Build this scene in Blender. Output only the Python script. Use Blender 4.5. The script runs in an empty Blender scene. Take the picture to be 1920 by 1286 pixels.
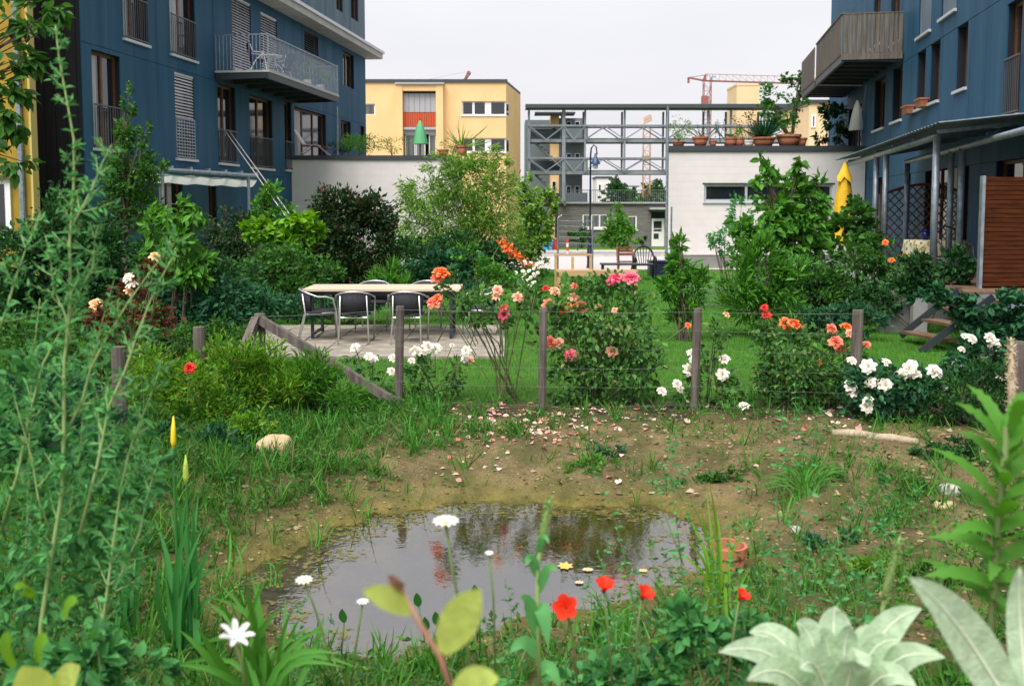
import bpy, math, random
import numpy as np
from mathutils import Vector, Matrix

# ------------------------------------------------------------------ camera, sky, sun, exposure
SC = bpy.context.scene
COL = SC.collection
CAM_H = 2.05
PITCH = math.radians(4.5)
FPX = 1867.0                      # focal length in pixels of a 1920 px wide frame (35 mm lens)
AXIS_Y = 385 + FPX * math.tan(PITCH)
cam_d = bpy.data.cameras.new('camera')
cam = bpy.data.objects.new('camera', cam_d)
COL.objects.link(cam)
cam.location = (0, 0, CAM_H)
cam.rotation_euler = (math.pi / 2 - PITCH, 0, 0)
cam_d.sensor_width = 36.0
cam_d.lens = 36.0 * FPX / 1920.0
cam_d.shift_y = -(643 - AXIS_Y) / 1920.0
cam_d.clip_start = 0.05
cam_d.clip_end = 3000
cam_d.dof.use_dof = True
cam_d.dof.focus_distance = 10.5
cam_d.dof.aperture_fstop = 4.0
SC.camera = cam

SUN_EL, SUN_AZ = math.radians(58), math.radians(205)      # azimuth measured from +Y clockwise: behind the camera
world = bpy.data.worlds.new('World')
SC.world = world
world.use_nodes = True
wn, wl = world.node_tree.nodes, world.node_tree.links
wn.clear()
w_out = wn.new('ShaderNodeOutputWorld')
w_bg = wn.new('ShaderNodeBackground')
w_sky = wn.new('ShaderNodeTexSky')
w_sky.sky_type = 'NISHITA'
w_sky.sun_disc = False
w_sky.sun_elevation = SUN_EL
w_sky.sun_rotation = SUN_AZ
w_sky.dust_density = 4.0
w_mix = wn.new('ShaderNodeMix')
w_mix.data_type = 'RGBA'
w_mix.inputs['Factor'].default_value = 0.86                 # closed cloud cover over the clear sky
w_bg.inputs['Strength'].default_value = 0.1
w_tc = wn.new('ShaderNodeTexCoord')                          # faint tone in the cloud cover
w_mp = wn.new('ShaderNodeMapping')
w_mp.inputs['Scale'].default_value = (1.5, 1.5, 5)
w_nz = wn.new('ShaderNodeTexNoise')
w_nz.inputs['Scale'].default_value = 1.6
w_nz.inputs['Detail'].default_value = 5
w_rp = wn.new('ShaderNodeValToRGB')
w_rp.color_ramp.elements[0].position, w_rp.color_ramp.elements[1].position = 0.3, 0.7
w_rp.color_ramp.elements[0].color = (0.415, 0.402, 0.424, 1)
w_rp.color_ramp.elements[1].color = (0.47, 0.458, 0.466, 1)
w_sc = wn.new('ShaderNodeVectorMath')
w_sc.operation = 'SCALE'
w_sc.inputs['Scale'].default_value = 10.0
wl.new(w_tc.outputs['Generated'], w_mp.inputs[0])
wl.new(w_mp.outputs[0], w_nz.inputs['Vector'])
wl.new(w_nz.outputs['Fac'], w_rp.inputs[0])
wl.new(w_rp.outputs[0], w_sc.inputs[0])
wl.new(w_sc.outputs[0], w_mix.inputs[7])
wl.new(w_sky.outputs['Color'], w_mix.inputs[6])
wl.new(w_mix.outputs[2], w_bg.inputs['Color'])
wl.new(w_bg.outputs[0], w_out.inputs['Surface'])

sun_d = bpy.data.lights.new('sun', 'SUN')
sun_d.energy = 2.5
sun_d.angle = math.radians(45)
sun_d.color = (1.0, 0.96, 0.9)
sun = bpy.data.objects.new('sun', sun_d)
COL.objects.link(sun)
_sd = Vector((math.sin(SUN_AZ) * math.cos(SUN_EL), math.cos(SUN_AZ) * math.cos(SUN_EL), math.sin(SUN_EL)))
sun.rotation_euler = (-_sd).to_track_quat('-Z', 'Y').to_euler()

SC.view_settings.view_transform = 'Standard'
SC.view_settings.look = 'None'
SC.view_settings.gamma = 1.0
SC.view_settings.exposure = 1.12
SC.view_settings.use_curve_mapping = False
SC.render.engine = 'CYCLES'
SC.cycles.use_denoising = True
SC.cycles.max_bounces = 6
SC.cycles.diffuse_bounces = 3
SC.cycles.glossy_bounces = 3
SC.cycles.transmission_bounces = 4
SC.cycles.transparent_max_bounces = 8
SC.cycles.caustics_reflective = False
SC.cycles.caustics_refractive = False
SC.cycles.sample_clamp_indirect = 6

rng = np.random.default_rng(7)
random.seed(7)

# ------------------------------------------------------------------ places: from a sight line to a point in the garden
CP, SP = math.cos(PITCH), math.sin(PITCH)
def ray(px, py):
    u, v = (px - 960) / FPX, (AXIS_Y - py) / FPX
    return np.array((u, CP + v * SP, -SP + v * CP))
def P(px, py, Y):
    d = ray(px, py)
    return np.array((0, 0, CAM_H)) + d * (Y / d[1])
def G(px, py, z=0.0):
    d = ray(px, py)
    return np.array((0, 0, CAM_H)) + d * ((z - CAM_H) / d[2])
def mpp(Y):
    return Y / FPX

# ------------------------------------------------------------------ materials
MATS = {}
def nt(m):
    m.use_nodes = True
    t = m.node_tree
    t.nodes.clear()
    return t, t.nodes, t.links
def mat(name, col, rough=0.7, metal=0.0, col2=None, scale=6.0, bump=0.0, bscale=None, stretch=(1, 1, 1), spec=0.4, detail=5, contrast=(0.35, 0.65)):
    if name in MATS:
        return MATS[name]
    m = bpy.data.materials.new(name)
    t, n, l = nt(m)
    out = n.new('ShaderNodeOutputMaterial')
    b = n.new('ShaderNodeBsdfPrincipled')
    b.inputs['Roughness'].default_value = rough
    b.inputs['Metallic'].default_value = metal
    b.inputs['Specular IOR Level'].default_value = spec
    b.inputs['Base Color'].default_value = (*col, 1)
    l.new(b.outputs[0], out.inputs[0])
    if col2 is not None or bump:
        tc = n.new('ShaderNodeTexCoord')
        mp = n.new('ShaderNodeMapping')
        mp.inputs['Scale'].default_value = stretch
        l.new(tc.outputs['Object'], mp.inputs[0])
    if col2 is not None:
        nz = n.new('ShaderNodeTexNoise')
        nz.inputs['Scale'].default_value = scale
        nz.inputs['Detail'].default_value = detail
        l.new(mp.outputs[0], nz.inputs['Vector'])
        rp = n.new('ShaderNodeValToRGB')
        rp.color_ramp.elements[0].position, rp.color_ramp.elements[1].position = contrast
        rp.color_ramp.elements[0].color = (*col, 1)
        rp.color_ramp.elements[1].color = (*col2, 1)
        l.new(nz.outputs['Fac'], rp.inputs[0])
        l.new(rp.outputs[0], b.inputs['Base Color'])
    if bump:
        nb = n.new('ShaderNodeTexNoise')
        nb.inputs['Scale'].default_value = bscale or scale * 4
        nb.inputs['Detail'].default_value = 4
        l.new(mp.outputs[0], nb.inputs['Vector'])
        bp = n.new('ShaderNodeBump')
        bp.inputs['Strength'].default_value = bump
        bp.inputs['Distance'].default_value = 0.02
        l.new(nb.outputs['Fac'], bp.inputs['Height'])
        l.new(bp.outputs[0], b.inputs['Normal'])
    MATS[name] = m
    return m
LEAF_GAIN = 1.38
def leafmat(name, a, b, trans=0.3, rough=0.55, spec=0.18, c=None):
    """every leaf takes its own tone between a and b (a few of them c)"""
    m = bpy.data.materials.new(name)
    if b[1] > b[0] and max(b) < .4:                        # fresh growth is brighter than old leaves
        a = (a[0] * .6, a[1] * .85, a[2] * .85)
        b = (b[0] * .92, b[1] * LEAF_GAIN, b[2] * 1.15)
    t, n, l = nt(m)
    out = n.new('ShaderNodeOutputMaterial')
    g = n.new('ShaderNodeNewGeometry')
    rp = n.new('ShaderNodeValToRGB')
    e = rp.color_ramp.elements
    e[0].position, e[1].position = 0.0, 0.88
    e[0].color, e[1].color = (*a, 1), (*b, 1)
    if c is not None:
        k = e.new(0.97)
        k.color = (*c, 1)
    l.new(g.outputs['Random Per Island'], rp.inputs[0])
    p = n.new('ShaderNodeBsdfPrincipled')
    p.inputs['Roughness'].default_value = rough
    p.inputs['Specular IOR Level'].default_value = spec
    l.new(rp.outputs[0], p.inputs['Base Color'])
    tr = n.new('ShaderNodeBsdfTranslucent')
    hs = n.new('ShaderNodeHueSaturation')
    hs.inputs['Hue'].default_value = 0.485
    hs.inputs['Saturation'].default_value = 1.1
    hs.inputs['Value'].default_value = 1.5
    l.new(rp.outputs[0], hs.inputs['Color'])
    l.new(hs.outputs[0], tr.inputs['Color'])
    mx = n.new('ShaderNodeMixShader')
    mx.inputs[0].default_value = trans
    l.new(p.outputs[0], mx.inputs[1])
    l.new(tr.outputs[0], mx.inputs[2])
    l.new(mx.outputs[0], out.inputs[0])
    MATS[name] = m
    return m
def glassmat(name, col=(0.015, 0.02, 0.025), rough=0.04, spec=0.9):
    return mat(name, col, rough, 0, spec=spec)

# ------------------------------------------------------------------ mesh building
def raw_mesh(name, V, tris=None, quads=None, smooth=False):
    me = bpy.data.meshes.new(name)
    V = np.asarray(V, dtype=np.float32)
    nt_ = 0 if tris is None else len(tris)
    nq = 0 if quads is None else len(quads)
    me.vertices.add(len(V))
    me.vertices.foreach_set('co', V.ravel())
    parts, starts = [], []
    if nt_:
        parts.append(np.asarray(tris, dtype=np.int32).ravel())
    if nq:
        parts.append(np.asarray(quads, dtype=np.int32).ravel())
    loops = np.concatenate(parts)
    me.loops.add(len(loops))
    me.loops.foreach_set('vertex_index', loops)
    me.polygons.add(nt_ + nq)
    st = np.concatenate([np.arange(nt_) * 3, nt_ * 3 + np.arange(nq) * 4]).astype(np.int32)
    me.polygons.foreach_set('loop_start', st)
    me.polygons.foreach_set('loop_total', np.concatenate([np.full(nt_, 3), np.full(nq, 4)]).astype(np.int32))
    me.update(calc_edges=True)
    me.polygons.foreach_set('use_smooth', np.full(nt_ + nq, bool(smooth)))
    return me
def tag(o, label=None, cat=None, group=None, kind=None):
    if label:
        o['label'] = label
    if cat:
        o['category'] = cat
    if group:
        o['group'] = group
    if kind:
        o['kind'] = kind
    return o
def link(name, me, m=None, parent=None, local=False):
    o = bpy.data.objects.new(name, me)
    COL.objects.link(o)
    if m is not None and me is not None and len(me.materials) == 0:
        me.materials.append(m)
    if parent is not None:
        o.parent = parent
        if not local:
            o.location = -total_loc(parent)
    return o
def total_loc(o):
    v = Vector((0, 0, 0))
    while o is not None:
        v = v + o.location
        o = o.parent
    return v
def thing(name, label, cat, loc=(0, 0, 0), group=None, rz=0.0):
    o = bpy.data.objects.new(name, None)
    o.empty_display_size = 0.1
    COL.objects.link(o)
    o.location = tuple(float(c) for c in loc)
    o.rotation_euler = (0, 0, rz)
    return tag(o, label, cat, group)
def copy_tree(o, parent=None):
    c = o.copy()
    COL.objects.link(c)
    c.parent = parent
    for ch in list(o.children):
        copy_tree(ch, c)
    return c
def nrm(v):
    v = np.asarray(v, float)
    return v / max(np.linalg.norm(v), 1e-9)
class MB:
    def __init__(s):
        s.v, s.t, s.q, s.n = [], [], [], 0
    def add(s, V, faces):
        V = np.asarray(V, float)
        for f in faces:
            (s.t if len(f) == 3 else s.q).append([i + s.n for i in f])
        s.v.append(V)
        s.n += len(V)
        return s
    def hexa(s, V):
        return s.add(V, [(0, 3, 2, 1), (4, 5, 6, 7), (0, 1, 5, 4), (1, 2, 6, 5), (2, 3, 7, 6), (3, 0, 4, 7)])
    def box(s, c, d, rz=0.0):
        x, y, z = d[0] / 2, d[1] / 2, d[2] / 2
        V = np.array([(-x, -y, -z), (x, -y, -z), (x, y, -z), (-x, y, -z), (-x, -y, z), (x, -y, z), (x, y, z), (-x, y, z)])
        if rz:
            cc, ss = math.cos(rz), math.sin(rz)
            V = np.stack([V[:, 0] * cc - V[:, 1] * ss, V[:, 0] * ss + V[:, 1] * cc, V[:, 2]], 1)
        return s.hexa(V + np.asarray(c, float))
    def bx(s, x0, x1, y0, y1, z0, z1):
        return s.box(((x0 + x1) / 2, (y0 + y1) / 2, (z0 + z1) / 2), (abs(x1 - x0), abs(y1 - y0), abs(z1 - z0)))
    def bar(s, a, b, w, h=None, up=(0, 0, 1)):
        a, b = np.asarray(a, float), np.asarray(b, float)
        h = h or w
        d = nrm(b - a)
        u = np.asarray(up, float)
        if abs(d @ u) > 0.98:
            u = np.array((0, 1.0, 0))
        r = nrm(np.cross(d, u)) * w / 2
        k = nrm(np.cross(r, d)) * h / 2
        return s.hexa([a - r - k, a + r - k, a + r + k, a - r + k, b - r - k, b + r - k, b + r + k, b - r + k])
    def tube(s, pts, r, n=6, cap=True):
        pts = [np.asarray(p, float) for p in pts]
        R = r if hasattr(r, '__len__') else [r] * len(pts)
        V, F = [], []
        ref = None
        for i, p in enumerate(pts):
            d = nrm(pts[min(i + 1, len(pts) - 1)] - pts[max(i - 1, 0)])
            if ref is None:
                ref = np.array((0, 0, 1.0)) if abs(d[2]) < 0.9 else np.array((1.0, 0, 0))
            x = nrm(np.cross(d, ref))
            y = np.cross(x, d)
            ref = nrm(y) if np.linalg.norm(y) > 1e-6 else ref
            for k in range(n):
                a = 2 * math.pi * k / n
                V.append(p + R[i] * (math.cos(a) * x + math.sin(a) * y))
        m = len(pts)
        for i in range(m - 1):
            for k in range(n):
                k2 = (k + 1) % n
                F.append((i * n + k, i * n + k2, (i + 1) * n + k2, (i + 1) * n + k))
        if cap:
            V.append(pts[0]); V.append(pts[-1])
            for k in range(n):
                k2 = (k + 1) % n
                F.append((m * n, k2, k))
                F.append((m * n + 1, (m - 1) * n + k, (m - 1) * n + k2))
        return s.add(V, F)
    def lathe(s, c, prof, n=12, axis=None):
        """prof: (radius, height) pairs going up"""
        c = np.asarray(c, float)
        V, F = [], []
        for r, h in prof:
            for k in range(n):
                a = 2 * math.pi * k / n
                V.append(c + (r * math.cos(a), r * math.sin(a), h))
        m = len(prof)
        for i in range(m - 1):
            for k in range(n):
                k2 = (k + 1) % n
                F.append((i * n + k, i * n + k2, (i + 1) * n + k2, (i + 1) * n + k))
        return s.add(V, F)
    def quad(s, a, b, c, d):
        return s.add([a, b, c, d], [(0, 1, 2, 3)])
    def mesh(s, name, smooth=False):
        return raw_mesh(name, np.concatenate(s.v), s.t or None, s.q or None, smooth)
    def build(s, name, m, parent=None, local=False, smooth=False, **kw):
        o = link(name, s.mesh(name, smooth), m, parent, local)
        return tag(o, **kw) if kw else o

# leaf templates: x across, y along, z out of the blade
T_DIAMOND = (np.array([(0, 0, 0), (.5, .45, .1), (0, 1, -.06), (-.5, .45, .1)]), [(0, 1, 2), (0, 2, 3)], [])
T_LEAF = (np.array([(0, 0, 0), (.42, .28, .07), (.4, .6, .04), (0, 1, -.14), (-.4, .6, .04), (-.42, .28, .07), (0, .32, -.02), (0, .66, -.05)]),
          [(0, 1, 6), (0, 6, 5), (2, 3, 7), (4, 7, 3)], [(1, 2, 7, 6), (5, 6, 7, 4)])
T_BLADE = (np.array([(-.5, 0, 0), (.5, 0, 0), (-.45, .4, .02), (.45, .4, .02), (-.3, .75, .1), (.3, .75, .1), (0, 1, .22)]),
           [(4, 5, 6)], [(0, 1, 3, 2), (2, 3, 5, 4)])
T_TUFT = (np.array([(-.5, 0, 0), (.5, 0, 0), (0, 1, .15)]), [(0, 1, 2)], [])
def unit_rows(a):
    return a / np.maximum(np.linalg.norm(a, axis=1, keepdims=True), 1e-9)
def leaves_mesh(name, pts, dirs, size, width=0.5, tmpl=T_DIAMOND, flat=0.7, seed=0):
    r = np.random.default_rng(seed + 11)
    N = len(pts)
    pts = np.asarray(pts, float)
    D = unit_rows(np.asarray(dirs, float))
    S = np.broadcast_to(np.asarray(size, float), (N,))[:, None, None]
    R = np.array((0, 0, 1.0)) * flat + r.normal(0, 1 - flat + 0.12, (N, 3))
    side = unit_rows(np.cross(D, R))
    nn = np.cross(side, D)
    T, tr, qd = tmpl
    k = len(T)
    V = pts[:, None, :] + S * (T[None, :, 0, None] * width * side[:, None, :] + T[None, :, 1, None] * D[:, None, :] + T[None, :, 2, None] * nn[:, None, :])
    off = (np.arange(N) * k)[:, None, None]
    tris = (np.array(tr)[None] + off).reshape(-1, 3) if tr else None
    quads = (np.array(qd)[None] + off).reshape(-1, 4) if qd else None
    return raw_mesh(name, V.reshape(-1, 3), tris, quads)
def blob_points(c, rad, n, seed, per=45, spread=0.17):
    """leaf places gathered in clumps through an ellipsoid"""
    r = np.random.default_rng(seed)
    K = max(4, n // per)
    u = unit_rows(r.normal(size=(K, 3))) * (r.random((K, 1)) ** 0.42)
    pick = r.integers(0, K, n)
    q = u[pick] + r.normal(0, spread, (n, 3))
    pts = np.asarray(c) + q * np.asarray(rad)
    d = unit_rows(q + 1e-6) + r.normal(0, 0.55, (n, 3))
    return pts, d, np.asarray(c) + u * np.asarray(rad)
# ------------------------------------------------------------------ the ground
WATER_Z = -0.22
pond_px = [(560, 1020), (690, 962), (880, 938), (1060, 944), (1230, 950), (1330, 985), (1345, 1045), (1290, 1100), (1140, 1138),
           (980, 1176), (830, 1216), (700, 1236), (570, 1222), (500, 1160), (455, 1100), (490, 1055)]
POND = np.array([G(x, y, WATER_Z)[:2] for x, y in pond_px])
def pond_sd(X, Y):
    """signed distance to the shore, negative in the water"""
    X, Y = np.asarray(X, float), np.asarray(Y, float)
    best = np.full(X.shape, 1e9)
    inside = np.zeros(X.shape, bool)
    n = len(POND)
    for i in range(n):
        ax, ay = POND[i]
        bx, by = POND[(i + 1) % n]
        ex, ey = bx - ax, by - ay
        t = np.clip(((X - ax) * ex + (Y - ay) * ey) / (ex * ex + ey * ey), 0, 1)
        best = np.minimum(best, np.hypot(X - ax - t * ex, Y - ay - t * ey))
        c = (ay > Y) != (by > Y)
        with np.errstate(divide='ignore', invalid='ignore'):
            xi = ax + (Y - ay) * ex / np.where(ey == 0, 1e-9, ey)
        inside ^= c & (X < xi)
    s = np.where(inside, -best, best)
    return s + np.where(np.abs(s) < 1, .07, 0) * (np.sin(X * 7.1 + 1.3 * np.sin(Y * 5.3)) * np.sin(Y * 6.3 + X) + .5 * np.sin(X * 17 + Y * 11))
def sstep(a, b, x):
    t = np.clip((x - a) / (b - a), 0, 1)
    return t * t * (3 - 2 * t)
_ph = rng.random((14, 2)) * 6.28
_fr = rng.normal(size=(14, 2))
def rough(X, Y, f):
    s = 0
    for i in range(14):
        k = f * (0.6 + 0.16 * i)
        s = s + np.sin(X * _fr[i, 0] * k + Y * _fr[i, 1] * k + _ph[i, 0]) / (1 + 0.25 * i)
    return s / 5
def gz(X, Y):
    X, Y = np.asarray(X, float), np.asarray(Y, float)
    z = np.zeros(np.broadcast(X, Y).shape)
    z = z - 1.6 * np.clip((Y - 31) / 54, 0, 1)
    z = z + 0.5 * (1 - sstep(1.8, 4.3, Y))                                  # the bank the camera stands on
    z = z + 0.16 * sstep(-1.6, -3.2, X) * (1 - sstep(8.5, 10, Y))           # the left bank is a little higher
    sd = pond_sd(X, Y)
    t = np.clip(sd / 0.95, 0, 1)
    shore = WATER_Z + 0.02 + (z - WATER_Z - 0.02) * (t ** 0.8)
    deep = WATER_Z + np.clip(np.where(sd > -.35, sd * .16, -.056 + (sd + .35) * .25), -0.2, 0.02)
    z = np.where(sd < 0, deep, np.where(sd < 0.95, shore, z))
    near = (1 - sstep(9.0, 11.5, Y)) * (1 - sstep(4.5, 7.5, np.abs(X)))
    amp = np.where(sd < 0, 0.016, 0.024 + 0.03 * np.clip(sd, 0, 1))
    return z + near * amp * (rough(X, Y, 5) + 0.6 * rough(Y, X, 17) + 0.3 * rough(X + 3, Y, 43))
def gzf(x, y):
    return float(gz(np.array([x]), np.array([y]))[0])
def axis_lines(a, b, fine, far_a, far_b):
    mid = list(np.arange(a, b + 1e-6, fine))
    lo, st = [], fine
    x = a
    while x > far_a:
        st *= 1.35
        x -= st
        lo.append(x)
    hi, st = [], fine
    x = b
    while x < far_b:
        st *= 1.2 if x < 100 else 1.4
        x += st
        hi.append(x)
    return np.array(lo[::-1] + mid + hi)
gx = axis_lines(-3.4, 4.4, 0.045, -700, 700)
gy = axis_lines(3.6, 10.6, 0.045, -30, 1400)
GX, GY = np.meshgrid(gx, gy)
GZ = gz(GX, GY)
nx, ny = len(gx), len(gy)
ii = (np.arange(ny - 1)[:, None] * nx + np.arange(nx - 1)[None]).ravel()
ground_me = raw_mesh('ground', np.stack([GX.ravel(), GY.ravel(), GZ.ravel()], 1), None, np.stack([ii, ii + 1, ii + nx + 1, ii + nx], 1), True)

def ground_material():
    m = bpy.data.materials.new('garden_soil')
    t, n, l = nt(m)
    out = n.new('ShaderNodeOutputMaterial')
    b = n.new('ShaderNodeBsdfPrincipled')
    l.new(b.outputs[0], out.inputs[0])
    b.inputs['Roughness'].default_value = 0.9
    b.inputs['Specular IOR Level'].default_value = 0.25
    g = n.new('ShaderNodeNewGeometry')
    sep = n.new('ShaderNodeSeparateXYZ')
    l.new(g.outputs['Position'], sep.inputs[0])
    def noise(scale, det=6, rough=0.6):
        z = n.new('ShaderNodeTexNoise')
        z.inputs['Scale'].default_value = scale
        z.inputs['Detail'].default_value = det
        z.inputs['Roughness'].default_value = rough
        l.new(g.outputs['Position'], z.inputs['Vector'])
        return z.outputs['Fac']
    def ramp(src, stops):
        r = n.new('ShaderNodeValToRGB')
        e = r.color_ramp.elements
        e[0].position, e[0].color = stops[0][0], (*stops[0][1], 1)
        e[1].position, e[1].color = stops[-1][0], (*stops[-1][1], 1)
        for p, c in stops[1:-1]:
            k = e.new(p)
            k.color = (*c, 1)
        l.new(src, r.inputs[0])
        return r.outputs[0]
    def mixc(f, a, c):
        x = n.new('ShaderNodeMix')
        x.data_type = 'RGBA'
        l.new(f, x.inputs['Factor'])
        for s, i in ((a, 6), (c, 7)):
            if isinstance(s, tuple):
                x.inputs[i].default_value = (*s, 1)
            else:
                l.new(s, x.inputs[i])
        return x.outputs[2]
    def maprange(src, a, c, lo=0.0, hi=1.0):
        r = n.new('ShaderNodeMapRange')
        r.inputs[1].default_value, r.inputs[2].default_value = a, c
        r.inputs[3].default_value, r.inputs[4].default_value = lo, hi
        l.new(src, r.inputs[0])
        return r.outputs[0]
    def math2(op, a, c):
        x = n.new('ShaderNodeMath')
        x.operation = op
        for s, i in ((a, 0), (c, 1)):
            if isinstance(s, (int, float)):
                x.inputs[i].default_value = s
            else:
                l.new(s, x.inputs[i])
        return x.outputs[0]
    soil = ramp(noise(3.2, 8, 0.7), [(0.3, (0.12, 0.088, 0.04)), (0.5, (0.25, 0.19, 0.085)), (0.72, (0.36, 0.285, 0.14))])
    grit = ramp(noise(60, 3), [(0.42, (0.14, 0.105, 0.05)), (0.7, (0.42, 0.35, 0.2))])
    soil = mixc(maprange(noise(9, 4), 0.4, 0.65, 0.0, 0.7), soil, grit)
    moss = mixc(maprange(noise(2.1, 6), 0.46, 0.6, 0.0, 0.65), soil, (0.07, 0.1, 0.02))
    lawn = ramp(noise(1.3, 6), [(0.3, (0.045, 0.14, 0.012)), (0.7, (0.09, 0.22, 0.022))])
    # mud in and round the water is darker because it is wet, olive with algae below the water line, painted darker with depth
    wet = maprange(sep.outputs['Z'], -0.2, -0.09, 1.0, 0.0)
    wetn = math2('MULTIPLY', wet, maprange(noise(4), 0.3, 0.6, 0.55, 1.0))
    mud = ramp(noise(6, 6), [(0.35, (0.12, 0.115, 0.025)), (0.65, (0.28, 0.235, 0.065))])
    mud = mixc(maprange(sep.outputs['Z'], -0.24, -0.36, 0.0, 0.9), mud, (0.05, 0.052, 0.014))  # deeper mud coloured darker to stand in for light absorbed by the water
    damp = mixc(maprange(noise(1.1, 5), 0.48, 0.66, 0.0, 0.6), moss, (0.085, 0.065, 0.032))
    # dug bed under the roses
    bed = math2('MULTIPLY', maprange(sep.outputs['Y'], 9.2, 9.5, 0.0, 1.0), maprange(noise(3, 5), 0.35, 0.6, 0.25, 1.0))
    damp = mixc(bed, damp, (0.035, 0.027, 0.018))
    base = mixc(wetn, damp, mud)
    isl = math2('GREATER_THAN', math2('ADD', sep.outputs['Y'], maprange(noise(2.5), 0.3, 0.7, -0.35, 0.35)), 10.35)
    base = mixc(isl, base, lawn)
    far = math2('GREATER_THAN', sep.outputs['Y'], 90.0)
    base = mixc(far, base, (0.06, 0.11, 0.03))
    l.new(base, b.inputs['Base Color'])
    rgh = maprange(wetn, 0, 1, 0.95, 0.55)
    l.new(rgh, b.inputs['Roughness'])
    bp = n.new('ShaderNodeBump')
    bp.inputs['Strength'].default_value = 1.0
    bp.inputs['Distance'].default_value = 0.05
    l.new(math2('ADD', noise(38, 6, 0.7), math2('MULTIPLY', noise(9, 4), 1.4)), bp.inputs['Height'])
    l.new(bp.outputs[0], b.inputs['Normal'])
    return m
ground = link('ground', ground_me, ground_material())
tag(ground, 'bare garden soil and turf sloping from the pond to the street', kind='structure')

def water_material():
    m = bpy.data.materials.new('pond_water')
    t, n, l = nt(m)
    out = n.new('ShaderNodeOutputMaterial')
    g = n.new('ShaderNodeNewGeometry')
    nz = n.new('ShaderNodeTexNoise')
    nz.inputs['Scale'].default_value = 16
    nz.inputs['Detail'].default_value = 3
    l.new(g.outputs['Position'], nz.inputs['Vector'])
    wv = n.new('ShaderNodeTexWave')
    wv.wave_type = 'RINGS'
    wv.rings_direction = 'SPHERICAL'
    wv.inputs['Scale'].default_value = 7
    mp = n.new('ShaderNodeMapping')
    mp.inputs['Location'].default_value = (0.75, -5.9, 0.22)
    l.new(g.outputs['Position'], mp.inputs[0])
    l.new(mp.outputs[0], wv.inputs['Vector'])
    ad = n.new('ShaderNodeMath')
    ad.operation = 'MULTIPLY_ADD'
    ad.inputs[1].default_value = 0.05
    l.new(wv.outputs['Fac'], ad.inputs[0])
    l.new(nz.outputs['Fac'], ad.inputs[2])
    bp = n.new('ShaderNodeBump')
    bp.inputs['Strength'].default_value = 0.05
    bp.inputs['Distance'].default_value = 0.02
    l.new(ad.outputs[0], bp.inputs['Height'])
    tr = n.new('ShaderNodeBsdfTransparent')
    tr.inputs['Color'].default_value = (0.66, 0.63, 0.36, 1)
    gl = n.new('ShaderNodeBsdfGlossy')
    gl.inputs['Roughness'].default_value = 0.015
    gl.inputs['Color'].default_value = (0.95, 0.96, 1.0, 1)
    l.new(bp.outputs[0], gl.inputs['Normal'])
    fr = n.new('ShaderNodeFresnel')
    fr.inputs['IOR'].default_value = 3.8
    l.new(bp.outputs[0], fr.inputs['Normal'])
    mx = n.new('ShaderNodeMixShader')
    ff = n.new('ShaderNodeMath')                     # from below the surface lets the light through
    ff.operation = 'MULTIPLY_ADD'
    ff.inputs[1].default_value = -1.0
    ff.inputs[2].default_value = 1.0
    l.new(g.outputs['Backfacing'], ff.inputs[0])
    fm = n.new('ShaderNodeMath')
    fm.operation = 'MULTIPLY'
    l.new(fr.outputs[0], fm.inputs[0])
    l.new(ff.outputs[0], fm.inputs[1])
    l.new(fm.outputs[0], mx.inputs[0])
    l.new(tr.outputs[0], mx.inputs[1])
    l.new(gl.outputs[0], mx.inputs[2])
    l.new(mx.outputs[0], out.inputs[0])
    return m
cx0, cy0 = POND.mean(0)
wp = [(cx0 + (x - cx0) * 1.18, cy0 + (y - cy0) * 1.18, WATER_Z) for x, y in POND]
wme = raw_mesh('water', np.array([(cx0, cy0, WATER_Z)] + wp), np.array([(0, (i + 1) % len(wp) + 1, i + 1) for i in range(len(wp))]))
tag(link('water', wme, water_material()), 'shallow garden pond mirroring the pale sky', kind='structure')

# ------------------------------------------------------------------ street beyond the gardens
def strip(name, x0, x1, y0, y1, lift, m, label):
    ys = np.linspace(y0, y1, 12)
    V, Q = [], []
    for i, y in enumerate(ys):
        z = -1.6 * min(max((y - 31) / 54, 0), 1) + lift
        V += [(x0, y, z), (x1, y, z)]
        if i:
            Q.append((2 * i - 2, 2 * i - 1, 2 * i + 1, 2 * i))
    o = link(name, raw_mesh(name, V, None, Q), m)
    return tag(o, label, kind='structure')
m_asphalt = mat('asphalt', (0.16, 0.155, 0.16), 0.9, 0, (0.2, 0.19, 0.195), 2, 0.2)
m_paving = mat('light_paving', (0.42, 0.39, 0.385), 0.9, 0, (0.5, 0.46, 0.45), 1.5, 0.1)
m_verge = mat('verge_grass', (0.09, 0.16, 0.035), 0.95, 0, (0.2, 0.2, 0.08), 3, 0.3)
strip('path', -3, 16, 32.2, 52, 0.012, m_paving, 'pale paved forecourt leading to the street')
strip('road', -60, 60, 52, 61, 0.016, m_asphalt, 'grey asphalt street beyond the gardens')
strip('pavement', -60, 60, 61.3, 66.5, 0.12, m_paving, 'pale pavement on the far side of the street')
strip('verge', -60, 60, 66.5, 85, 0.014, m_verge, 'grass verge in front of the timber building')
kb = MB()
for y in (51.85, 61.15):
    z = -1.6 * (y - 31) / 54
    kb.bx(-60, 60, y - .14, y + .14, z - .2, z + .13)
kb.build('kerb', mat('kerb_stone', (0.5, 0.49, 0.48), 0.9, 0, (0.4, 0.39, 0.38), 2), kind='structure')

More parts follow.
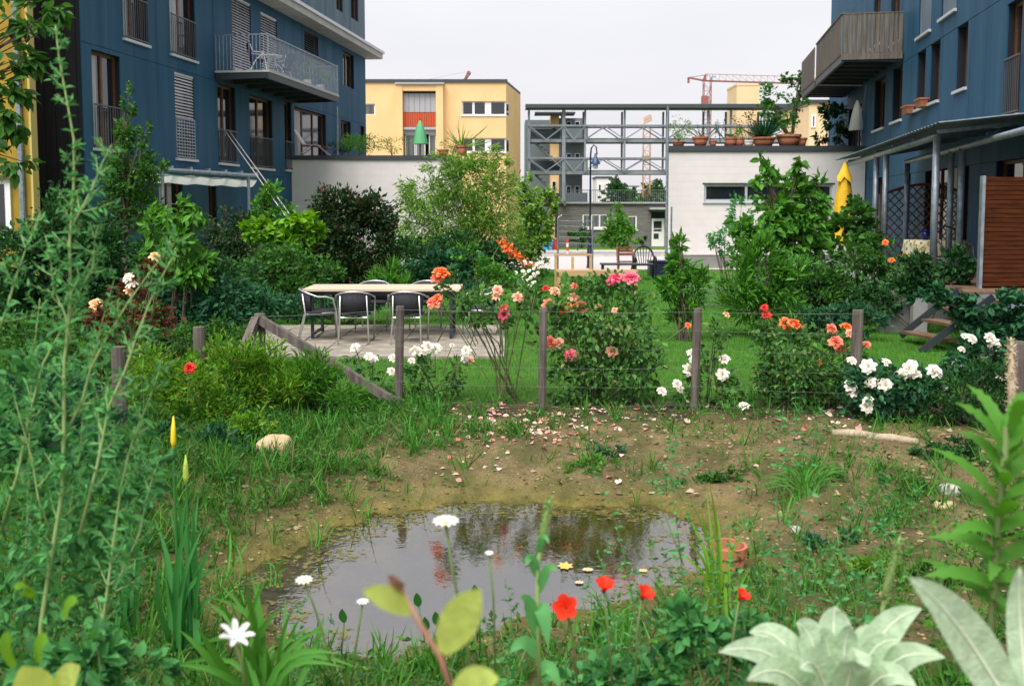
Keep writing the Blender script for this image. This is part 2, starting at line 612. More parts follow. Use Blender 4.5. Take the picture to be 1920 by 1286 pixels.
# patio slabs under the table
m_slab = mat('patio_slab', (0.2, 0.175, 0.14), 0.9, 0, (0.32, 0.29, 0.245), 4, 0.3)
patio = thing('patio', 'pale concrete slab patio under the dining table', 'patio', (-2.1, 15, 0))
sx0, sx1 = G(500, 640)[0], G(955, 640)[0]
slab = MB().box((0, 0, 0), (0.485, 0.485, 0.05)).mesh('slab')
for i in range(8):
    for j in range(7):
        o = link('slab', slab, m_slab, patio, True)
        o.location = (-1.75 + i * 0.5, -1.55 + j * 0.5, 0.012 + 0.004 * math.sin(i * 3.1 + j * 1.7))
        o.rotation_euler = (0.004 * math.sin(i * 5 + j), 0.004 * math.cos(i + j * 4), 0)

# ------------------------------------------------------------------ facades
class Facade:
    def __init__(s, x0, k, side):
        s.x0, s.k = x0, k
        L = math.hypot(k, 1)
        s.D = np.array((k / L, 1 / L))
        s.N = side * np.array((s.D[1], -s.D[0]))
        s.O = np.array((x0, 0.0))
    def hit(s, px, py):
        d = ray(px, py)
        t = s.x0 / (d[0] - s.k * d[1])
        return t * d[1] / s.D[1], CAM_H + t * d[2]
    def pt(s, a, z, off=0.0):
        q = s.O + s.D * a + s.N * off
        return np.array((q[0], q[1], z))
    def box(s, mb, s0, s1, z0, z1, o0, o1):
        return mb.hexa([s.pt(s0, z0, o1), s.pt(s1, z0, o1), s.pt(s1, z0, o0), s.pt(s0, z0, o0), s.pt(s0, z1, o1), s.pt(s1, z1, o1), s.pt(s1, z1, o0), s.pt(s0, z1, o0)])
def cut_rects(r, holes):
    """r and holes: (s0,s1,z0,z1); the rest of r after the holes are taken out"""
    s0, s1, z0, z1 = r
    hs = [h for h in holes if h[0] < s1 and h[1] > s0 and h[2] < z1 and h[3] > z0]
    if not hs:
        return [r]
    zs = sorted({z0, z1, *[min(max(z, z0), z1) for h in hs for z in h[2:4]]})
    out = []
    for a, b in zip(zs, zs[1:]):
        if b - a < 1e-4:
            continue
        cur = s0
        for h in sorted([h for h in hs if h[2] < b - 1e-5 and h[3] > a + 1e-5]):
            if h[0] > cur + 1e-4:
                out.append((cur, h[0], a, b))
            cur = max(cur, h[1])
        if cur < s1 - 1e-4:
            out.append((cur, s1, a, b))
    return out
m_blue = mat('blue_fibre_panel', (0.013, 0.07, 0.135), 0.6, 0, (0.034, 0.112, 0.19), 1.6, 0.05, 90, (1.3, 1.3, 0.09), spec=.12, detail=8, contrast=(.3, .75))
m_blue_pale = mat('weathered_blue_panel', (0.04, 0.095, 0.135), 0.6, 0, (0.1, 0.15, 0.18), 1.6, 0.05, 60, (1.5, 1.5, 0.12), spec=.2)
m_joint = mat('dark_joint', (0.012, 0.016, 0.022), 0.9)
m_black_clad = mat('black_timber', (0.008, 0.009, 0.011), 0.7, 0, (0.014, 0.015, 0.018), 4, 0.2, 30, (6, 6, .3))
m_frame = mat('brown_window_wood', (0.11, 0.045, 0.02), 0.55, 0, (0.16, 0.07, 0.03), 3, 0, None, (1, 1, 6))
m_glass = glassmat('window_glass')
m_sill = mat('pale_metal_sill', (0.55, 0.57, 0.6), 0.45, 0.2)
m_galv = mat('galvanised_steel', (0.2, 0.25, 0.3), 0.45, 0.55, (0.32, 0.37, 0.42), 9, 0.04)
m_steel_dark = mat('dark_steel', (0.045, 0.055, 0.065), 0.5, 0.5)
m_rail = mat('railing_steel', (0.1, 0.12, 0.14), 0.5, 0.5)
m_curtain = mat('white_curtain', (0.62, 0.6, 0.6), 0.9, 0, (0.5, 0.49, 0.5), 8, 0, None, (8, 8, .2))
m_blind = mat('silver_blind', (0.62, 0.63, 0.66), 0.4, 0.3)
m_blind_dark = mat('dark_blind', (0.05, 0.055, 0.065), 0.5, 0.2)
m_concrete = mat('pale_concrete', (0.4, 0.39, 0.37), 0.85, 0, (0.5, 0.49, 0.47), 2, 0.1)

def window(f, parent, s0, s1, z0, z1, mull=1, curtain=None, blind=None, rail=None, sill=True, frame=None, pane=None, rev=0.14):
    fr = frame or m_frame
    w = MB()
    t = 0.075
    for a, b, c, d in ((s0, s1, z0, z0 + t), (s0, s1, z1 - t, z1), (s0, s0 + t, z0 + t, z1 - t), (s1 - t, s1, z0 + t, z1 - t)):
        f.box(w, a, b, c, d, -rev - .06, -rev)
    for i in range(mull):
        c = s0 + (s1 - s0) * (i + 1) / (mull + 1)
        f.box(w, c - .045, c + .045, z0 + t, z1 - t, -rev - .06, -rev)
    wo = w.build('window', fr, parent)
    for i in range(mull + 1):
        a = s0 + t + (s1 - s0 - 2 * t) * i / (mull + 1)
        b = s0 + t + (s1 - s0 - 2 * t) * (i + 1) / (mull + 1)
        g = MB()
        f.box(g, a, b, z0 + t, z1 - t, -rev - .055, -rev - .035)
        g.build('pane', pane or m_glass, wo)
    if curtain:
        c0, c1 = s0 + (s1 - s0) * curtain[0], s0 + (s1 - s0) * curtain[1]
        g = MB()
        n = 14
        V, Q = [], []
        for i in range(n + 1):
            a = c0 + (c1 - c0) * i / n
            o = -rev - .02 + .018 * math.sin(i * 2.2)
            V += [f.pt(a, z0 + .09, o), f.pt(a, z1 - .09, o)]
            if i:
                Q.append((2 * i - 2, 2 * i, 2 * i + 1, 2 * i - 1))
        g.add(V, Q)
        g.build('curtain', m_curtain, wo)
    if blind:
        bm, zb = blind
        g = MB()
        z = z1 - .05
        while z > zb:
            a, b = f.pt(s0 + .02, z, -.05), f.pt(s1 - .02, z, -.05)
            c, d = f.pt(s1 - .02, z - .055, -.015), f.pt(s0 + .02, z - .055, -.015)
            g.add([a, b, c, d], [(0, 1, 2, 3)])
            z -= .085
        f.box(g, s0 + .02, s1 - .02, z1 - .05, z1, -.1, -.01)
        g.build('blind', bm, wo)
    if sill:
        g = MB()
        f.box(g, s0 - .06, s1 + .06, z0 - .07, z0 - .005, -rev, .07)
        g.build('sill', m_sill, wo)
    if rail:
        railing(f, wo, s0 + .02, s1 - .02, z0 + .03, rail, .035)
    return wo
def railing(f, parent, s0, s1, z0, h, off, step=.11, r=.008, m=None, name='railing'):
    g = MB()
    n = max(2, int(round((s1 - s0) / step)))
    for i in range(n + 1):
        a = s0 + (s1 - s0) * i / n
        g.bar(f.pt(a, z0 + .02, off), f.pt(a, z0 + h - .02, off), r * 2)
    for z in (z0 + .02, z0 + h - .02):
        g.bar(f.pt(s0 - .02, z, off), f.pt(s1 + .02, z, off), .03, .03)
    o = g.build(name, m or m_rail, parent)
    return o
def panel_wall(f, parent, s0, s1, bands, holes, width, m, seed=0, pad=0.012, wall_m=None):
    """a dark wall with openings, clad with separate panels that leave open joints"""
    w = MB()
    for r in cut_rects((s0, s1, bands[0], bands[-1]), holes):
        f.box(w, *r, -.3, -.035)
    w.build('wall', wall_m or m_joint, parent)
    rr = random.Random(seed)
    n = max(1, int(round((s1 - s0) / width)))
    for b0, b1 in zip(bands, bands[1:]):
        for i in range(n):
            a, b = s0 + (s1 - s0) * i / n, s0 + (s1 - s0) * (i + 1) / n
            rs = cut_rects((a + pad / 2, b - pad / 2, b0 + pad / 2, b1 - pad / 2), [(h[0] - .002, h[1] + .002, h[2] - .002, h[3] + .002) for h in holes])
            rs = [r for r in rs if r[1] - r[0] > .03 and r[3] - r[2] > .03]
            if not rs:
                continue
            g = MB()
            o1 = rr.uniform(-.003, .003)
            for r in rs:
                f.box(g, *r, -.03, o1)
            g.build('panel', m, parent)
def wpx(f, xl, xr, yt, yb):
    s0, z0 = f.hit(xl, yb)
    s1, _ = f.hit(xr, yb)
    _, z1 = f.hit(xl, yt)
    return [min(s0, s1), max(s0, s1), z0, z1]

# ---- left blue block
FL = Facade(-12.7, 0.126, 1)
lb = thing('apartment_block', 'dark blue panelled apartment block with balcony on the left', 'building', (-9.8, 23, 0))
ls0, ls1 = FL.hit(160, 300)[0], FL.hit(686, 200)[0]
z_line = FL.hit(400, 150.6)[1]                      # joint between the storeys
z_roof = FL.hit(640, 74)[1]
L_up = [wpx(FL, 232, 277, -130, 71), wpx(FL, 320, 367, -90, 100), wpx(FL, 437, 472, -40, 128), wpx(FL, 491, 521, 0, 150), wpx(FL, 571, 597, 55, 98), wpx(FL, 644, 664, 95, 160)]
L_lo = [wpx(FL, 177, 230, 94, 277), wpx(FL, 331, 367, 136, 296), wpx(FL, 411, 444, 157, 305), wpx(FL, 470, 512, 178, 313), wpx(FL, 535, 548, 190, 318), wpx(FL, 553, 612, 200, 298), wpx(FL, 640, 658, 225, 262), wpx(FL, 676, 683, 236, 270)]
L_gf = [wpx(FL, 300, 345, 335, 430), wpx(FL, 392, 407, 335, 420), wpx(FL, 490, 510, 340, 420)]
L_top = [wpx(FL, 631, 643, -45, 17), wpx(FL, 658, 672, -30, 33), wpx(FL, 560, 590, -140, -30)]
for w in L_up[:4]:
    w[3] = w[2] + 2.25
panel_wall(FL, lb, ls0, ls1, [3.05, z_line, z_roof - .25], L_up + L_lo, 1.22, m_blue, 3)
panel_wall(FL, lb, ls0, ls1, [-.4, 3.05], L_gf, 2.6, m_blue, 4)
panel_wall(FL, lb, ls0 + 5, ls1, [z_roof + .1, z_roof + 3.0], L_top, 1.22, m_blue_pale, 5)
slab_ = MB()
FL.box(slab_, ls0 - .2, ls1 + .5, z_roof - .25, z_roof - .02, -3, .7)
slab_.build('roof_slab', m_concrete, lb)
g = MB()
FL.box(g, ls0 - .25, ls1 + .55, z_roof - .018, z_roof + .1, -3, .78)
g.build('slab_edge', m_sill, lb)
body = MB()
FL.box(body, ls0 + .02, ls1 - .02, -1.2, z_roof + 3, -12, -.305)
body.build('core', m_black_clad, lb)
g = MB()
for i in range(44):                                  # upright boards of the dark gable end
    o0 = -12 + i * .27
    FL.box(g, ls0 - .04, ls0 + .015, -.5, z_roof + 3, o0, o0 + .255)
g.build('gable_boards', m_black_clad, lb, kind='stuff')
window(FL, lb, *L_up[0], 1, (0.05, .45), None, 1.05)
window(FL, lb, *L_up[1], 1, (0.05, .5), None, 1.05)
window(FL, lb, *L_up[2], 1, None, (m_blind, L_up[2][2] + .05))
window(FL, lb, *L_up[3], 1, None, (m_blind, L_up[3][2] + .05))
window(FL, lb, *L_up[4], 0, None, (m_blind_dark, L_up[4][2] + .05), sill=False)
window(FL, lb, *L_up[5], 1, None, None, None, False)
window(FL, lb, *L_lo[0], 1, (0.02, .35), None, 1.0)
v2 = window(FL, lb, *L_lo[1], 0, None, (m_blind, L_lo[1][2] + 1.12))
g = MB()                                             # pierced metal guard
s0_, s1_, z0_, z1_ = L_lo[1]
for i in range(8):
    a = s0_ + .03 + (s1_ - s0_ - .06) * i / 7
    FL.box(g, a - .02, a + .02, z0_ + .03, z0_ + 1.1, .0, .012)
for i in range(13):
    z = z0_ + .04 + 1.05 * i / 12
    FL.box(g, s0_ + .02, s1_ - .02, z - .017, z + .017, .013, .022)
g.build('pierced_guard', m_galv, v2)
window(FL, lb, *L_lo[2], 1, (0.0, .1), None, 1.0)
window(FL, lb, *L_lo[3], 1, None, None, 1.0)
window(FL, lb, *L_lo[4], 0, None, None, 1.0)
window(FL, lb, *L_lo[5], 2, (0.0, .3), None, None, False)
window(FL, lb, *L_lo[6], 1, None, None, None, False)
window(FL, lb, *L_lo[7], 0, None, None, None, False)
for w in L_gf:
    window(FL, lb, *w, 1)
for w in L_top:
    window(FL, lb, *w, 0, None, None, None, False)
def balcony(f, parent, s0, s1, zf, depth, planks, h=1.05):
    g = MB()
    f.box(g, s0, s1, zf - .06, zf, .03, depth)
    bo = g.build('balcony', m_concrete if not planks else m_grey_wood, parent)
    g = MB()
    n = 6
    for i in range(n + 1):
        a = s0 + .06 + (s1 - s0 - .12) * i / n
        MB().bar(f.pt(a, zf - .17, .15), f.pt(a, zf - .13, depth - .11), .09, .2).build('girder', m_steel_dark, bo)
    for o in (.1, depth - .06):
        MB().bar(f.pt(s0, zf - .16, o), f.pt(s1, zf - .16, o), .08, .2).build('girder', m_steel_dark, bo)
    if not planks:
        r = railing(f, bo, s0 + .05, s1 - .05, zf, h, depth - .03, .115, .009, m_galv, 'balustrade')
        for s in (s0 + .04, s1 - .04):
            g = MB()
            for i in range(15):
                o = .06 + (depth - .12) * i / 14
                g.bar(f.pt(s, zf + .02, o), f.pt(s, zf + h, o), .018)
            g.bar(f.pt(s, zf + h, .04), f.pt(s, zf + h, depth - .02), .035)
            g.build('end_balustrade', m_galv, bo)
    return bo
m_grey_wood = mat('weathered_grey_wood', (0.085, 0.075, 0.062), 0.85, 0, (0.16, 0.145, 0.12), 3, 0.25, 40, (7, 7, .5))
bs0, bz = FL.hit(401, 133)
bs1 = bs0 + 7.0
balcony(FL, lb, bs0, bs1, bz, 1.72, False)
# chairs and table standing on that balcony
m_navy = mat('navy_fabric', (0.012, 0.025, 0.13), 0.8)
m_white_tube = mat('white_tube', (0.75, 0.75, 0.76), 0.4)
def balcony_chair(s, off, label, flip):
    c = FL.pt(s, bz, off)
    t = thing('garden_chair', label, 'chair', c, 'chairs on the blue balcony')
    t.rotation_euler = (0, 0, math.pi if flip else 0)
    g = MB()
    for x in (-.25, .25):
        g.tube([(x, .22, 0), (x * .96, .18, .4), (x, .1, .64), (x, -.2, .66), (x * .96, -.27, .88)], .014, 5)
        g.tube([(x, -.3, 0), (x * .9, -.1, .42), (x * .95, .15, .64)], .014, 5)
    g.build('frame', m_white_tube, t, True)
    g = MB()
    g.box((0, 0, .43), (.46, .44, .035))
    g.build('seat', m_navy, t, True)
    g = MB()
    g.add([(-.23, -.2, .46), (.23, -.2, .46), (.23, -.29, .92), (-.23, -.29, .92), (-.23, -.24, .46), (.23, -.24, .46), (.23, -.33, .92), (-.23, -.33, .92)],
          [(0, 1, 2, 3), (7, 6, 5, 4), (3, 2, 6, 7), (0, 4, 5, 1), (0, 3, 7, 4), (1, 5, 6, 2)])
    g.build('backrest', m_navy, t, True)
    return t
def turn(o, a):
    o.rotation_euler = (0, 0, a)
c1 = balcony_chair(bs0 + 1.0, 1.0, 'white tubular chair with navy cushions at near end of left balcony', False)
c2 = balcony_chair(bs0 + 3.1, 1.0, 'white tubular chair on left balcony beyond the small round table', True)
turn(c1, -1.2)
turn(c2, 1.3)
bt = thing('balcony_table', 'small white table between the chairs on the left balcony', 'table', FL.pt(bs0 + 2.05, bz, 1.0))
MB().lathe((0, 0, .68), [(0.01, 0), (.36, 0), (.37, .02), (.36, .04), (0.01, .04)], 16).build('table_top', m_white_tube, bt, True)
for k in range(3):
    a = k * 2.09 + .4
    MB().tube([(.28 * math.cos(a), .28 * math.sin(a), 0), (.1 * math.cos(a), .1 * math.sin(a), .68)], .015, 5).build('leg', m_white_tube, bt, True)

# ground floor pergola with a white awning, left
m_cloth = leafmat('white_awning', (0.8, 0.8, 0.8), (0.82, 0.82, 0.82), .45, .9)
pg = thing('pergola', 'steel pergola with a sagging white awning on the left block', 'pergola', FL.pt(FL.hit(300, 330)[0], 0, 2))
pa = FL.hit(300, 330)[0]
q0, q1 = P(285, 317, 23.5), P(482, 330, 28.5)
g = MB()
g.tube([q0, q1], .055, 8)
g.build('front_beam', m_galv, pg)
pe = FL.pt(FL.hit(482, 330)[0] - 1.2, q1[2] + .1, .05)
ps = FL.pt(FL.hit(285, 330)[0] - .6, q0[2] + .1, .05)
for k in range(7):
    t = k / 6
    MB().bar(q0 + (q1 - q0) * t + (0, 0, .07), ps + (pe - ps) * t, .05, .08).build('rafter', m_galv, pg)
g = MB()
V, Q = [], []
NA = 12
for i in range(NA + 1):
    for j in range(7):
        a = q0 + (q1 - q0) * (i / NA)
        b = ps + (pe - ps) * (i / NA)
        p = b + (a - b) * (j / 6)
        p = p + (0, 0, -.12 - .22 * math.sin(math.pi * j / 6) - .02 * math.sin(i * 2.1))
        V.append(p)
for i in range(NA):
    for j in range(6):
        k = i * 7 + j
        Q.append((k, k + 1, k + 8, k + 7))
g.add(V, Q)
g.build('awning', m_cloth, pg, smooth=True)
for px, y, t in ((462, 328, .9), (300, 318, .08)):
    b = q0 + (q1 - q0) * t
    MB().tube([(b[0], b[1], gzf(b[0], b[1])), b], .045, 8).build('post', m_galv, pg)
g = MB()
for dx in (0, .35):
    a = FL.pt(FL.hit(418, 245)[0] + dx, FL.hit(418, 245)[1], .06)
    b = P(535 + dx * 30, 405, 22.5)
    g.tube([a, b], .012, 5)
tag(g.build('guy_rope', mat('pale_rope', (0.4, 0.4, 0.38), 0.8)), 'two pale guy ropes from a blue facade window to the hedge', 'rope')

# ---- yellow house at the left edge
m_ochre = mat('ochre_render', (0.36, 0.235, 0.03), 0.9, 0, (0.29, 0.185, 0.024), 2.5, 0.2, 60)
yh = thing('rendered_house', 'ochre yellow rendered house at the left edge of the gardens', 'house', (-12, 21, 0))
xe = P(57, 300, 21)[0]
MB().bx(-26, xe, 21, 21.25, -.5, 13).build('wall', m_ochre, yh)
MB().bx(xe + .004, xe + .05, 20.98, 21.25, -.5, 13).build('corner_trim', mat('pale_yellow_trim', (0.5, 0.4, 0.13), 0.8), yh)
g = MB()
g.tube([(xe - .17, 20.93, -.3), (xe - .17, 20.93, 13)], .06, 8)
for z in (1, 3.2, 5.4, 7.6):
    g.lathe((xe - .17, 20.93, z), [(.07, 0), (.07, .05)], 8)
g.build('downpipe', m_galv, yh)
a, b = P(-30, 452, 20.9), P(16, 336, 20.9)
MB().bx(a[0], b[0], 20.94, 20.995, a[2], b[2]).build('window', m_white_tube, yh)
MB().bx(a[0], b[0] - .12, 20.925, 20.938, a[2] + .1, b[2] - .1).build('pane', m_glass, yh)
MB().bx(a[0], b[0] + .1, 20.85, 20.99, b[2] + .002, b[2] + .08).build('lintel', m_frame, yh)

# ---- right blue block
FR = Facade(6.1, 0.171, -1)
rb = thing('apartment_block', 'dark blue panelled apartment block with timber balcony on the right', 'building', (9.3, 18.7, 0))
rs0, rs1 = FR.hit(1990, 300)[0] - 1.5, FR.hit(1557, 100)[0]
rz_line = FR.hit(1695, 117)[1]
R_lo = [wpx(FR, 1658, 1638, 165, 238), wpx(FR, 1690, 1672, 145, 223), wpx(FR, 1733, 1717, 118, 200), wpx(FR, 1760, 1742, 98, 187), wpx(FR, 1812, 1791, 58, 163), wpx(FR, 1911, 1882, -4, 212)]
R_up = [wpx(FR, 1745, 1721, -40, 55), wpx(FR, 1793, 1764, -80, 16), wpx(FR, 1649, 1636, -20, 80), wpx(FR, 1685, 1668, -45, 75)]
R_gf = [wpx(FR, 1660, 1640, 330, 430), wpx(FR, 1790, 1730, 295, 470), wpx(FR, 1705, 1696, 320, 420), wpx(FR, 1990, 1862, 285, 450), wpx(FR, 1812, 1798, 285, 470)]
R_ter = [wpx(FR, 1614, 1590, 195, 276)]
for w in R_lo[:5]:
    w[3] = rz_line - .012
for w in R_up:
    w[3] = w[2] + 1.9
panel_wall(FR, rb, rs0, rs1, [2.9, rz_line, rz_line + 3.1, rz_line + 6], R_lo + R_up + R_ter, 1.15, m_blue, 8)
panel_wall(FR, rb, rs0, rs1, [-.4, 2.9], R_gf, 2.4, m_blue, 9)
body = MB()
FR.box(body, rs0 + .02, rs1 - .02, -1.2, rz_line + 6.2, -12, -.305)
body.build('core', m_black_clad, rb)
g = MB()
FR.box(g, rs1 - .018, rs1 + .03, -.5, rz_line + 6.2, -12, .0)
g.build('end_wall', m_blue_pale, rb)
for w in R_lo[:5]:
    window(FR, rb, *w, 1, rev=.2)
f5 = window(FR, rb, *R_lo[5], 1, None, None, 1.05)
m_shutter = mat('blue_grey_shutter', (0.12, 0.17, 0.22), 0.6)
for w in R_up[:2]:
    window(FR, rb, *w, 0, pane=m_shutter, frame=m_shutter, rev=.05)
for w in R_up[2:]:
    window(FR, rb, *w, 1)
for i, w in enumerate(R_gf):
    window(FR, rb, *w, 2 if i in (1, 3) else 0, (0.15, .5) if i == 1 else None, sill=False)
window(FR, rb, *R_ter[0], 1, None, None, None, False)
# timber balcony of planks
qs0, qz = FR.hit(1695, 88)
qz = P(1577, 92, 27.7)[2]
rbal = balcony(FR, rb, qs0, qs0 + 5.6, qz, 1.68, True)
def plank_rail(s0, s1, z0, h, depth, ends=True):
    pm = MB()
    n = 13
    for i in range(n):
        o = .05 + (depth - .08) * i / n
        g = MB()
        FR.box(g, s0 - .02, s0 + .005, z0 - .02 + random.uniform(-.01, .01), z0 + h, o, o + (depth - .08) / n - .016)
        g.build('plank', m_grey_wood, rbal)
    k = int((s1 - s0) / .13)
    for i in range(k):
        a = s0 + .01 + (s1 - s0) * i / k
        g = MB()
        FR.box(g, a, a + (s1 - s0) / k - .015, z0 - .02 + random.uniform(-.01, .01), z0 + h, depth - .02, depth + .005)
        g.build('plank', m_grey_wood, rbal)
    g = MB()
    FR.box(g, s0 - .03, s0 + .05, z0 + h + .002, z0 + h + .035, .03, depth - .04)
    FR.box(g, s0 - .03, s1, z0 + h + .002, z0 + h + .04, depth - .038, depth + .03)
    g.build('handrail', m_grey_wood, rbal)
    g = MB()
    FR.box(g, s0 - .045, s0 - .022, z0 - .2, z0 - .03, .04, depth)
    g.build('fascia', m_grey_wood, rbal)
plank_rail(qs0, qs0 + 5.4, qz, 1.06, 1.68)
b2 = balcony(FR, rb, qs0 + 5.9, qs0 + 9.6, qz, 1.68, True)
g = MB()
for i in range(28):
    a = qs0 + 5.9 + 3.7 * i / 28
    FR.box(g, a, a + .118, qz - .02, qz + 1.06, 1.66, 1.685)
g.build('plank_screen', m_grey_wood, b2, kind='stuff')
# terracotta window boxes
m_terra = mat('terracotta', (0.33, 0.11, 0.055), 0.85, 0, (0.4, 0.16, 0.09), 8, 0.1)
for (px, py), lab in (((1712, 207), 'terracotta window box on the blue facade, lower one nearer the timber balcony'), ((1738, 194), 'terracotta window box on the blue facade, upper right one of the pair')):
    s_, z_ = FR.hit(px, py)
    t = thing('window_box', lab, 'planter', FR.pt(s_, z_ - .1, .05), 'window boxes on the blue facade')
    g = MB()
    for o0, o1, a0, a1 in ((.03, .22, -.3, .3),):
        V = [FR.pt(s_ - .26, z_ - .1, .05), FR.pt(s_ + .26, z_ - .1, .05), FR.pt(s_ + .26, z_ - .1, .2), FR.pt(s_ - .26, z_ - .1, .2),
             FR.pt(s_ - .3, z_ + .1, .03), FR.pt(s_ + .3, z_ + .1, .03), FR.pt(s_ + .3, z_ + .1, .24), FR.pt(s_ - .3, z_ + .1, .24)]
        g.hexa(V)
    g.build('trough', m_terra, t)
    g = MB()
    FR.box(g, s_ - .315, s_ + .315, z_ + .075, z_ + .115, .015, .255)
    g.build('rim', m_terra, t)
# ------------------------------------------------------------------ white ground-floor blocks with roof terraces
m_white = mat('white_sand_lime', (0.69, 0.645, 0.65), 0.9, 0, (0.72, 0.68, 0.685), 3, 0.12, 50)
m_cap = mat('dark_roof_edge', (0.055, 0.062, 0.07), 0.6, 0.2)
m_plinth = mat('grey_plinth', (0.2, 0.195, 0.19), 0.9, 0, (0.27, 0.26, 0.25), 2, 0.2)
def courses(x0, x1, y, z0, z1, holes, parent, m):
    """courses of blocks with recessed bed joints"""
    z = z0
    while z < z1 - .05:
        zz = min(z + .245, z1)
        g = MB()
        for r in cut_rects((x0, x1, z + .0018, zz - .0018), holes):
            g.bx(r[0], r[1], y + .0025, y + .005, r[2], r[3])
            g.build('block_course', m, parent)
            g = MB()
        z = zz
wl_ = thing('garage_block', 'white block wall with planted roof terrace beside the left building', 'building', (-5, 36.6, 0))
YL = 36.7
xl0, xl1 = -8.25, P(845, 300, YL)[0]
zt = P(700, 300, YL)[2]
courses(xl0, xl1, YL, -.3, zt, [], wl_, m_white)
MB().bx(xl0, xl1 - .02, YL + .006, YL + 9, -1.2, zt - .01).build('core', m_white, wl_)
MB().bx(xl0 + .3, xl1 + .08, YL - .06, YL + 9.1, zt + .002, zt + .16).build('roof_edge', m_cap, wl_)
TERL = zt + .16
wr_ = thing('garage_block', 'white block wall with strip window and roof pots on the right', 'building', (8, 33.4, 0))
YR = 33.4
xr0, xr1 = P(1253, 300, YR)[0], 11.78
ztr = P(1400, 284, YR)[2]
wa, wb = P(1320, 379, YR), P(1562, 346, YR)
hole = (wa[0], wb[0], wa[2], wb[2])
zpl = P(1300, 478, YR)[2]
courses(xr0, xr1, YR, zpl, ztr, [hole], wr_, m_white)
MB().bx(xr0 + .03, xr1, YR + .03, YR + .2, -.5, zpl - .002).build('plinth', m_plinth, wr_)
g = MB()
for r in cut_rects((xr0 + .02, xr1, zpl, ztr - .01), [hole]):
    g.bx(r[0], r[1], YR + .006, YR + .4, r[2], r[3])
g.build('wall_core', m_white, wr_)
SK = .171
MB().hexa([(x + SK * (y - YR) , y, z) for z in (-1.2, ztr - .01) for x, y in ((xr0 + .02, YR + .8), (xr1, YR + .8), (xr1, YR + 8), (xr0 + .02, YR + 8))]).build('core', m_white, wr_)
MB().hexa([(x + SK * (y - YR) , y, z) for z in (ztr + .002, ztr + .18) for x, y in ((xr0 - .05, YR - .06), (xr1 - .02, YR - .06), (xr1 - .02, YR + 8), (xr0 - .05, YR + 8))]).build('roof_edge', m_cap, wr_)
TERR = ztr + .18
m_alu = mat('pale_aluminium', (0.55, 0.58, 0.62), 0.4, 0.3)
g = MB()
W0, W1, Z0, Z1 = hole
for r in ((W0, W1, Z0, Z0 + .09), (W0, W1, Z1 - .07, Z1), (W0, W0 + .08, Z0 + .09, Z1 - .07), (W1 - .08, W1, Z0 + .09, Z1 - .07),
          (W0 + (W1 - W0) * .33 - .04, W0 + (W1 - W0) * .33 + .04, Z0 + .09, Z1 - .07), (W0 + (W1 - W0) * .67 - .04, W0 + (W1 - W0) * .67 + .04, Z0 + .09, Z1 - .07)):
    g.bx(r[0], r[1], YR + .06, YR + .14, r[2], r[3])
sw = g.build('window', m_alu, wr_)
for i in range(3):
    MB().bx(W0 + .03 + (W1 - W0 - .06) * i / 3, W0 + .03 + (W1 - W0 - .06) * (i + 1) / 3 - .005, YR + .105, YR + .125, Z0 + .03, Z1 - .03).build('pane', m_glass, sw)
MB().bx(W0 - .04, W1 + .04, YR - .04, YR + .06, Z0 - .05, Z0 - .004).build('sill', m_alu, sw)
MB().bx(W0 - .06, W1 + .06, YR - .012, YR + .02, Z1 + .003, Z1 + .05).build('drip_edge', m_cap, sw)

# ------------------------------------------------------------------ ochre apartment house behind, left of the walkway
m_apricot = mat('apricot_render', (0.78, 0.53, 0.27), 0.9, 0, (0.73, 0.48, 0.235), 0.8, 0.1, 30)
m_redpanel = mat('red_panel', (0.5, 0.085, 0.03), 0.7)
m_zinc = mat('zinc_sheet', (0.4, 0.41, 0.44), 0.5, 0.3)
m_wframe = mat('white_window_frame', (0.75, 0.74, 0.74), 0.5)
YB = 74.0
yb = thing('apartment_house', 'apricot rendered house with red panel and strip windows behind the terrace', 'building', (-5, YB, -1.4))
bx0, bx1 = -14.0, P(949, 200, YB)[0]
bzt = P(900, 155, YB)[2]
def bz_(y):
    return P(900, y, YB)[2]
def bxx(x):
    return P(x, 250, YB)[0]
hs = [(bxx(866), bx1 + 1, bz_(216), bz_(190)), (bxx(866), bx1 + 1, bz_(285), bz_(259)), (bxx(757), bxx(818), bz_(300), bz_(172)), (bxx(670), bxx(704), bz_(216), bz_(195))]
g = MB()
for r in cut_rects((bx0, bx1, -2, bzt), hs):
    g.bx(r[0], r[1], YB, YB + .4, r[2], r[3])
g.build('front_wall', m_apricot, yb)
dx, dy = .14, 1.0
def side(mb, t0, t1, z0, z1, w=.3):
    a = (bx1 + dx * t0, YB + .41 + dy * t0)
    b = (bx1 + dx * t1, YB + .41 + dy * t1)
    return mb.hexa([(a[0] - w, a[1], z0), (a[0], a[1], z0), (b[0], b[1], z0), (b[0] - w, b[1], z0), (a[0] - w, a[1], z1), (a[0], a[1], z1), (b[0], b[1], z1), (b[0] - w, b[1], z1)])
g = MB()
side(g, 0, 8, -2, hs[1][2])
side(g, 1.4, 8, hs[1][2], hs[1][3])
side(g, 0, 8, hs[1][3], hs[0][2])
side(g, 1.4, 8, hs[0][2], hs[0][3])
side(g, 0, 8, hs[0][3], bzt)
g.build('side_wall', m_apricot, yb)
MB().bx(bx0, bx1 - .6, YB + .9, YB + 8, -2, bzt - .1).build('core', mat('dim_room', (0.02, 0.02, 0.022), 0.9), yb)
g = MB()
g.bx(bx0, bx1 + .1, YB - .12, YB + .5, bzt + .002, bzt + .22)
side(g, .1, 8, bzt + .002, bzt + .22, 1.2)
g.build('roof_edge', m_cap, yb)
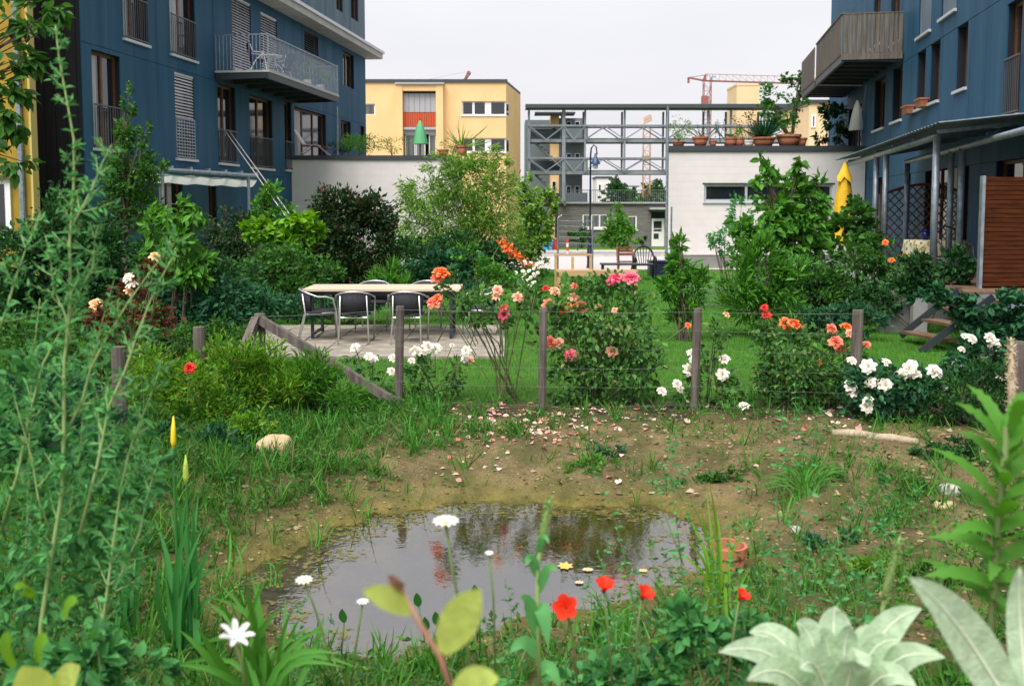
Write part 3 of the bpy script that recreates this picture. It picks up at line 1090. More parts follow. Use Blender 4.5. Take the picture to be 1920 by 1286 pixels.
# projecting bay with blind, red panel and french window
for x0, x1 in ((745, 756.5), (818.5, 832)):
    MB().bx(bxx(x0), bxx(x1), YB - .55, YB - .002, -2, bz_(160)).build('bay_pier', m_apricot, yb)
MB().bx(bxx(756.5) + .003, bxx(818.5) - .003, YB - .5, YB - .002, bz_(172), bz_(160) - .002).build('bay_head', m_apricot, yb)
MB().bx(bxx(743), bxx(834), YB - .68, YB - .002, bz_(160) + .002, bz_(157)).build('bay_coping', m_zinc, yb)
n = 6
for i in range(n):
    MB().bx(bxx(757) + (bxx(818) - bxx(757)) * i / n + .012, bxx(757) + (bxx(818) - bxx(757)) * (i + 1) / n - .012, YB - .1, YB - .05, bz_(211), bz_(176)).build('shutter', m_zinc, yb)
for i in range(14):
    MB().bx(bxx(757) + (bxx(818) - bxx(757)) * i / 14 + .015, bxx(757) + (bxx(818) - bxx(757)) * (i + 1) / 14 - .015, YB - .2, YB - .15, bz_(238), bz_(212)).build('red_board', m_redpanel, yb)
MB().bx(bxx(757), bxx(818), YB - .3, YB, bz_(244), bz_(239)).build('lintel', m_zinc, yb)
MB().bx(bxx(757), bxx(818), YB - .04, YB + .05, bz_(252), bz_(244) - .003).build('blind_box', m_zinc, yb)
m_fglass = mat('grey_curtained_glass', (0.2, 0.22, 0.22), 0.15, 0, (0.06, 0.07, 0.07), 1.2, 0, None, (3, 1, .1))
for x0, x1 in ((759, 778), (779, 797), (804, 817)):
    fo = MB().bx(bxx(x0), bxx(x1), YB + .1, YB + .16, bz_(300), bz_(252) - .004).build('window', m_wframe, yb)
    MB().bx(bxx(x0 + 1.6), bxx(x1 - 1.6), YB + .08, YB + .097, bz_(298), bz_(254.5)).build('pane', m_fglass, fo)
for (zy0, zy1) in ((216, 190), (285, 259)):
    for x0, x1 in ((867, 880.5), (889, 911), (921, 948)):
        pass
    fo = MB().bx(bxx(866), bx1 - .02, YB + .12, YB + .2, bz_(zy0), bz_(zy1)).build('window', m_wframe, yb)
    for x0, x1 in ((868.5, 885.5), (890, 909), (921, 946)):
        MB().bx(bxx(x0), bxx(x1), YB + .1, YB + .117, bz_(zy0 - 2.2), bz_(zy1 + 2.2)).build('pane', m_glass, fo)
    g = MB()
    side(g, 0, 1.38, bz_(zy0) + .002, bz_(zy1) - .002, .2)
    so = g.build('window', m_wframe, yb)
    g = MB()
    a0 = (bx1 + .012 + dx * .15, YB + .41 + .15); a1 = (bx1 + .012 + dx * 1.2, YB + .41 + 1.2)
    g.quad((*a0, bz_(zy0 - 2)), (*a1, bz_(zy0 - 2)), (*a1, bz_(zy1 + 2)), (*a0, bz_(zy1 + 2)))
    g.build('pane', m_glass, so)
    MB().bx(bxx(864), bx1 + .02, YB - .07, YB + .118, bz_(zy0) - .1, bz_(zy0) - .004).build('sill', m_wframe, fo)
fo = MB().bx(bxx(670), bxx(704), YB + .1, YB + .2, bz_(216), bz_(195)).build('window', m_wframe, yb)
MB().bx(bxx(672), bxx(701.5), YB + .08, YB + .097, bz_(214), bz_(197)).build('pane', m_fglass, fo)
MB().bx(bxx(864) + .0, bxx(864) + .06, YB - .3, YB - .2, bz_(300), bz_(296)).build('bracket', m_zinc, yb)

# ------------------------------------------------------------------ steel walkway between the houses
YW = 86.0
m_wsteel = mat('blue_grey_steel', (0.18, 0.21, 0.24), 0.6, 0.2, (0.25, 0.28, 0.31), 1, 0.03)
m_corr = mat('corrugated_sheet', (0.06, 0.068, 0.078), 0.6, 0.3)
ww = thing('steel_walkway', 'grey steel truss walkway with corrugated roof spanning between the houses', 'walkway', (5, YW, -1.6))
def wz(y):
    return P(1200, y, YW)[2]
def wx(x):
    return P(x, 260, YW)[0]
cols = [(992, 325), (1057, 378), (1097, 325), (1171, 325), (1250, 325), (1327, 325), (1370, 325), (1432, 325), (1500, 325)]
for row in (0.0, 2.1):
    for x, yb0 in cols:
        w = .3 if x == 1057 else .16
        MB().bx(wx(x) - w / 2, wx(x) + w / 2, YW + row - .1, YW + row + .1, wz(yb0), wz(206)).build('column', m_wsteel, ww)
for row in (0.0, 2.1):
    for y, h in ((263, .27), (323, .3)):
        MB().bx(wx(990), wx(1505), YW + row - .12 + .23, YW + row + .35, wz(y + 4), wz(y + 4) + h).build('deck_beam', m_wsteel, ww)
    for y in (236, 297):
        MB().bx(wx(990), wx(1505), YW + row - .19, YW + row - .102, wz(y) - .07, wz(y) + .07).build('top_chord', m_wsteel, ww)
for y in (263, 323):
    MB().bx(wx(990), wx(1505), YW + .37, YW + 2.19, wz(y) + .1, wz(y) + .18).build('deck', m_corr, ww)
nodes = [992, 1024, 1057, 1076, 1097, 1134, 1171, 1210, 1250, 1290, 1327, 1350, 1370, 1400, 1432, 1466, 1500]
for row in (0.0, 2.1):
    for yt, yb1 in ((237, 262), (298, 321)):
        for i in range(len(nodes) - 1):
            up = (i % 2 == 0) if nodes[i] >= 1097 else (i % 2 == 1)
            a = (wx(nodes[i]), YW + row - .145, wz(yb1 if up else yt))
            b = (wx(nodes[i + 1]), YW + row - .145, wz(yt if up else yb1))
            MB().bar(a, b, .05, .09).build('diagonal', m_wsteel, ww)
    g = MB()
g = MB()
xs = np.arange(wx(985), wx(1510), .11)
V, Q = [], []
for i, x in enumerate(xs):
    dz = .07 * (i % 2)
    V += [(x, YW - .8, wz(205) + dz), (x, YW + 3.0, wz(204) + .1 + dz), (x, YW - .8, wz(205) + dz + .32), (x, YW + 3.0, wz(204) + .42 + dz)]
    if i:
        k = 4 * i
        Q += [(k - 4, k - 3, k + 1, k), (k - 2, k + 2, k + 3, k - 1), (k - 4, k, k + 2, k - 2)]
g.add(V, Q)
g.build('roof', m_corr, ww)
# stair and galleries at the left end of the walkway
sg = thing('stair_tower', 'steel stair and galleries on the side of the apricot house', 'staircase', (wx(1010), YW + 2, -1.6))
for k, (ya, yb1) in enumerate(((322, 263), (385, 323))):
    MB().bar((wx(1000), YW + 1.2, wz(yb1)), (wx(1062), YW + 1.2, wz(ya)), .9, .14).build('flight', m_wsteel, sg)
    for i in range(10):
        t = (i + .5) / 10
        MB().box((wx(1000) + (wx(1062) - wx(1000)) * t, YW + 1.2, wz(yb1) + (wz(ya) - wz(yb1)) * t + .15), (.28, .85, .04)).build('tread', m_corr, sg)
m_mesh = mat('gallery_panel', (0.13, 0.165, 0.18), 0.6, 0.2)
for ya, yb1 in ((238, 262), (299, 321), (362, 380)):
    MB().bx(wx(996), wx(1052), YW + 2.4, YW + 2.44, wz(yb1), wz(ya)).build('gallery_panel', m_mesh, sg)
# galleries further back and a second house behind the walkway
hb = thing('apartment_house', 'apricot and grey gallery house seen through the steel walkway', 'building', (wx(1060), 96, -1.6))
YH = 97.0
def hx(x): return P(x, 260, YH)[0]
def hz(y): return P(1060, y, YH)[2]
MB().bx(hx(985), hx(1032), YH + 2, YH + 8, -2, hz(222)).build('wall', m_mesh, hb)
MB().bx(hx(1032) + .01, hx(1048), YH - .1, YH + 8, -2, hz(218)).build('wall', m_apricot, hb)
MB().bx(hx(1048) + .01, hx(1092), YH - .05, YH + 6, -2, hz(222)).build('wall', m_mesh, hb)
MB().bx(hx(1002), hx(1076), YH - 2.2, YH + .5, hz(218) + .05, hz(216) + .1).build('canopy', m_corr, hb)
for ya, yb1 in ((240, 262), (300, 322), (362, 383)):
    MB().bx(hx(1052), hx(1100), YH - 1.7, YH - 1.64, hz(yb1), hz(ya)).build('balcony_front', m_mesh, hb)
    MB().bx(hx(1050), hx(1101), YH - 1.63, YH - .1, hz(yb1), hz(yb1) + .2).build('balcony_floor', m_concrete, hb)
    for x in (1062, 1078):
        fo = MB().bx(hx(x), hx(x + 9), YH - .12, YH - .052, hz(yb1 - 2), hz(yb1 - 34)).build('window', m_wframe, hb)
        MB().bx(hx(x + 1), hx(x + 8), YH - .14, YH - .122, hz(yb1 - 3), hz(yb1 - 33)).build('pane', m_glass, fo)
for y in (250, 310, 350):
    fo = MB().bx(hx(1035), hx(1043), YH - .16, YH - .102, hz(y + 10), hz(y - 10)).build('window', m_wframe, hb)
    MB().bx(hx(1036), hx(1042), YH - .18, YH - .162, hz(y + 9), hz(y - 9)).build('pane', m_glass, fo)

# ------------------------------------------------------------------ low timber building under the walkway
m_tim = mat('silvered_timber', (0.12, 0.115, 0.115), 0.85, 0, (0.2, 0.19, 0.185), 1.5, 0.2, 20, (.6, 1, 9))
YT = 87.2
tb = thing('timber_building', 'low grey timber clad building with white door across the street', 'building', (P(1145, 460, YT)[0], YT, -1.7))
tx0, tx1 = P(1046, 420, YT)[0], P(1262, 420, YT)[0]
def tz(y): return P(1150, y, YT)[2]
def tx(x): return P(x, 420, YT)[0]
holes_t = [(tx(1092), tx(1141), tz(428), tz(402)), (tx(1177), tx(1194), tz(430), tz(405)), (tx(1221), tx(1246), tz(462), tz(398))]
z = -1.75
m_tims = [m_tim]
while z < tz(383):
    zz = min(z + .19, tz(382))
    for r in cut_rects((tx0, tx1, z + .012, zz), holes_t):
        MB().bx(r[0], r[1], YT + random.uniform(-.012, .012), YT + .1, r[2], r[3]).build('board', m_tim, tb)
    z += .19
g = MB()
for r in cut_rects((tx0, tx1, -1.9, tz(382)), holes_t):
    g.bx(r[0], r[1], YT + .102, YT + .3, r[2], r[3])
g.build('wall', m_joint, tb)
MB().bx(tx0 - .1, tx1, YT - .25, YT + 7, tz(382) + .002, tz(379)).build('roof_edge', m_zinc, tb)
MB().bx(tx0, tx1, YT + .6, YT + 6, -1.9, tz(383)).build('core', m_joint, tb)
for h, mu in ((holes_t[0], 2), (holes_t[1], 0)):
    g = MB()
    g.bx(h[0], h[1], YT + .03, YT + .1, h[2], h[2] + .12); g.bx(h[0], h[1], YT + .03, YT + .1, h[3] - .1, h[3])
    xs_ = [h[0] + (h[1] - h[0] - .12) * i / (mu + 1) for i in range(mu + 2)]
    for x in xs_:
        g.bx(x, x + .12, YT + .03, YT + .1, h[2] + .12, h[3] - .1)
    fo = g.build('window', m_wframe, tb)
    for i in range(mu + 1):
        MB().bx(xs_[i] + .12, xs_[i + 1], YT + .06, YT + .08, h[2] + .12, h[3] - .1).build('pane', m_fglass, fo)
    MB().bx(h[0] - .1, h[1] + .1, YT - .12, YT + .06, h[2] - .14, h[2] - .01).build('sill', m_wframe, fo)
d0, d1 = holes_t[2][0], holes_t[2][1]
do = MB().bx(d0 + .05, d1, YT + .04, YT + .12, -1.75, tz(410)).build('door', m_wframe, tb)
MB().bx(d0 + .22, d1 - .25, YT + .02, YT + .038, tz(428), tz(415)).build('door_pane', m_glass, do)
MB().bx(d0 + .22, d1 - .25, YT + .02, YT + .038, tz(434), tz(430)).build('door_pane', m_glass, do)
MB().bx(d0 + .22, d1 - .5, YT + .02, YT + .038, tz(448), tz(438)).build('door_pane', m_glass, do)
MB().bx(d0, d1, YT + .05, YT + .1, tz(409), tz(399)).build('fanlight', m_glass, tb)
MB().bx(tx(1215), tx1, YT - 1.2, YT - .03, tz(393), tz(389)).build('door_canopy', m_zinc, tb)
g = MB()
zr0 = tz(379)
for i in range(56):
    x = tx0 + (tx1 - tx0) * i / 55
    g.bar((x, YT + .2, zr0 + .01), (x, YT + .2, zr0 + 1.0), .025)
g.bx(tx0, tx1, YT + .17, YT + .23, zr0 + 1.0, zr0 + 1.06)
g.build('roof_railing', m_wsteel, tb)

# ------------------------------------------------------------------ other far buildings
def plain_house(name, label, x0, x1, y0, y1, Y, m, wins=(), roofm=None, depth=6.0):
    a, b = P(x0, y1, Y), P(x1, y0, Y)
    t = thing(name, label, 'building', ((a[0] + b[0]) / 2, Y, -1.6))
    MB().bx(a[0], b[0], Y, Y + depth, -1.8, b[2]).build('wall', m, t)
    oh = .03 if roofm else .12
    MB().bx(a[0] - oh, b[0] + oh, Y - oh, Y + depth + .1, b[2] + .002, b[2] + .2).build('roof_edge', roofm or m_cap, t)
    for (u0, u1, v0, v1) in wins:
        p, q = P(u0, v1, Y), P(u1, v0, Y)
        fo = MB().bx(p[0], q[0], Y - .05, Y - .003, p[2], q[2]).build('window', m_wframe, t)
        MB().bx(p[0] + .12, q[0] - .12, Y - .07, Y - .052, p[2] + .12, q[2] - .12).build('pane', m_glass, fo)
    return t
m_peach = mat('pale_peach_render', (0.8, 0.6, 0.36), 0.9, 0, (0.76, 0.56, 0.33), 0.8, 0.1, 30)
plain_house('stair_tower', 'windowless apricot stair tower rising above the walkway roof', 1377, 1425, 161, 430, 91.0, m_peach, depth=4, roofm=m_peach)
plain_house('apartment_house', 'apricot house end behind the terrace plants on the right', 1512, 1556, 194, 430, 60.0, m_peach, [(1520, 1530, 215, 240)], depth=6)
plain_house('white_house', 'distant white flat roofed house seen under the walkway', 1118, 1146, 334, 430, 130.0, m_white, [(1138, 1144, 342, 370), (1121, 1128, 345, 358)])
plain_house('distant_house', 'small pale house far off beside the crane mast', 1170, 1198, 350, 430, 260.0, m_white, [(1176, 1180, 354, 360)])
# roof terrace house bits behind the right terrace
def crane(label, px, ytop, ybase, Y, jib, m, tower_w=1.4, counter=None):
    base = P(px, 430, Y)
    zt_, x0 = P(px, ytop, Y)[2], base[0]
    t = thing('tower_crane', label, 'crane', (x0, Y, -2), 'tower cranes on the skyline')
    g = MB()
    w = tower_w / 2
    for sx in (-w, w):
        for sy in (-w, w):
            g.bar((x0 + sx, Y + sy, -2), (x0 + sx, Y + sy, zt_), .1)
    z, k = -2.0, 0
    while z < zt_ - tower_w:
        for sy in (-w, w):
            s = 1 if k % 2 else -1
            g.bar((x0 - s * w, Y + sy, z), (x0 + s * w, Y + sy, z + tower_w), .05)
            g.bar((x0 - w, Y + sy, z), (x0 + w, Y + sy, z), .05)
        for sx in (-w, w):
            s = 1 if k % 2 else -1
            g.bar((x0 + sx, Y - s * w, z), (x0 + sx, Y + s * w, z + tower_w), .05)
        z += tower_w
        k += 1
    g.build('mast', m, t)
    g = MB()
    a, b = P(jib[0], jib[1], Y), P(jib[2], jib[3], Y)
    hh = jib[4]
    n = 13
    for i in range(n + 1):
        p = a + (b - a) * i / n
        hhi = hh * min(1, 5 * (1 - i / n) + .25)
        top = p + (0, 0, hhi)
        if i:
            g.bar(pp, p + (0, -.5, 0), .12); g.bar(pp + (0, 1, 0), p + (0, .5, 0), .12)
            g.bar(pt_, top, .07); g.bar(pt_, p + (0, -.5, 0), .04); g.bar(pt_, pp, .04)
        pp, pt_ = p + (0, -.5, 0), top
    g.build('jib', m, t)
    return t, x0, zt_
m_crane = mat('crane_red', (0.3, 0.11, 0.1), 0.8)
m_crane_o = mat('crane_orange', (0.4, 0.2, 0.09), 0.7)
t, x0, zc = crane('red tower crane with long jib and blue sign above the walkway', 1322, 146, 430, 150.0, (1322, 152, 1490, 157, 1.0), m_crane, 1.05)
g = MB()
a, b = P(1291, 146, 150.0), P(1322, 152, 150.0)
g.bar(a, b, .5, .2)
g.bar(P(1322, 141, 150.0), a, .08); g.bar(P(1322, 141, 150.0), b, .35, .3); g.bar(P(1322, 141, 150), P(1345, 143, 150), .08)
g.bar(a, a - (0, 0, .8), .3)
g.build('counter_jib', m_crane, t)
MB().bx(P(1328, 145, 149.2)[0], P(1346, 145, 149.2)[0], 149.2, 149.3, P(1330, 146, 149.2)[2], P(1330, 141, 149.2)[2]).build('sign', mat('crane_sign', (0.75, 0.76, 0.8), 0.6), t)
g = MB()                                        # lettering on the sign, too far away to be read
for i, x in enumerate((1329.5, 1332.5, 1335.5, 1338.5, 1341.5)):
    c = P(x + .9, 143.5, 149.15)
    g.bx(c[0] - .09, c[0] - .03, 149.16, 149.19, c[2] - .13, c[2] + .13)
    if i in (0, 2, 4):
        g.bx(c[0] - .03, c[0] + .08, 149.16, 149.19, c[2] + .07, c[2] + .13)
    if i in (1, 2, 3):
        g.bx(c[0] - .03, c[0] + .08, 149.16, 149.19, c[2] - .13, c[2] - .07)
g.build('lettering', mat('crane_lettering', (0.03, 0.06, 0.3), 0.6), t)
MB().bx(P(1317, 180, 149)[0], P(1329, 180, 149)[0], 148.9, 149.9, P(1320, 200, 149)[2], P(1320, 180, 149)[2]).build('cab', m_crane, t)
t, x0, zc = crane('faded orange tower crane seen end on through the walkway', 1211, 236, 430, 190.0, (1207, 233, 1222, 226, 1.2), m_crane_o, 1.3)
MB().bx(P(1203, 300, 190)[0], P(1218, 300, 190)[0], 188.5, 190, P(1210, 302, 190)[2], P(1210, 293, 190)[2]).build('climbing_frame', m_crane_o, t)
t = thing('crane_jib', 'tip of a red crane jib poking above the apricot house roof', 'crane', P(868, 152, 120))
g = MB()
g.bar(P(866, 160, 120), P(879, 134, 120), .22); g.bar(P(866, 160, 120), P(878, 136, 120) + (.3, .4, 0), .12)
g.bar(P(879, 134, 120), P(880, 140, 120), .3)
g.build('jib', m_crane, t)
MB().tube([P(879, 134, 120), P(800, 150, 115)], .015, 4).build('stay_cable', m_zinc, t)

# ------------------------------------------------------------------ street furniture
m_navy_paint = mat('navy_paint', (0.012, 0.02, 0.05), 0.4, 0.1)
lamp_b = G(1106, 501, -.03)
lx, ly = lamp_b[0], lamp_b[1]
lz = gzf(lx, ly)
sl = thing('street_lamp', 'dark blue street lamp with hooked neck and bell shade', 'street lamp', (lx, ly, lz))
u = mpp(ly)
MB().lathe((0, 0, 0), [(.001, 0), (.115, 0), (.115, .08), (.1, .12), (.1, .36), (.112, .38), (.112, .42), (.1, .44), (.1, .66), (.075, .7), (.085, .74), (.08, .8), (.05, .84), (.001, .85)], 14).build('base', m_navy_paint, sl, True, True)
Ht = (501 - 272) * u
MB().tube([(0, 0, .8), (0, 0, Ht - .35), (.02, 0, Ht - .1), (.1, 0, Ht + .02), (.19, 0, Ht - .05), (.22, 0, Ht - .3)], [.035, .028, .026, .024, .022, .02], 8).build('pole', m_navy_paint, sl, True, True)
MB().lathe((.17, 0, Ht - .62), [(.16, 0), (.15, .05), (.1, .16), (.05, .24), (.035, .36), (.001, .37)], 14).build('shade', mat('lamp_blue', (0.03, 0.07, 0.16), 0.4), sl, True, True)
MB().lathe((.17, 0, Ht - .78), [(.001, 0), (.07, .01), (.085, .08), (.08, .165), (.001, .166)], 12).build('lantern_glass', mat('milky_glass', (0.6, 0.62, 0.65), 0.2), sl, True, True)
# steel pipe at the corner of the white block
c = P(1249, 500, 32.6)
o = MB().tube([(c[0], c[1], gzf(c[0], c[1]) - .05), (c[0], c[1], P(1249, 200, 32.6)[2])], [.05, .04], 8).build('steel_pipe', m_galv)
tag(o, 'tall galvanised pipe at the corner of the right white block', 'pipe')
# mesh fence at the end of the gardens
ef = thing('wire_fence', 'thin wire fence with steel posts at the street end of the gardens', 'fence', P(1150, 500, 31.5))
for px, yt in ((1046, 409), (1111, 412), (1258, 388)):
    c = P(px, 480, 31.5)
    MB().tube([(c[0], c[1], gzf(c[0], c[1])), (c[0], c[1], P(px, yt, 31.5)[2])], .03, 6).build('post', m_galv, ef)
for y in (414, 424, 434, 444, 456):
    MB().tube([P(1046, y, 31.5), P(1111, y + 1, 31.5)], .006, 4).build('wire', m_galv, ef)
c = P(1046, 409, 31.5)
MB().tube([c, c + (.13, 0, .1)], .02, 6).build('post_arm', m_galv, ef)
def ground_at(px, py, Y):
    q = P(px, py, Y)
    return np.array((q[0], Y, gzf(q[0], Y)))
# red and white bollard, bench, crates
Yb = 58.0
c = ground_at(1064, 480, 56.0)
bo = thing('bollard', 'slim red and white striped bollard on the street', 'bollard', c)
for i in range(4):
    MB().lathe((0, 0, .22 * i + .02), [(.001, 0), (.07, 0), (.07, .218), (.001, .219)], 10).build('band', mat('signal_red', (0.55, 0.06, 0.03), 0.5) if i % 2 else m_wframe, bo, True)
c = ground_at(1065, 465, 64.0)
be = thing('park_bench', 'plain slatted bench on the far pavement', 'bench', c + (0, 0, .12))
MB().box((0, -.1, .45), (1.5, .12, .05)).build('seat_plank', m_grey_wood, be, True)
MB().box((0, .06, .45), (1.5, .12, .05)).build('seat_plank', m_grey_wood, be, True)
MB().box((0, .22, .78), (1.5, .04, .12)).build('backrest', m_grey_wood, be, True)
for x in (-.62, .62):
    MB().box((x, 0, .21), (.06, .34, .42)).build('leg', m_steel_dark, be, True)
    MB().box((x, .24, .6), (.05, .04, .42)).build('back_post', m_steel_dark, be, True)
def bin_(px, py, Y, w, h, m, label):
    c = ground_at(px, py, Y)
    t = thing('waste_bin', label, 'bin', c + (0, 0, .12), 'bins on the far pavement')
    MB().hexa([(-w * .42, -.22, .06), (w * .42, -.22, .06), (w * .42, .22, .06), (-w * .42, .22, .06), (-w / 2, -.26, h), (w / 2, -.26, h), (w / 2, .26, h), (-w / 2, .26, h)]).build('tub', m, t, True)
    MB().hexa([(-w * .54, -.29, h + .003), (w * .54, -.29, h + .003), (w * .54, .29, h + .003), (-w * .54, .29, h + .003), (-w * .5, -.25, h + .08), (w * .5, -.25, h + .08), (w * .5, .25, h + .08), (-w * .5, .25, h + .08)]).build('lid', m, t, True)
    for x in (-w * .3, w * .3):
        MB().tube([(x - .02, .2, .06), (x + .02, .2, .06)], .06, 8).build('wheel', m_steel_dark, t, True)
bin_(1027, 460, 64.2, .62, .62, mat('bright_blue_plastic', (0.03, 0.3, 0.65), 0.4), 'bright blue bin on the far pavement')
bin_(1040, 458, 64.6, .4, .72, mat('red_plastic', (0.5, 0.05, 0.03), 0.4), 'small red bin next to the blue one')

# ------------------------------------------------------------------ garden furniture
m_tube = mat('brushed_tube', (0.6, 0.61, 0.62), 0.3, 0.75)
m_wicker = mat('black_wicker', (0.012, 0.013, 0.02), 0.7, 0, (0.03, 0.03, 0.04), 60, 0.5, 120)
def bistro_chair():
    t = thing('bistro_chair', 'x', 'chair', (0, 0, 0), 'wicker chairs round the patio table')
    def rim(a):            # a from -1 (left arm) over the back to +1
        th = math.pi * (0.5 + 0.5 * a)
        return np.array((-.28 * math.cos(th), -.02 - .27 * math.sin(th), .66 + .1 * math.sin(th)))
    arc = [rim(a) for a in np.linspace(-1, 1, 15)]
    hoop = [(-.25, .27, 0), (-.27, .25, .45), (-.28, .2, .63), (-.28, .1, .66)] + arc + [(.28, .1, .66), (.28, .2, .63), (.27, .25, .45), (.25, .27, 0)]
    MB().tube(hoop, .0125, 6).build('frame', m_tube, t, True, True)
    for x in (-1, 1):
        MB().tube([(.22 * x, -.3, 0), (.2 * x, -.2, .4), (.19 * x, -.24, .7)], .0125, 6).build('rear_leg', m_tube, t, True, True)
        MB().tube([(.2 * x, -.2, .4), (.24 * x, .22, .42)], .011, 6).build('seat_rail', m_tube, t, True, True)
    MB().tube([(-.2, -.2, .38), (.2, -.2, .38)], .01, 6).build('stretcher', m_tube, t, True)
    V, Q = [], []
    n = 14
    for i in range(n + 1):
        p = rim(-.72 + 1.44 * i / n)
        V += [(p[0] * .86, p[1] * .86, .44), (p[0], p[1], p[2]), (p[0] * .9, p[1] * .9 + .012, p[2]), (p[0] * .8, p[1] * .8 + .012, .44)]
        if i:
            k = 4 * i
            Q += [(k - 4, k, k + 1, k - 3), (k - 2, k + 2, k + 3, k - 1), (k - 3, k + 1, k + 2, k - 2), (k - 1, k + 3, k, k - 4)]
    MB().add(V, Q).build('backrest', m_wicker, t, True, True)
    g = MB()
    prof = [(.0, .455), (.19, .45), (.235, .435), (.235, .41), (.0, .4)]
    n = 16
    V, F = [], []
    for r, z in prof:
        for k in range(n):
            a = 2 * math.pi * k / n
            sx = abs(math.cos(a)) ** .6 * math.copysign(1, math.cos(a))
            sy = abs(math.sin(a)) ** .6 * math.copysign(1, math.sin(a))
            V.append((sx * r, sy * r * 1.03, z))
    for i in range(len(prof) - 1):
        for k in range(n):
            k2 = (k + 1) % n
            F.append((i * n + k, (i + 1) * n + k, (i + 1) * n + k2, i * n + k2))
    MB().add(V, F).build('seat', m_wicker, t, True, True)
    return t
TAB_Y = 15.4
spots = [(598, 14.9, -1.35, 'black wicker chair at the left end of the patio table, facing right'),
         (666, 14.6, 0.06, 'black wicker chair backing on the lawn, left of the two in front of the table'),
         (766, 14.6, -.04, 'black wicker chair backing on the lawn, in front of the table behind a fence post'),
         (700, 16.2, math.pi, 'black wicker chair on the hedge side of the patio table, left one'),
         (800, 16.2, math.pi, 'black wicker chair on the hedge side of the patio table, right one'),
         (905, 15.3, math.pi / 2 + .2, 'black wicker chair at the right end of the patio table')]
proto = bistro_chair()
for i, (px, y, rz, lab) in enumerate(spots):
    o = proto if i == 0 else copy_tree(proto)
    o.location = (P(px, 600, y)[0], y, .042)
    o.rotation_euler = (0, 0, rz)
    o['label'] = lab
m_tablewood = mat('sun_bleached_wood', (0.5, 0.39, 0.28), 0.7, 0, (0.6, 0.49, 0.37), 2, 0.15, 20, (.6, 8, 8))
ta = thing('dining_table', 'long wooden slatted dining table on black legs on the patio', 'table', (P(722, 600, TAB_Y)[0], TAB_Y, .04))
for j in range(7):
    MB().box((0, -.42 + j * .14, .735), (2.38 - .02 * (j % 2), .128, .032)).build('slat', m_tablewood, ta, True)
MB().box((0, -.4, .69), (2.2, .04, .05)).build('apron', m_steel_dark, ta, True)
MB().box((0, .4, .69), (2.2, .04, .05)).build('apron', m_steel_dark, ta, True)
for x in (-1.05, 1.05):
    for y in (-.4, .4):
        MB().box((x, y, .345), (.045, .045, .69)).build('leg', m_steel_dark, ta, True)
    MB().box((x, 0, .06), (.035, .75, .035)).build('foot_bar', m_steel_dark, ta, True)

# light wooden bench near the end of the garden
m_pine = mat('pale_pine', (0.4, 0.24, 0.11), 0.75, 0, (0.48, 0.32, 0.17), 3, 0.1, 20, (1, 6, 6))
YBn = 22.6
wb0 = ground_at(1117, 540, YBn)
bn = thing('garden_bench', 'pale pine bench with a half open back near the far lawn', 'bench', wb0)
def lx_(px): return P(px, 520, YBn)[0] - wb0[0]
def lz_(py): return P(1117, py, YBn)[2] - wb0[2]
for j in range(4):
    MB().box(((lx_(1043) + lx_(1194)) / 2, -.2 + j * .13, lz_(508)), (lx_(1194) - lx_(1043), .115, .035)).build('seat_plank', m_pine, bn, True)
MB().box(((lx_(1043) + lx_(1194)) / 2, -.25, lz_(513)), (lx_(1190) - lx_(1047), .03, .09)).build('front_rail', m_pine, bn, True)
for px in (1047, 1190):
    MB().box((lx_(px), -.22, lz_(513) / 2 - .03), (.07, .06, lz_(513) - .06)).build('front_leg', m_pine, bn, True)
for px, yt in ((1043, 481), (1075, 483), (1109, 481)):
    MB().box((lx_(px), .27, lz_(yt) / 2), (.06, .06, lz_(yt))).build('back_post', m_pine, bn, True)
MB().box(((lx_(1040) + lx_(1112)) / 2, .27, lz_(481) + .025), (lx_(1112) - lx_(1040), .07, .045)).build('back_rail', m_pine, bn, True)
MB().box((lx_(1190), .27, lz_(512) / 2), (.06, .06, lz_(512))).build('back_post', m_pine, bn, True)
# black plastic armchair, folding chair, low dark table and navy box behind it
m_blackpl = mat('black_plastic', (0.015, 0.014, 0.018), 0.35)
m_redwood = mat('red_brown_wood', (0.16, 0.05, 0.03), 0.7)
YC = 27.5
c = ground_at(1207, 505, YC)
pc = thing('plastic_armchair', 'black moulded plastic armchair with fan back near the white wall', 'chair', c)
arc = [(-.27, 0, .44), (-.29, .02, .62)] + [(-.27 * math.cos(a), .06 + .1 * math.sin(a), .62 + .3 * math.sin(a)) for a in np.linspace(.15, math.pi - .15, 11)] + [(.29, .02, .62), (.27, 0, .44)]
MB().tube(arc, .028, 6).build('back_rim', m_blackpl, pc, True, True)
for k in range(-3, 4):
    x = k * .055
    top = .62 + .3 * math.sqrt(max(0, 1 - (x * 1.5 / .27) ** 2))
    MB().tube([(x, .02, .44), (x * 1.3, .09, .66), (x * 1.6, .13, top)], .012, 5).build('back_slat', m_blackpl, pc, True)
g = MB().box((0, -.2, .43), (.52, .48, .04))
g.build('seat', m_blackpl, pc, True)
for x in (-1, 1):
    MB().tube([(.28 * x, .03, .62), (.29 * x, -.2, .64), (.28 * x, -.4, .6)], .025, 6).build('armrest', m_blackpl, pc, True)
    MB().tube([(.26 * x, -.42, 0), (.28 * x, -.4, .6)], .03, 6).build('leg', m_blackpl, pc, True)
    MB().tube([(.27 * x, .1, 0), (.26 * x, .02, .45)], .03, 6).build('leg', m_blackpl, pc, True)
c = ground_at(1172, 505, 28.2)
fc = thing('folding_chair', 'red brown wooden folding chair left of the black plastic armchair', 'chair', c)
for x in (-.22, .22):
    MB().bar((x, -.28, 0), (x, .22, .88), .04, .03).build('side_rail', m_redwood, fc, True)
    MB().bar((x * .85, .25, 0), (x * .85, -.22, .46), .04, .03).build('leg', m_redwood, fc, True)
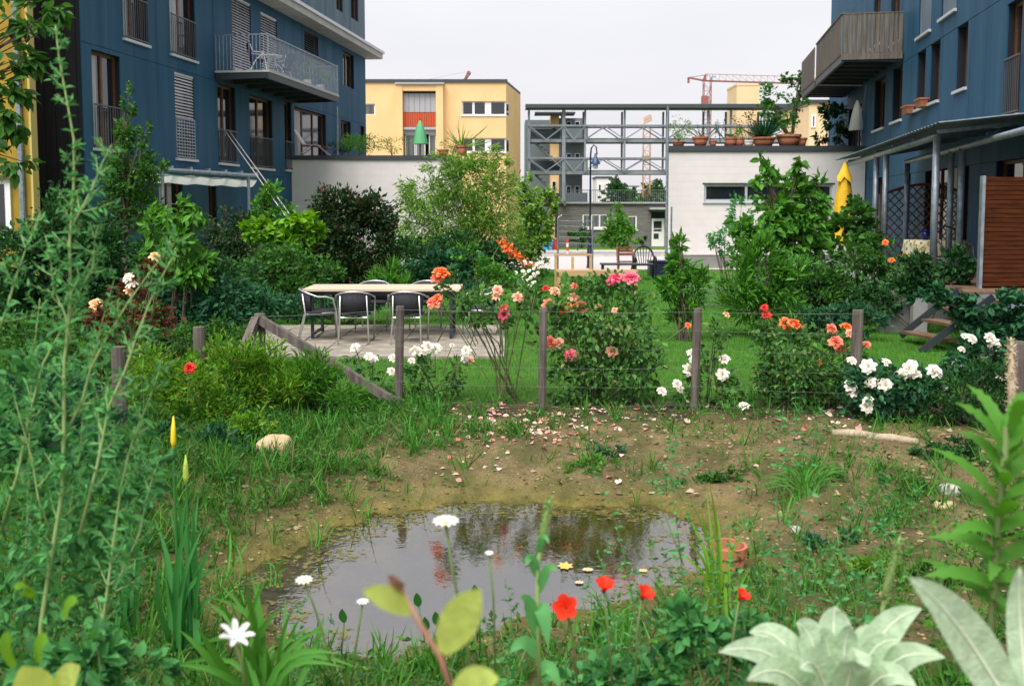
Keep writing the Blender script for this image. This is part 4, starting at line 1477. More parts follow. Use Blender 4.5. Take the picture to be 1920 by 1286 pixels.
for k in range(4):
    MB().box((0, -.2 + .12 * k, .46), (.4, .08, .02)).build('seat_slat', m_redwood, fc, True)
for k in range(3):
    MB().box((0, .11 + .05 * k, .66 + .09 * k), (.44, .02, .06)).build('back_slat', m_redwood, fc, True)
c = ground_at(1160, 512, 26.0)
lt = thing('low_table', 'narrow dark low table in front of the folding chair', 'table', c)
MB().box((0, 0, .52), (.95, .5, .035)).build('table_top', m_steel_dark, lt, True)
for x in (-.42, .42):
    for y in (-.2, .2):
        MB().box((x, y, .25), (.04, .04, .5)).build('leg', m_steel_dark, lt, True)
c = ground_at(1234, 512, 29.0)
nb = thing('storage_box', 'dark navy storage box beside the white wall corner', 'box', c)
MB().box((0, 0, .2), (.56, .5, .4)).build('body', m_navy_paint, nb, True)
MB().box((0, 0, .425), (.6, .54, .045)).build('lid', m_navy_paint, nb, True)
# flat grey stones by the furniture, wire cage on the lawn
m_wire = mat('fence_wire', (0.14, 0.17, 0.15), 0.6, 0.4)
cg = ground_at(1335, 545, 20.0)
cage = thing('wire_cage', 'low rounded wire mesh cage on the lawn between laurels', 'cage', cg)
g = MB()
for i in range(11):
    x = -.6 + .12 * i
    g.tube([(x, -.3, 0), (x, -.3, .34), (x, -.15, .44), (x, .15, .44), (x, .3, .34), (x, .3, 0)], .006, 4)
g.build('hoops', m_wire, cage, True)
g = MB()
for y, z in ((-.3, .08), (-.3, .17), (-.3, .26), (-.3, .34), (-.15, .44), (.15, .44), (.3, .34), (.3, .17)):
    g.tube([(-.6, y, z), (.6, y, z)], .006, 4)
g.build('long_wires', m_wire, cage, True)

# ------------------------------------------------------------------ wooden post and wire fence round the pond plot
m_post = mat('grey_fence_post', (0.075, 0.065, 0.055), 0.9, 0, (0.15, 0.13, 0.115), 5, 0.35, 40, (5, 5, .5))
fence = thing('post_and_wire_fence', 'grey wooden post and wire fence between pond and lawn', 'fence', (0, 9.8, 0))
posts = [(487, 588, 10.2, .062), (750, 574, 10.15, .045), (1019, 577, 9.85, .042), (1309, 578, 9.7, .042), (1609, 581, 9.5, .052), (1912, 640, 9.1, .055)]
tops = []
for px, yt, Y, r in posts:
    tp = P(px, yt, Y)
    b = P(px - (8 if px > 1100 else 3), 770, Y)
    zb = gzf(b[0], Y) - .1
    MB().tube([(b[0], Y, zb), tp - (0, 0, .02), tp], [r, r, r * .9], 9).build('post', m_post, fence)
    tops.append((tp, np.array((b[0], Y, zb + .12))))
for px, yt, Y, r in ((373, 613, 9.2, .055), (222, 650, 8.1, .06)):
    tp = P(px, yt, Y)
    MB().tube([(tp[0], Y, gzf(tp[0], Y) - .1), tp], [r, r], 10).build('post', m_post, fence)
a = tops[0][0] - (0, 0, .06)
MB().bar(a + (.03, -.07, 0), P(738, 752, 9.9), .075, .085).build('brace', m_post, fence)
MB().bar(a + (-.03, -.05, 0), P(452, 668, 9.6), .075, .085).build('brace', m_post, fence)
for k in range(6):
    t = .03 + k * .185
    for i in range(len(tops) - 2):
        p = tops[i][0] * (1 - t) + tops[i][1] * t + (0, -.06, 0)
        q = tops[i + 1][0] * (1 - t) + tops[i + 1][1] * t + (0, -.06, 0)
        mid = (p + q) / 2 - (0, 0, .012)
        MB().tube([p, mid, q], .0011 if k else .0016, 4).build('wire', m_wire, fence)
g = MB()
for i in range(1, len(tops) - 2):
    n = 12
    for j in range(1, n):
        p = tops[i][0] * (1 - j / n) + tops[i + 1][0] * j / n
        q = tops[i][1] * (1 - j / n) + tops[i + 1][1] * j / n
        g.tube([p + (0, -.06, -.03), q + (0, -.06, .02)], .0008, 3, False)
g.build('wire_mesh', m_wire, fence, kind='stuff')

# ------------------------------------------------------------------ raised terrace on the right
m_decking = mat('brown_decking', (0.1, 0.06, 0.035), 0.75, 0, (0.17, 0.11, 0.07), 3, 0.2, 30, (6, 1, 6))
m_redslat = mat('red_brown_slat', (0.045, 0.011, 0.004), 0.7, 0, (0.08, 0.024, 0.008), 3, 0.15, 25, (1, 1, 8), spec=.1)
m_lowcon = mat('low_wall_concrete', (0.2, 0.205, 0.21), 0.85, 0, (0.27, 0.27, 0.27), 2.5, 0.15)
DZ = .8
deck = thing('timber_deck', 'raised brown timber deck behind the wooden privacy screen', 'deck', (7.5, 15, 0))
for i in range(22):
    y = 14.4 + i * .155
    x0 = P(1808, 535, y)[0] if i < 6 else P(1760, 520, y)[0]
    MB().bx(x0 + .02 * math.sin(i * 9), 9.3, y, y + .14, DZ - .035, DZ).build('deck_board', m_decking, deck)
MB().bx(P(1812, 540, 14.4)[0], 9.3, 14.36, 14.395, DZ - .24, DZ - .04).build('fascia', m_galv, deck)
for x in (6.9, 8.3):
    MB().bx(x - .06, x + .06, 14.5, 14.62, 0, DZ - .04).build('post', m_galv, deck)
# steps
st = thing('garden_steps', 'open wooden steps with steel stringers from the lawn to the deck', 'steps', (6.0, 14.3, 0))
s_b, s_t = P(1735, 655, 13.9), P(1850, 545, 14.55)
n_st = 4
for k in range(n_st):
    t = k / n_st
    xl = P([1688, 1728, 1762, 1800][k], [605, 579, 556, 532][k], 14.9)
    xr = P([1766, 1808, 1842, 1880][k], [634, 603, 575, 550][k], 13.9)
    z = .17 + .18 * k
    MB().hexa([(xl[0], 14.9, z - .04), (xl[0] + .28, 14.9, z - .04), (xr[0] + .28, 13.9, z - .04), (xr[0], 13.9, z - .04),
               (xl[0], 14.9, z), (xl[0] + .28, 14.9, z), (xr[0] + .28, 13.9, z), (xr[0], 13.9, z)][::1]).build('tread', m_decking, st)
a0, a1 = P(1725, 655, 13.82), P(1860, 548, 13.82)
MB().bar((a0[0], 13.82, .0), (a0[0] + 1.0, 13.82, .78), .022, .1).build('stringer', m_steel_dark, st)
c0 = P(1690, 612, 14.95)
MB().bar((c0[0], 14.97, .08), (c0[0] + .85, 14.97, .78), .022, .1).build('stringer', m_steel_dark, st)
# low concrete walls along the terrace
for i, (x0, x1, yt, yb0, Y) in enumerate(((1545, 1582, 578, 640, 17.0), (1650, 1713, 565, 630, 16.0), (1712, 1740, 560, 600, 15.6))):
    a, b = P(x0, yb0, Y), P(x1, yt, Y)
    o = MB().bx(a[0], b[0], Y, Y + .12, -.05, b[2]).build('retaining_wall', m_lowcon)
    tag(o, ['short grey concrete kerb wall behind the orange roses', 'grey concrete slab wall left of the wooden steps', 'small pale concrete block wall at the top of the steps'][i], 'wall')
a, b = P(1560, 560, 18.2), P(1800, 520, 18.2)
o = MB().bx(a[0], 9.3, 17.85, 24.5, -.1, .72).build('terrace', m_lowcon)
tag(o, 'raised concrete garden terrace at the foot of the right block', kind='structure')
# privacy screen
sc_ = thing('privacy_screen', 'red brown wooden slat privacy screen with steel edge post', 'screen', (7.5, 15, DZ))
a, b = P(1834, 528, 15.0), P(1838, 331, 15.0)
ztop = b[2]
nsl = 24
for i in range(nsl):
    z0 = DZ + .03 + (ztop - DZ - .03) * i / nsl
    z1 = DZ + .03 + (ztop - DZ - .03) * (i + 1) / nsl - .008
    MB().bx(a[0] + .05, 8.9, 15.0 + .003 * (i % 3), 15.03 + .003 * (i % 3), z0, z1).build('slat', m_redslat, sc_)
MB().bx(a[0], a[0] + .048, 14.97, 15.06, DZ, ztop + .01).build('edge_post', m_galv, sc_)
MB().bx(a[0] + .05, 8.9, 15.05, 15.08, DZ, ztop - .02).build('backing', m_redslat, sc_)
# pergolas of galvanised tube
pr = thing('pergola', 'galvanised tube pergola with corrugated roof on the right terrace', 'pergola', (7.2, 17, .7))
e0, e1 = P(1757, 256, 16.6), P(1588, 309, 25.4)
MB().tube([e0, e1], .06, 10).build('front_beam', m_galv, pr, smooth=True)
for px, yt, yb0, Y in ((1752, 262, 512, 16.6), (1668, 285, 490, 20.6), (1659, 290, 440, 21.6)):
    t = (Y - e0[1]) / (e1[1] - e0[1])
    p = e0 + (e1 - e0) * t
    MB().tube([(p[0], p[1], .72), p], .058, 10).build('post', m_galv, pr, smooth=True)
g = MB()
V, Q = [], []
n = 90
for i in range(n + 1):
    Y = 15.5 + 10.2 * i / n
    t = (Y - e0[1]) / (e1[1] - e0[1])
    p = e0 + (e1 - e0) * t + (-.25, 0, .12 + .025 * (i % 2))
    q = FR.pt(Y / FR.D[1] + .15, 3.55 + .025 * (i % 2), .02)
    V += [p, q]
    if i:
        Q.append((2 * i - 2, 2 * i - 1, 2 * i + 1, 2 * i))
g.add(V, Q)
g.build('roof', m_galv, pr)
g = MB()
for k in range(6):
    Y = 16.6 + 8.6 * k / 5
    t = (Y - e0[1]) / (e1[1] - e0[1])
    p = e0 + (e1 - e0) * t + (0, 0, .07)
    MB().bar(p, FR.pt(Y / FR.D[1] + .2, 3.48, .0), .05, .06).build('rafter', m_galv, pr)
h0, h1 = P(1991, 226, 13.0), P(1700, 304, 22.0)
p2 = thing('pergola', 'lower galvanised tube frame nearer the blue facade on the right terrace', 'pergola', (7.6, 15, .7))
MB().tube([h0, h1], .055, 10).build('front_beam', m_galv, p2, smooth=True)
for Y in (21.9, 18.3, 17.6):
    t = (Y - h0[1]) / (h1[1] - h0[1])
    p = h0 + (h1 - h0) * t
    MB().tube([(p[0], p[1], .72), p], .055, 10).build('post', m_galv, p2, smooth=True)
# arched lattice
la = thing('lattice_screen', 'dark brown arched lattice screen behind the terrace table', 'trellis', P(1737, 430, 22.5))
Yl = 22.5
def lpt(px, py): return P(px, py, Yl)
arch = [lpt(1652 + (1818 - 1652) * i / 16, 366 - 20 * math.sin(math.pi * i / 16)) for i in range(17)]
g = MB()
g.tube(arch, .035, 6)
g.build('arch_rail', m_redwood, la)
for px in (1652, 1818):
    MB().bar((lpt(px, 400)[0], Yl, .72), lpt(px, 364), .08, .08).build('post', m_grey_wood, la)
lx0, lx1 = lpt(1655, 400)[0], lpt(1815, 400)[0]
zt0 = lpt(1700, 350)[2]
def arch_z(x):
    t = (x - lx0) / (lx1 - lx0)
    return lpt(1737, 366)[2] + (lpt(1737, 346)[2] - lpt(1737, 366)[2]) * math.sin(math.pi * min(max(t, 0), 1))
Hl = zt0 - .8
for sgn, yy in ((1, -.012), (-1, .012)):
    for k in range(-9, 18):
        x0 = lx0 + k * .2
        pts = []
        for i in range(60):
            t = i / 59 * (Hl + .5)
            x = x0 + t if sgn > 0 else lx1 - (x0 - lx0) - t
            z = .8 + t
            if lx0 < x < lx1 and z < arch_z(x):
                pts.append((x, Yl + yy, z))
        if len(pts) > 4:
            MB().bar(pts[0], pts[-1], .02, .035, (0, 1, 0)).build('lath', m_redwood, la)
# table with flowered cloth
def cloth_material():
    m = bpy.data.materials.new('flowered_cloth')
    t, n, l = nt(m)
    out = n.new('ShaderNodeOutputMaterial')
    b = n.new('ShaderNodeBsdfPrincipled')
    b.inputs['Roughness'].default_value = .8
    tc = n.new('ShaderNodeTexCoord')
    v = n.new('ShaderNodeTexVoronoi')
    v.inputs['Scale'].default_value = 9
    l.new(tc.outputs['Object'], v.inputs['Vector'])
    r = n.new('ShaderNodeValToRGB')
    e = r.color_ramp.elements
    e[0].position, e[0].color = .18, (.62, .38, .03, 1)
    e[1].position, e[1].color = .5, (.62, .58, .4, 1)
    k = e.new(.32); k.color = (.12, .13, .04, 1)
    l.new(v.outputs['Distance'], r.inputs[0])
    l.new(r.outputs[0], b.inputs['Base Color'])
    l.new(b.outputs[0], out.inputs[0])
    return m
Yt = 19.0
tt = thing('terrace_table', 'small terrace table under a yellow flowered cloth', 'table', (P(1752, 480, Yt)[0], Yt, .72))
tw = (P(1800, 450, Yt)[0] - P(1708, 450, Yt)[0]) / 2
zc = P(1752, 451, Yt)[2] - .72
MB().box((0, 0, zc - .03), (tw * 2 - .06, .8, .03)).build('table_top', m_pine, tt, True)
for x in (-tw + .12, tw - .12):
    for y in (-.3, .3):
        MB().box((x, y, (zc - .05) / 2), (.05, .05, zc - .05)).build('leg', m_pine, tt, True)
tcl = thing('tablecloth', 'yellow flowered tablecloth hanging over the terrace table', 'tablecloth', (P(1752, 480, Yt)[0], Yt, .72 + zc))
N = 40
V, Q = [], []
for j in range(5):
    for i in range(N):
        a = 2 * math.pi * i / N
        sx = math.copysign(min(1, abs(math.cos(a)) * 1.3), math.cos(a)) * tw
        sy = math.copysign(min(1, abs(math.sin(a)) * 1.3), math.sin(a)) * .42
        f_ = 1 if j < 2 else 1 + .03 * (j - 1) + .03 * (j - 1) * math.sin(a * 9)
        zz = .006 if j < 2 else -.11 * (j - 1)
        if j == 0:
            sx, sy = sx * .02, sy * .02
        V.append((sx * f_, sy * f_, zz))
for j in range(4):
    for i in range(N):
        Q.append((j * N + i, j * N + (i + 1) % N, (j + 1) * N + (i + 1) % N, (j + 1) * N + i))
MB().add(V, Q).build('cloth', cloth_material(), tcl, True, True)
def pot(name, label, c, r, h, m, cat='pot', group=None, rim=True):
    t = thing(name, label, cat, c, group)
    MB().lathe((0, 0, 0), [(.001, 0), (r * .68, 0), (r * .95, h * .8), (r * .86, h * .8), (r * .8, h * .7), (.001, h * .7)], 14).build('body', m, t, True, True)
    if rim:
        MB().lathe((0, 0, h * .78), [(r * .9, 0), (r * 1.04, 0), (r * 1.04, h * .2), (r * .88, h * .2), (r * .84, 0.0)], 14).build('rim', m, t, True)
    return t
m_cobalt = mat('cobalt_glaze', (0.01, 0.012, 0.12), 0.25)
pot('flower_pot', 'cobalt blue glazed pot with a cane on the terrace table', (P(1735, 448, 19.1)[0], 19.1, .72 + zc + .012), .085, .2, m_cobalt)
pot('cup', 'small white cup on the flowered tablecloth', (P(1781, 448, 18.9)[0], 18.9, .72 + zc + .012), .055, .07, m_wframe, 'cup', None, False)
# black wire armchair beside the table
wc = thing('wire_armchair', 'black wrought iron armchair between table and wooden screen', 'chair', (P(1785, 500, 17.4)[0], 17.4, .72))
for x in (-.26, .26):
    MB().tube([(x, -.25, 0), (x, -.25, .42), (x, -.2, .62), (x, 0, .7), (x, .22, .72), (x, .25, .42), (x, .3, 0)], .016, 6).build('side_frame', m_steel_dark, wc, True, True)
MB().tube([(-.26, .22, .72), (-.2, .28, .9), (0, .3, .96), (.2, .28, .9), (.26, .22, .72)], .016, 6).build('back_hoop', m_steel_dark, wc, True, True)
MB().box((0, 0, .43), (.5, .5, .025)).build('seat', m_steel_dark, wc, True)
for k in range(-2, 3):
    MB().tube([(k * .08, .25, .44), (k * .08, .29, .9 - abs(k) * .02)], .008, 5).build('back_bar', m_steel_dark, wc, True)
# parasols
def parasol(label, c, h, r, m, skirt=True, pole=True, pm=None):
    t = thing('parasol', label, 'parasol', c)
    N = 16
    V, Q = [], []
    prof = [(.02, h), (.04, h - .02 * h), (r * .42, h * .86), (r * .66, h * .7), (r * .88, h * .5), (r, h * .36)]
    for j, (rr, z) in enumerate(prof):
        for i in range(N):
            a = 2 * math.pi * i / N
            f_ = rr * (1 + .14 * math.cos(8 * a) * min(1, j / 2))
            V.append((f_ * math.cos(a), f_ * math.sin(a), z))
    for j in range(len(prof) - 1):
        for i in range(N):
            Q.append(((j + 1) * N + i, (j + 1) * N + (i + 1) % N, j * N + (i + 1) % N, j * N + i))
    MB().add(V, Q).build('canopy', m, t, True, True)
    if skirt:
        V, Q = [], []
        for j, (rr, z) in enumerate([(.025, h + .005), (r * .42, h * .92), (r * .62, h * .87)]):
            for i in range(N):
                a = 2 * math.pi * i / N
                V.append((rr * (1 + .1 * math.sin(4 * a) * j) * math.cos(a), rr * (1 + .1 * math.sin(4 * a) * j) * math.sin(a), z - .012 * h * j * math.cos(5 * a)))
        for j in range(2):
            for i in range(N):
                Q.append(((j + 1) * N + i, (j + 1) * N + (i + 1) % N, j * N + (i + 1) % N, j * N + i))
        MB().add(V, Q).build('vent_cap', m, t, True, True)
    MB().tube([(0, 0, 0), (0, 0, h + .06)], .022, 8).build('pole', pm or m_pine, t, True)
    return t
Yp = 24.0
zp = P(1580, 306, Yp)[2]
parasol('closed yellow parasol in front of the right white wall', (P(1582, 400, Yp)[0], Yp, gzf(6, Yp)), zp - gzf(6, Yp), .3, mat('yellow_canvas', (0.72, 0.45, 0.02), 0.8, 0, (0.6, 0.36, 0.015), 6, 0.1))
parasol('closed green parasol on the left roof terrace', (P(788, 296, 38.2)[0], 38.2, TERL), P(788, 226, 38.2)[2] - TERL, .26, mat('green_canvas', (0.12, 0.42, 0.2), 0.8), False, True, m_steel_dark)
parasol('closed white parasol beside the right roof terrace door', (P(1605, 280, 34.4)[0], 34.4, TERR), P(1609, 188, 34.4)[2] - TERR, .24, mat('white_canvas', (0.6, 0.6, 0.58), 0.85), False, True, m_steel_dark)
# terrace pots, right
pots_r = [(1272, 26, 'low terracotta pot at the left end of the right roof edge', 9), (1313, 30, 'tall terracotta pot holding a dark strappy plant on the right roof', 18),
          (1337, 14, 'small terracotta pot third from the left on the right roof', 11), (1370, 24, 'terracotta pot left of the apricot tower on the right roof', 17),
          (1386, 20, 'terracotta pot below the apricot tower on the right roof', 17), (1432, 44, 'wide terracotta pot holding the spiky agave on the right roof', 17),
          (1478, 46, 'flared terracotta bowl right of the agave on the right roof', 22), (1502, 22, 'terracotta pot half hidden at the right end of the roof row', 16)]
for px, w, lab, hpx in pots_r:
    Y = YR + .35
    pot('plant_pot', lab, (P(px, 270, Y)[0], Y, TERR), w / 2 * mpp(Y), hpx * mpp(Y), m_terra, 'pot', 'pots on the right roof terrace')
pot('plant_pot', 'small white pot beside the agave on the right roof', (P(1403, 270, YR + .4)[0], YR + .4, TERR), .2, .2, m_wframe, 'pot', 'pots on the right roof terrace')
for px, w, lab, hpx in ((832, 20, 'low terracotta trough right of the green parasol', 12), (866, 24, 'terracotta pot with tall grass right of the green parasol', 20)):
    pot('plant_pot', lab, (P(px, 290, YL + .35)[0], YL + .35, TERL), w / 2 * mpp(YL), hpx * mpp(YL), m_terra, 'pot', 'pots on the left roof terrace')
# deck chair on the left terrace
c = (P(583, 290, YL + .9)[0], YL + .9, TERL)
dc = thing('deck_chair', 'reclining garden chair with red seat on the left roof terrace', 'chair', c)
for y in (-.26, .26):
    MB().tube([(.75, y, .0), (.3, y, .42), (-.25, y, .42), (-.6, y, 1.0)], .018, 6).build('frame', m_white_tube, dc, True)
    MB().tube([(-.5, y, 0), (.1, y, .42)], .018, 6).build('leg', m_white_tube, dc, True)
MB().hexa([(-.25, -.25, .4), (.7, -.25, .3), (.7, .25, .3), (-.25, .25, .4), (-.25, -.25, .45), (.7, -.25, .35), (.7, .25, .35), (-.25, .25, .45)]).build('seat', mat('faded_red_canvas', (0.42, 0.1, 0.06), 0.8), dc, True)
MB().hexa([(-.25, -.25, .45), (-.22, -.25, .45), (-.22, .25, .45), (-.25, .25, .45), (-.6, -.25, 1.0), (-.57, -.25, 1.0), (-.57, .25, 1.0), (-.6, .25, 1.0)]).build('backrest', m_cloth, dc, True)
# slender canopy post of the left terrace
c = P(633, 290, YL + .5)
MB().tube([(c[0], YL + .5, TERL), (c[0], YL + .5, P(633, 200, YL + .5)[2])], .04, 8).build('canopy_post', m_galv)
tag(bpy.context.scene.objects['canopy_post'], 'slender steel post standing on the left roof terrace', 'post')
# ------------------------------------------------------------------ plants
_seed = [100]
def sd_():
    _seed[0] += 1
    return _seed[0]
L_mid = leafmat('leaf_mid', (0.03, 0.075, 0.015), (0.075, 0.15, 0.03))
L_dark = leafmat('leaf_dark', (0.014, 0.04, 0.014), (0.035, 0.085, 0.025), .2)
L_deep = leafmat('leaf_deep_blue_green', (0.018, 0.055, 0.03), (0.04, 0.105, 0.05), .2)
L_lime = leafmat('leaf_lime', (0.08, 0.17, 0.015), (0.2, 0.3, 0.03), .35)
L_fresh = leafmat('leaf_fresh', (0.045, 0.13, 0.02), (0.12, 0.23, 0.035), .35)
L_yel = leafmat('leaf_yellow_green', (0.06, 0.145, 0.015), (0.19, 0.29, 0.035), .4, c=(0.26, 0.24, 0.05))
L_bamboo = leafmat('leaf_bamboo', (0.09, 0.15, 0.025), (0.27, 0.33, 0.07), .35)
L_purple = leafmat('leaf_purple', (0.012, 0.026, 0.01), (0.035, 0.065, 0.022), .15, c=(0.12, 0.035, 0.03))
L_red = leafmat('leaf_red', (0.06, 0.015, 0.012), (0.13, 0.05, 0.02), .2)
L_rose = leafmat('leaf_rose', (0.035, 0.09, 0.025), (0.11, 0.19, 0.05), .25, c=(0.2, 0.22, 0.06))
L_blue = leafmat('leaf_blue_green', (0.07, 0.2, 0.07), (0.14, 0.29, 0.11), .35)
L_bluedk = leafmat('leaf_blue_green_dark', (0.03, 0.1, 0.035), (0.1, 0.23, 0.075), .3)
L_iris = leafmat('leaf_iris', (0.035, 0.13, 0.035), (0.065, 0.19, 0.05), .3)
L_grass = leafmat('leaf_grass', (0.035, 0.12, 0.018), (0.1, 0.22, 0.035), .3, c=(0.2, 0.2, 0.07))
L_lawn = leafmat('leaf_lawn', (0.045, 0.15, 0.015), (0.1, 0.25, 0.03), .3)
L_silver = leafmat('leaf_silver', (0.36, 0.5, 0.33), (0.44, 0.57, 0.4), .3, .85, .08)
def felt(m):
    """woolly veined surface for the mullein leaves"""
    n, l = m.node_tree.nodes, m.node_tree.links
    p = [k for k in n if k.type == 'BSDF_PRINCIPLED'][0]
    g = [k for k in n if k.type == 'NEW_GEOMETRY'][0]
    src = p.inputs['Base Color'].links[0].from_socket
    z = n.new('ShaderNodeTexNoise'); z.inputs['Scale'].default_value = 45; z.inputs['Detail'].default_value = 6
    l.new(g.outputs['Position'], z.inputs['Vector'])
    v = n.new('ShaderNodeTexVoronoi'); v.feature = 'DISTANCE_TO_EDGE'; v.inputs['Scale'].default_value = 70
    l.new(g.outputs['Position'], v.inputs['Vector'])
    h = n.new('ShaderNodeHueSaturation')
    r = n.new('ShaderNodeMapRange'); r.inputs[1].default_value = .3; r.inputs[2].default_value = .7; r.inputs[3].default_value = .78; r.inputs[4].default_value = 1.25
    l.new(z.outputs['Fac'], r.inputs[0]); l.new(r.outputs[0], h.inputs['Value']); l.new(src, h.inputs['Color']); l.new(h.outputs[0], p.inputs['Base Color'])
    b = n.new('ShaderNodeBump'); b.inputs['Strength'].default_value = .5; b.inputs['Distance'].default_value = .004
    l.new(v.outputs['Distance'], b.inputs['Height']); l.new(b.outputs[0], p.inputs['Normal'])
felt(L_silver)
L_pale = leafmat('leaf_pale', (0.42, 0.56, 0.12), (0.52, 0.64, 0.18), .5)
felt(L_pale)
L_far = leafmat('leaf_far', (0.04, 0.085, 0.03), (0.09, 0.15, 0.045), .25)
m_bark = mat('bark', (0.07, 0.05, 0.035), 0.9, 0, (0.13, 0.1, 0.075), 8, 0.3, 40, (4, 4, 1))
m_stem = mat('green_stem', (0.1, 0.16, 0.045), 0.7, 0, (0.13, 0.19, 0.06), 9)
m_stem_pale = mat('pale_stem', (0.2, 0.32, 0.1), 0.7, 0, (0.26, 0.36, 0.14), 9)
m_cane = mat('rose_cane', (0.07, 0.06, 0.03), 0.8, 0, (0.09, 0.1, 0.04), 9)
m_stem_red = mat('red_stem', (0.4, 0.16, 0.13), 0.6, 0, (0.38, 0.26, 0.15), 9)

def blobs_plant(name, label, cat, Y, blobs, lm, leaf, n, width=.55, tmpl=T_DIAMOND, base=None, stems=8, stem_r=.012, stem_m=None, group=None,
                depth=1.0, flat=.6, droop=0.0, upright=0.0, trunk=None, per=45, spread=.17, part='foliage', stem_part='stems', dense_low=0):
    """blobs: (px, py, rx, ry) as seen; each becomes an ellipsoid of clumped leaves at distance Y"""
    u = mpp(Y)
    areas = np.array([b[2] * b[3] for b in blobs], float)
    cnt = np.maximum(8, (n * areas / areas.sum()).astype(int))
    bx_ = base if base is not None else float(np.average([b[0] for b in blobs], weights=areas))
    gp = P(bx_, 700, Y)
    root = np.array((gp[0], Y, gzf(gp[0], Y)))
    t = thing(name, label, cat, root, group)
    Ps, Ds, ends = [], [], []
    for (bx, by, rx, ry), k in zip(blobs, cnt):
        dy = random.uniform(-.35, .35) * rx * u * depth
        c = P(bx, by, Y + dy)
        s = sd_()
        p, d, e = blob_points(c, (rx * u, (rx + ry) / 2 * u * depth, ry * u), k, s, per, spread)
        Ps.append(p); Ds.append(d)
        e = e[np.argsort(e[:, 2])]
        ends += list(e[::max(1, len(e) // 3)])
    p, d = np.concatenate(Ps), np.concatenate(Ds)
    d[:, 2] += upright - droop
    keep = p[:, 2] > gz(p[:, 0], p[:, 1]) + .01
    p, d = p[keep], d[keep]
    sz = leaf * np.random.default_rng(sd_()).uniform(.45, 1.4, len(p))
    me = leaves_mesh(part, p, d, sz, width, tmpl, flat, sd_())
    link(part, me, lm, t)
    r = random.Random(sd_())
    if trunk:
        tr, th = trunk                       # radius, height where limbs leave
        top = root + (r.uniform(-.05, .05), 0, th)
        MB().tube([root - (0, 0, .05), (root + top) / 2 + (r.uniform(-.03, .03), 0, 0), top], [tr, tr * .8, tr * .6], 8).build('trunk', stem_m or m_bark, t, smooth=True)
        start = top
    else:
        start = None
    g = MB()
    r.shuffle(ends)
    for e in ends[:stems]:
        s0 = start if start is not None else root + (r.uniform(-.12, .12), r.uniform(-.1, .1), -.03)
        mid = s0 + (e - s0) * .55 + (r.uniform(-.08, .08), r.uniform(-.08, .08), .12 * np.linalg.norm(e - s0))
        rr = trunk[0] * .45 if trunk else stem_r
        g.tube([s0, mid, e], [rr, rr * .7, rr * .3], 5, False)
    if g.n:
        g.build('branches' if trunk else stem_part, stem_m or m_bark, t)
    return t

# ---- far greenery
def far_tree(label, Y, blobs, n, leaf, lm=None, cat='tree', base=None, h=2.0, r=.15, group='trees beyond the street'):
    return blobs_plant('tree', label, cat, Y, blobs, lm or L_far, leaf, n, .7, base=base, stems=10, trunk=(r, h), group=group, part='crown', per=30)
far_tree('dark broad tree behind the timber building roof', 110, [(1160, 375, 30, 28), (1150, 398, 24, 18), (1178, 392, 20, 18)], 1500, .45, L_dark, h=4)
far_tree('conical dark tree above the distant white house', 170, [(1150, 345, 12, 16), (1156, 360, 14, 14)], 600, .6, L_dark, h=9)
far_tree('round far tree at the right edge of the walkway gap', 200, [(1228, 356, 18, 14), (1238, 366, 16, 12), (1215, 364, 14, 10)], 900, .7, h=9)
far_tree('low far tree beside the orange crane mast', 210, [(1192, 366, 16, 8), (1180, 370, 14, 7)], 500, .7, h=7)
far_tree('low far hedge tree right of the crane mast', 190, [(1243, 372, 14, 10), (1225, 374, 16, 8), (1205, 375, 14, 7)], 600, .6, h=6)
blobs_plant('clipped_hedge', 'low clipped hedge before the timber building', 'hedge', 82, [(1072, 444, 16, 8), (1092, 444, 16, 8), (1108, 446, 10, 7)], L_mid, .18, 1100, .7, stems=6, stem_r=.03)
blobs_plant('shrub', 'yellow green shrubs under the timber building window', 'shrub', 82, [(1128, 448, 14, 8), (1143, 450, 12, 7), (1190, 445, 14, 9)], L_lime, .16, 700, .7, stems=6, stem_r=.02)
blobs_plant('shrub', 'dark shrub beside the white door of the timber building', 'shrub', 84, [(1204, 450, 10, 10)], L_dark, .18, 260, .7, stems=4, stem_r=.03)
blobs_plant('shrub', 'climbing green beside the timber building window', 'shrub', 83.5, [(1095, 425, 8, 14), (1090, 437, 9, 8)], L_deep, .18, 300, .7, stems=4, stem_r=.02)
far_tree('young street tree with bright green crown beside the lamp', 36.5, [(1158, 415, 18, 26), (1168, 440, 24, 22), (1145, 438, 20, 20), (1158, 392, 8, 14), (1140, 455, 12, 10)], 2000, .13, L_fresh, base=1158, h=.8, r=.05, group=None)
far_tree('tall loose tree behind the right roof terrace', 46, [(1478, 142, 24, 16), (1450, 178, 34, 22), (1484, 205, 28, 28), (1432, 205, 18, 16), (1462, 235, 34, 18), (1490, 165, 20, 24)], 1000, .2, L_mid, base=1476, h=5.4, r=.14, group=None)
blobs_plant('climber', 'leafy climber hanging by the right roof terrace', 'climber', 35.2, [(1550, 205, 24, 16), (1568, 225, 20, 22), (1578, 255, 18, 22), (1540, 262, 14, 12)], L_dark, .16, 1100, .5, stems=6, stem_r=.02, droop=.5)
far_tree('small pale leaved tree standing right of the bamboo clump', 28.5, [(1000, 385, 22, 36), (1012, 425, 24, 40), (990, 455, 24, 36), (1030, 380, 14, 22), (985, 350, 12, 20)], 3000, .13, L_bamboo, base=995, h=.7, r=.05, group=None)
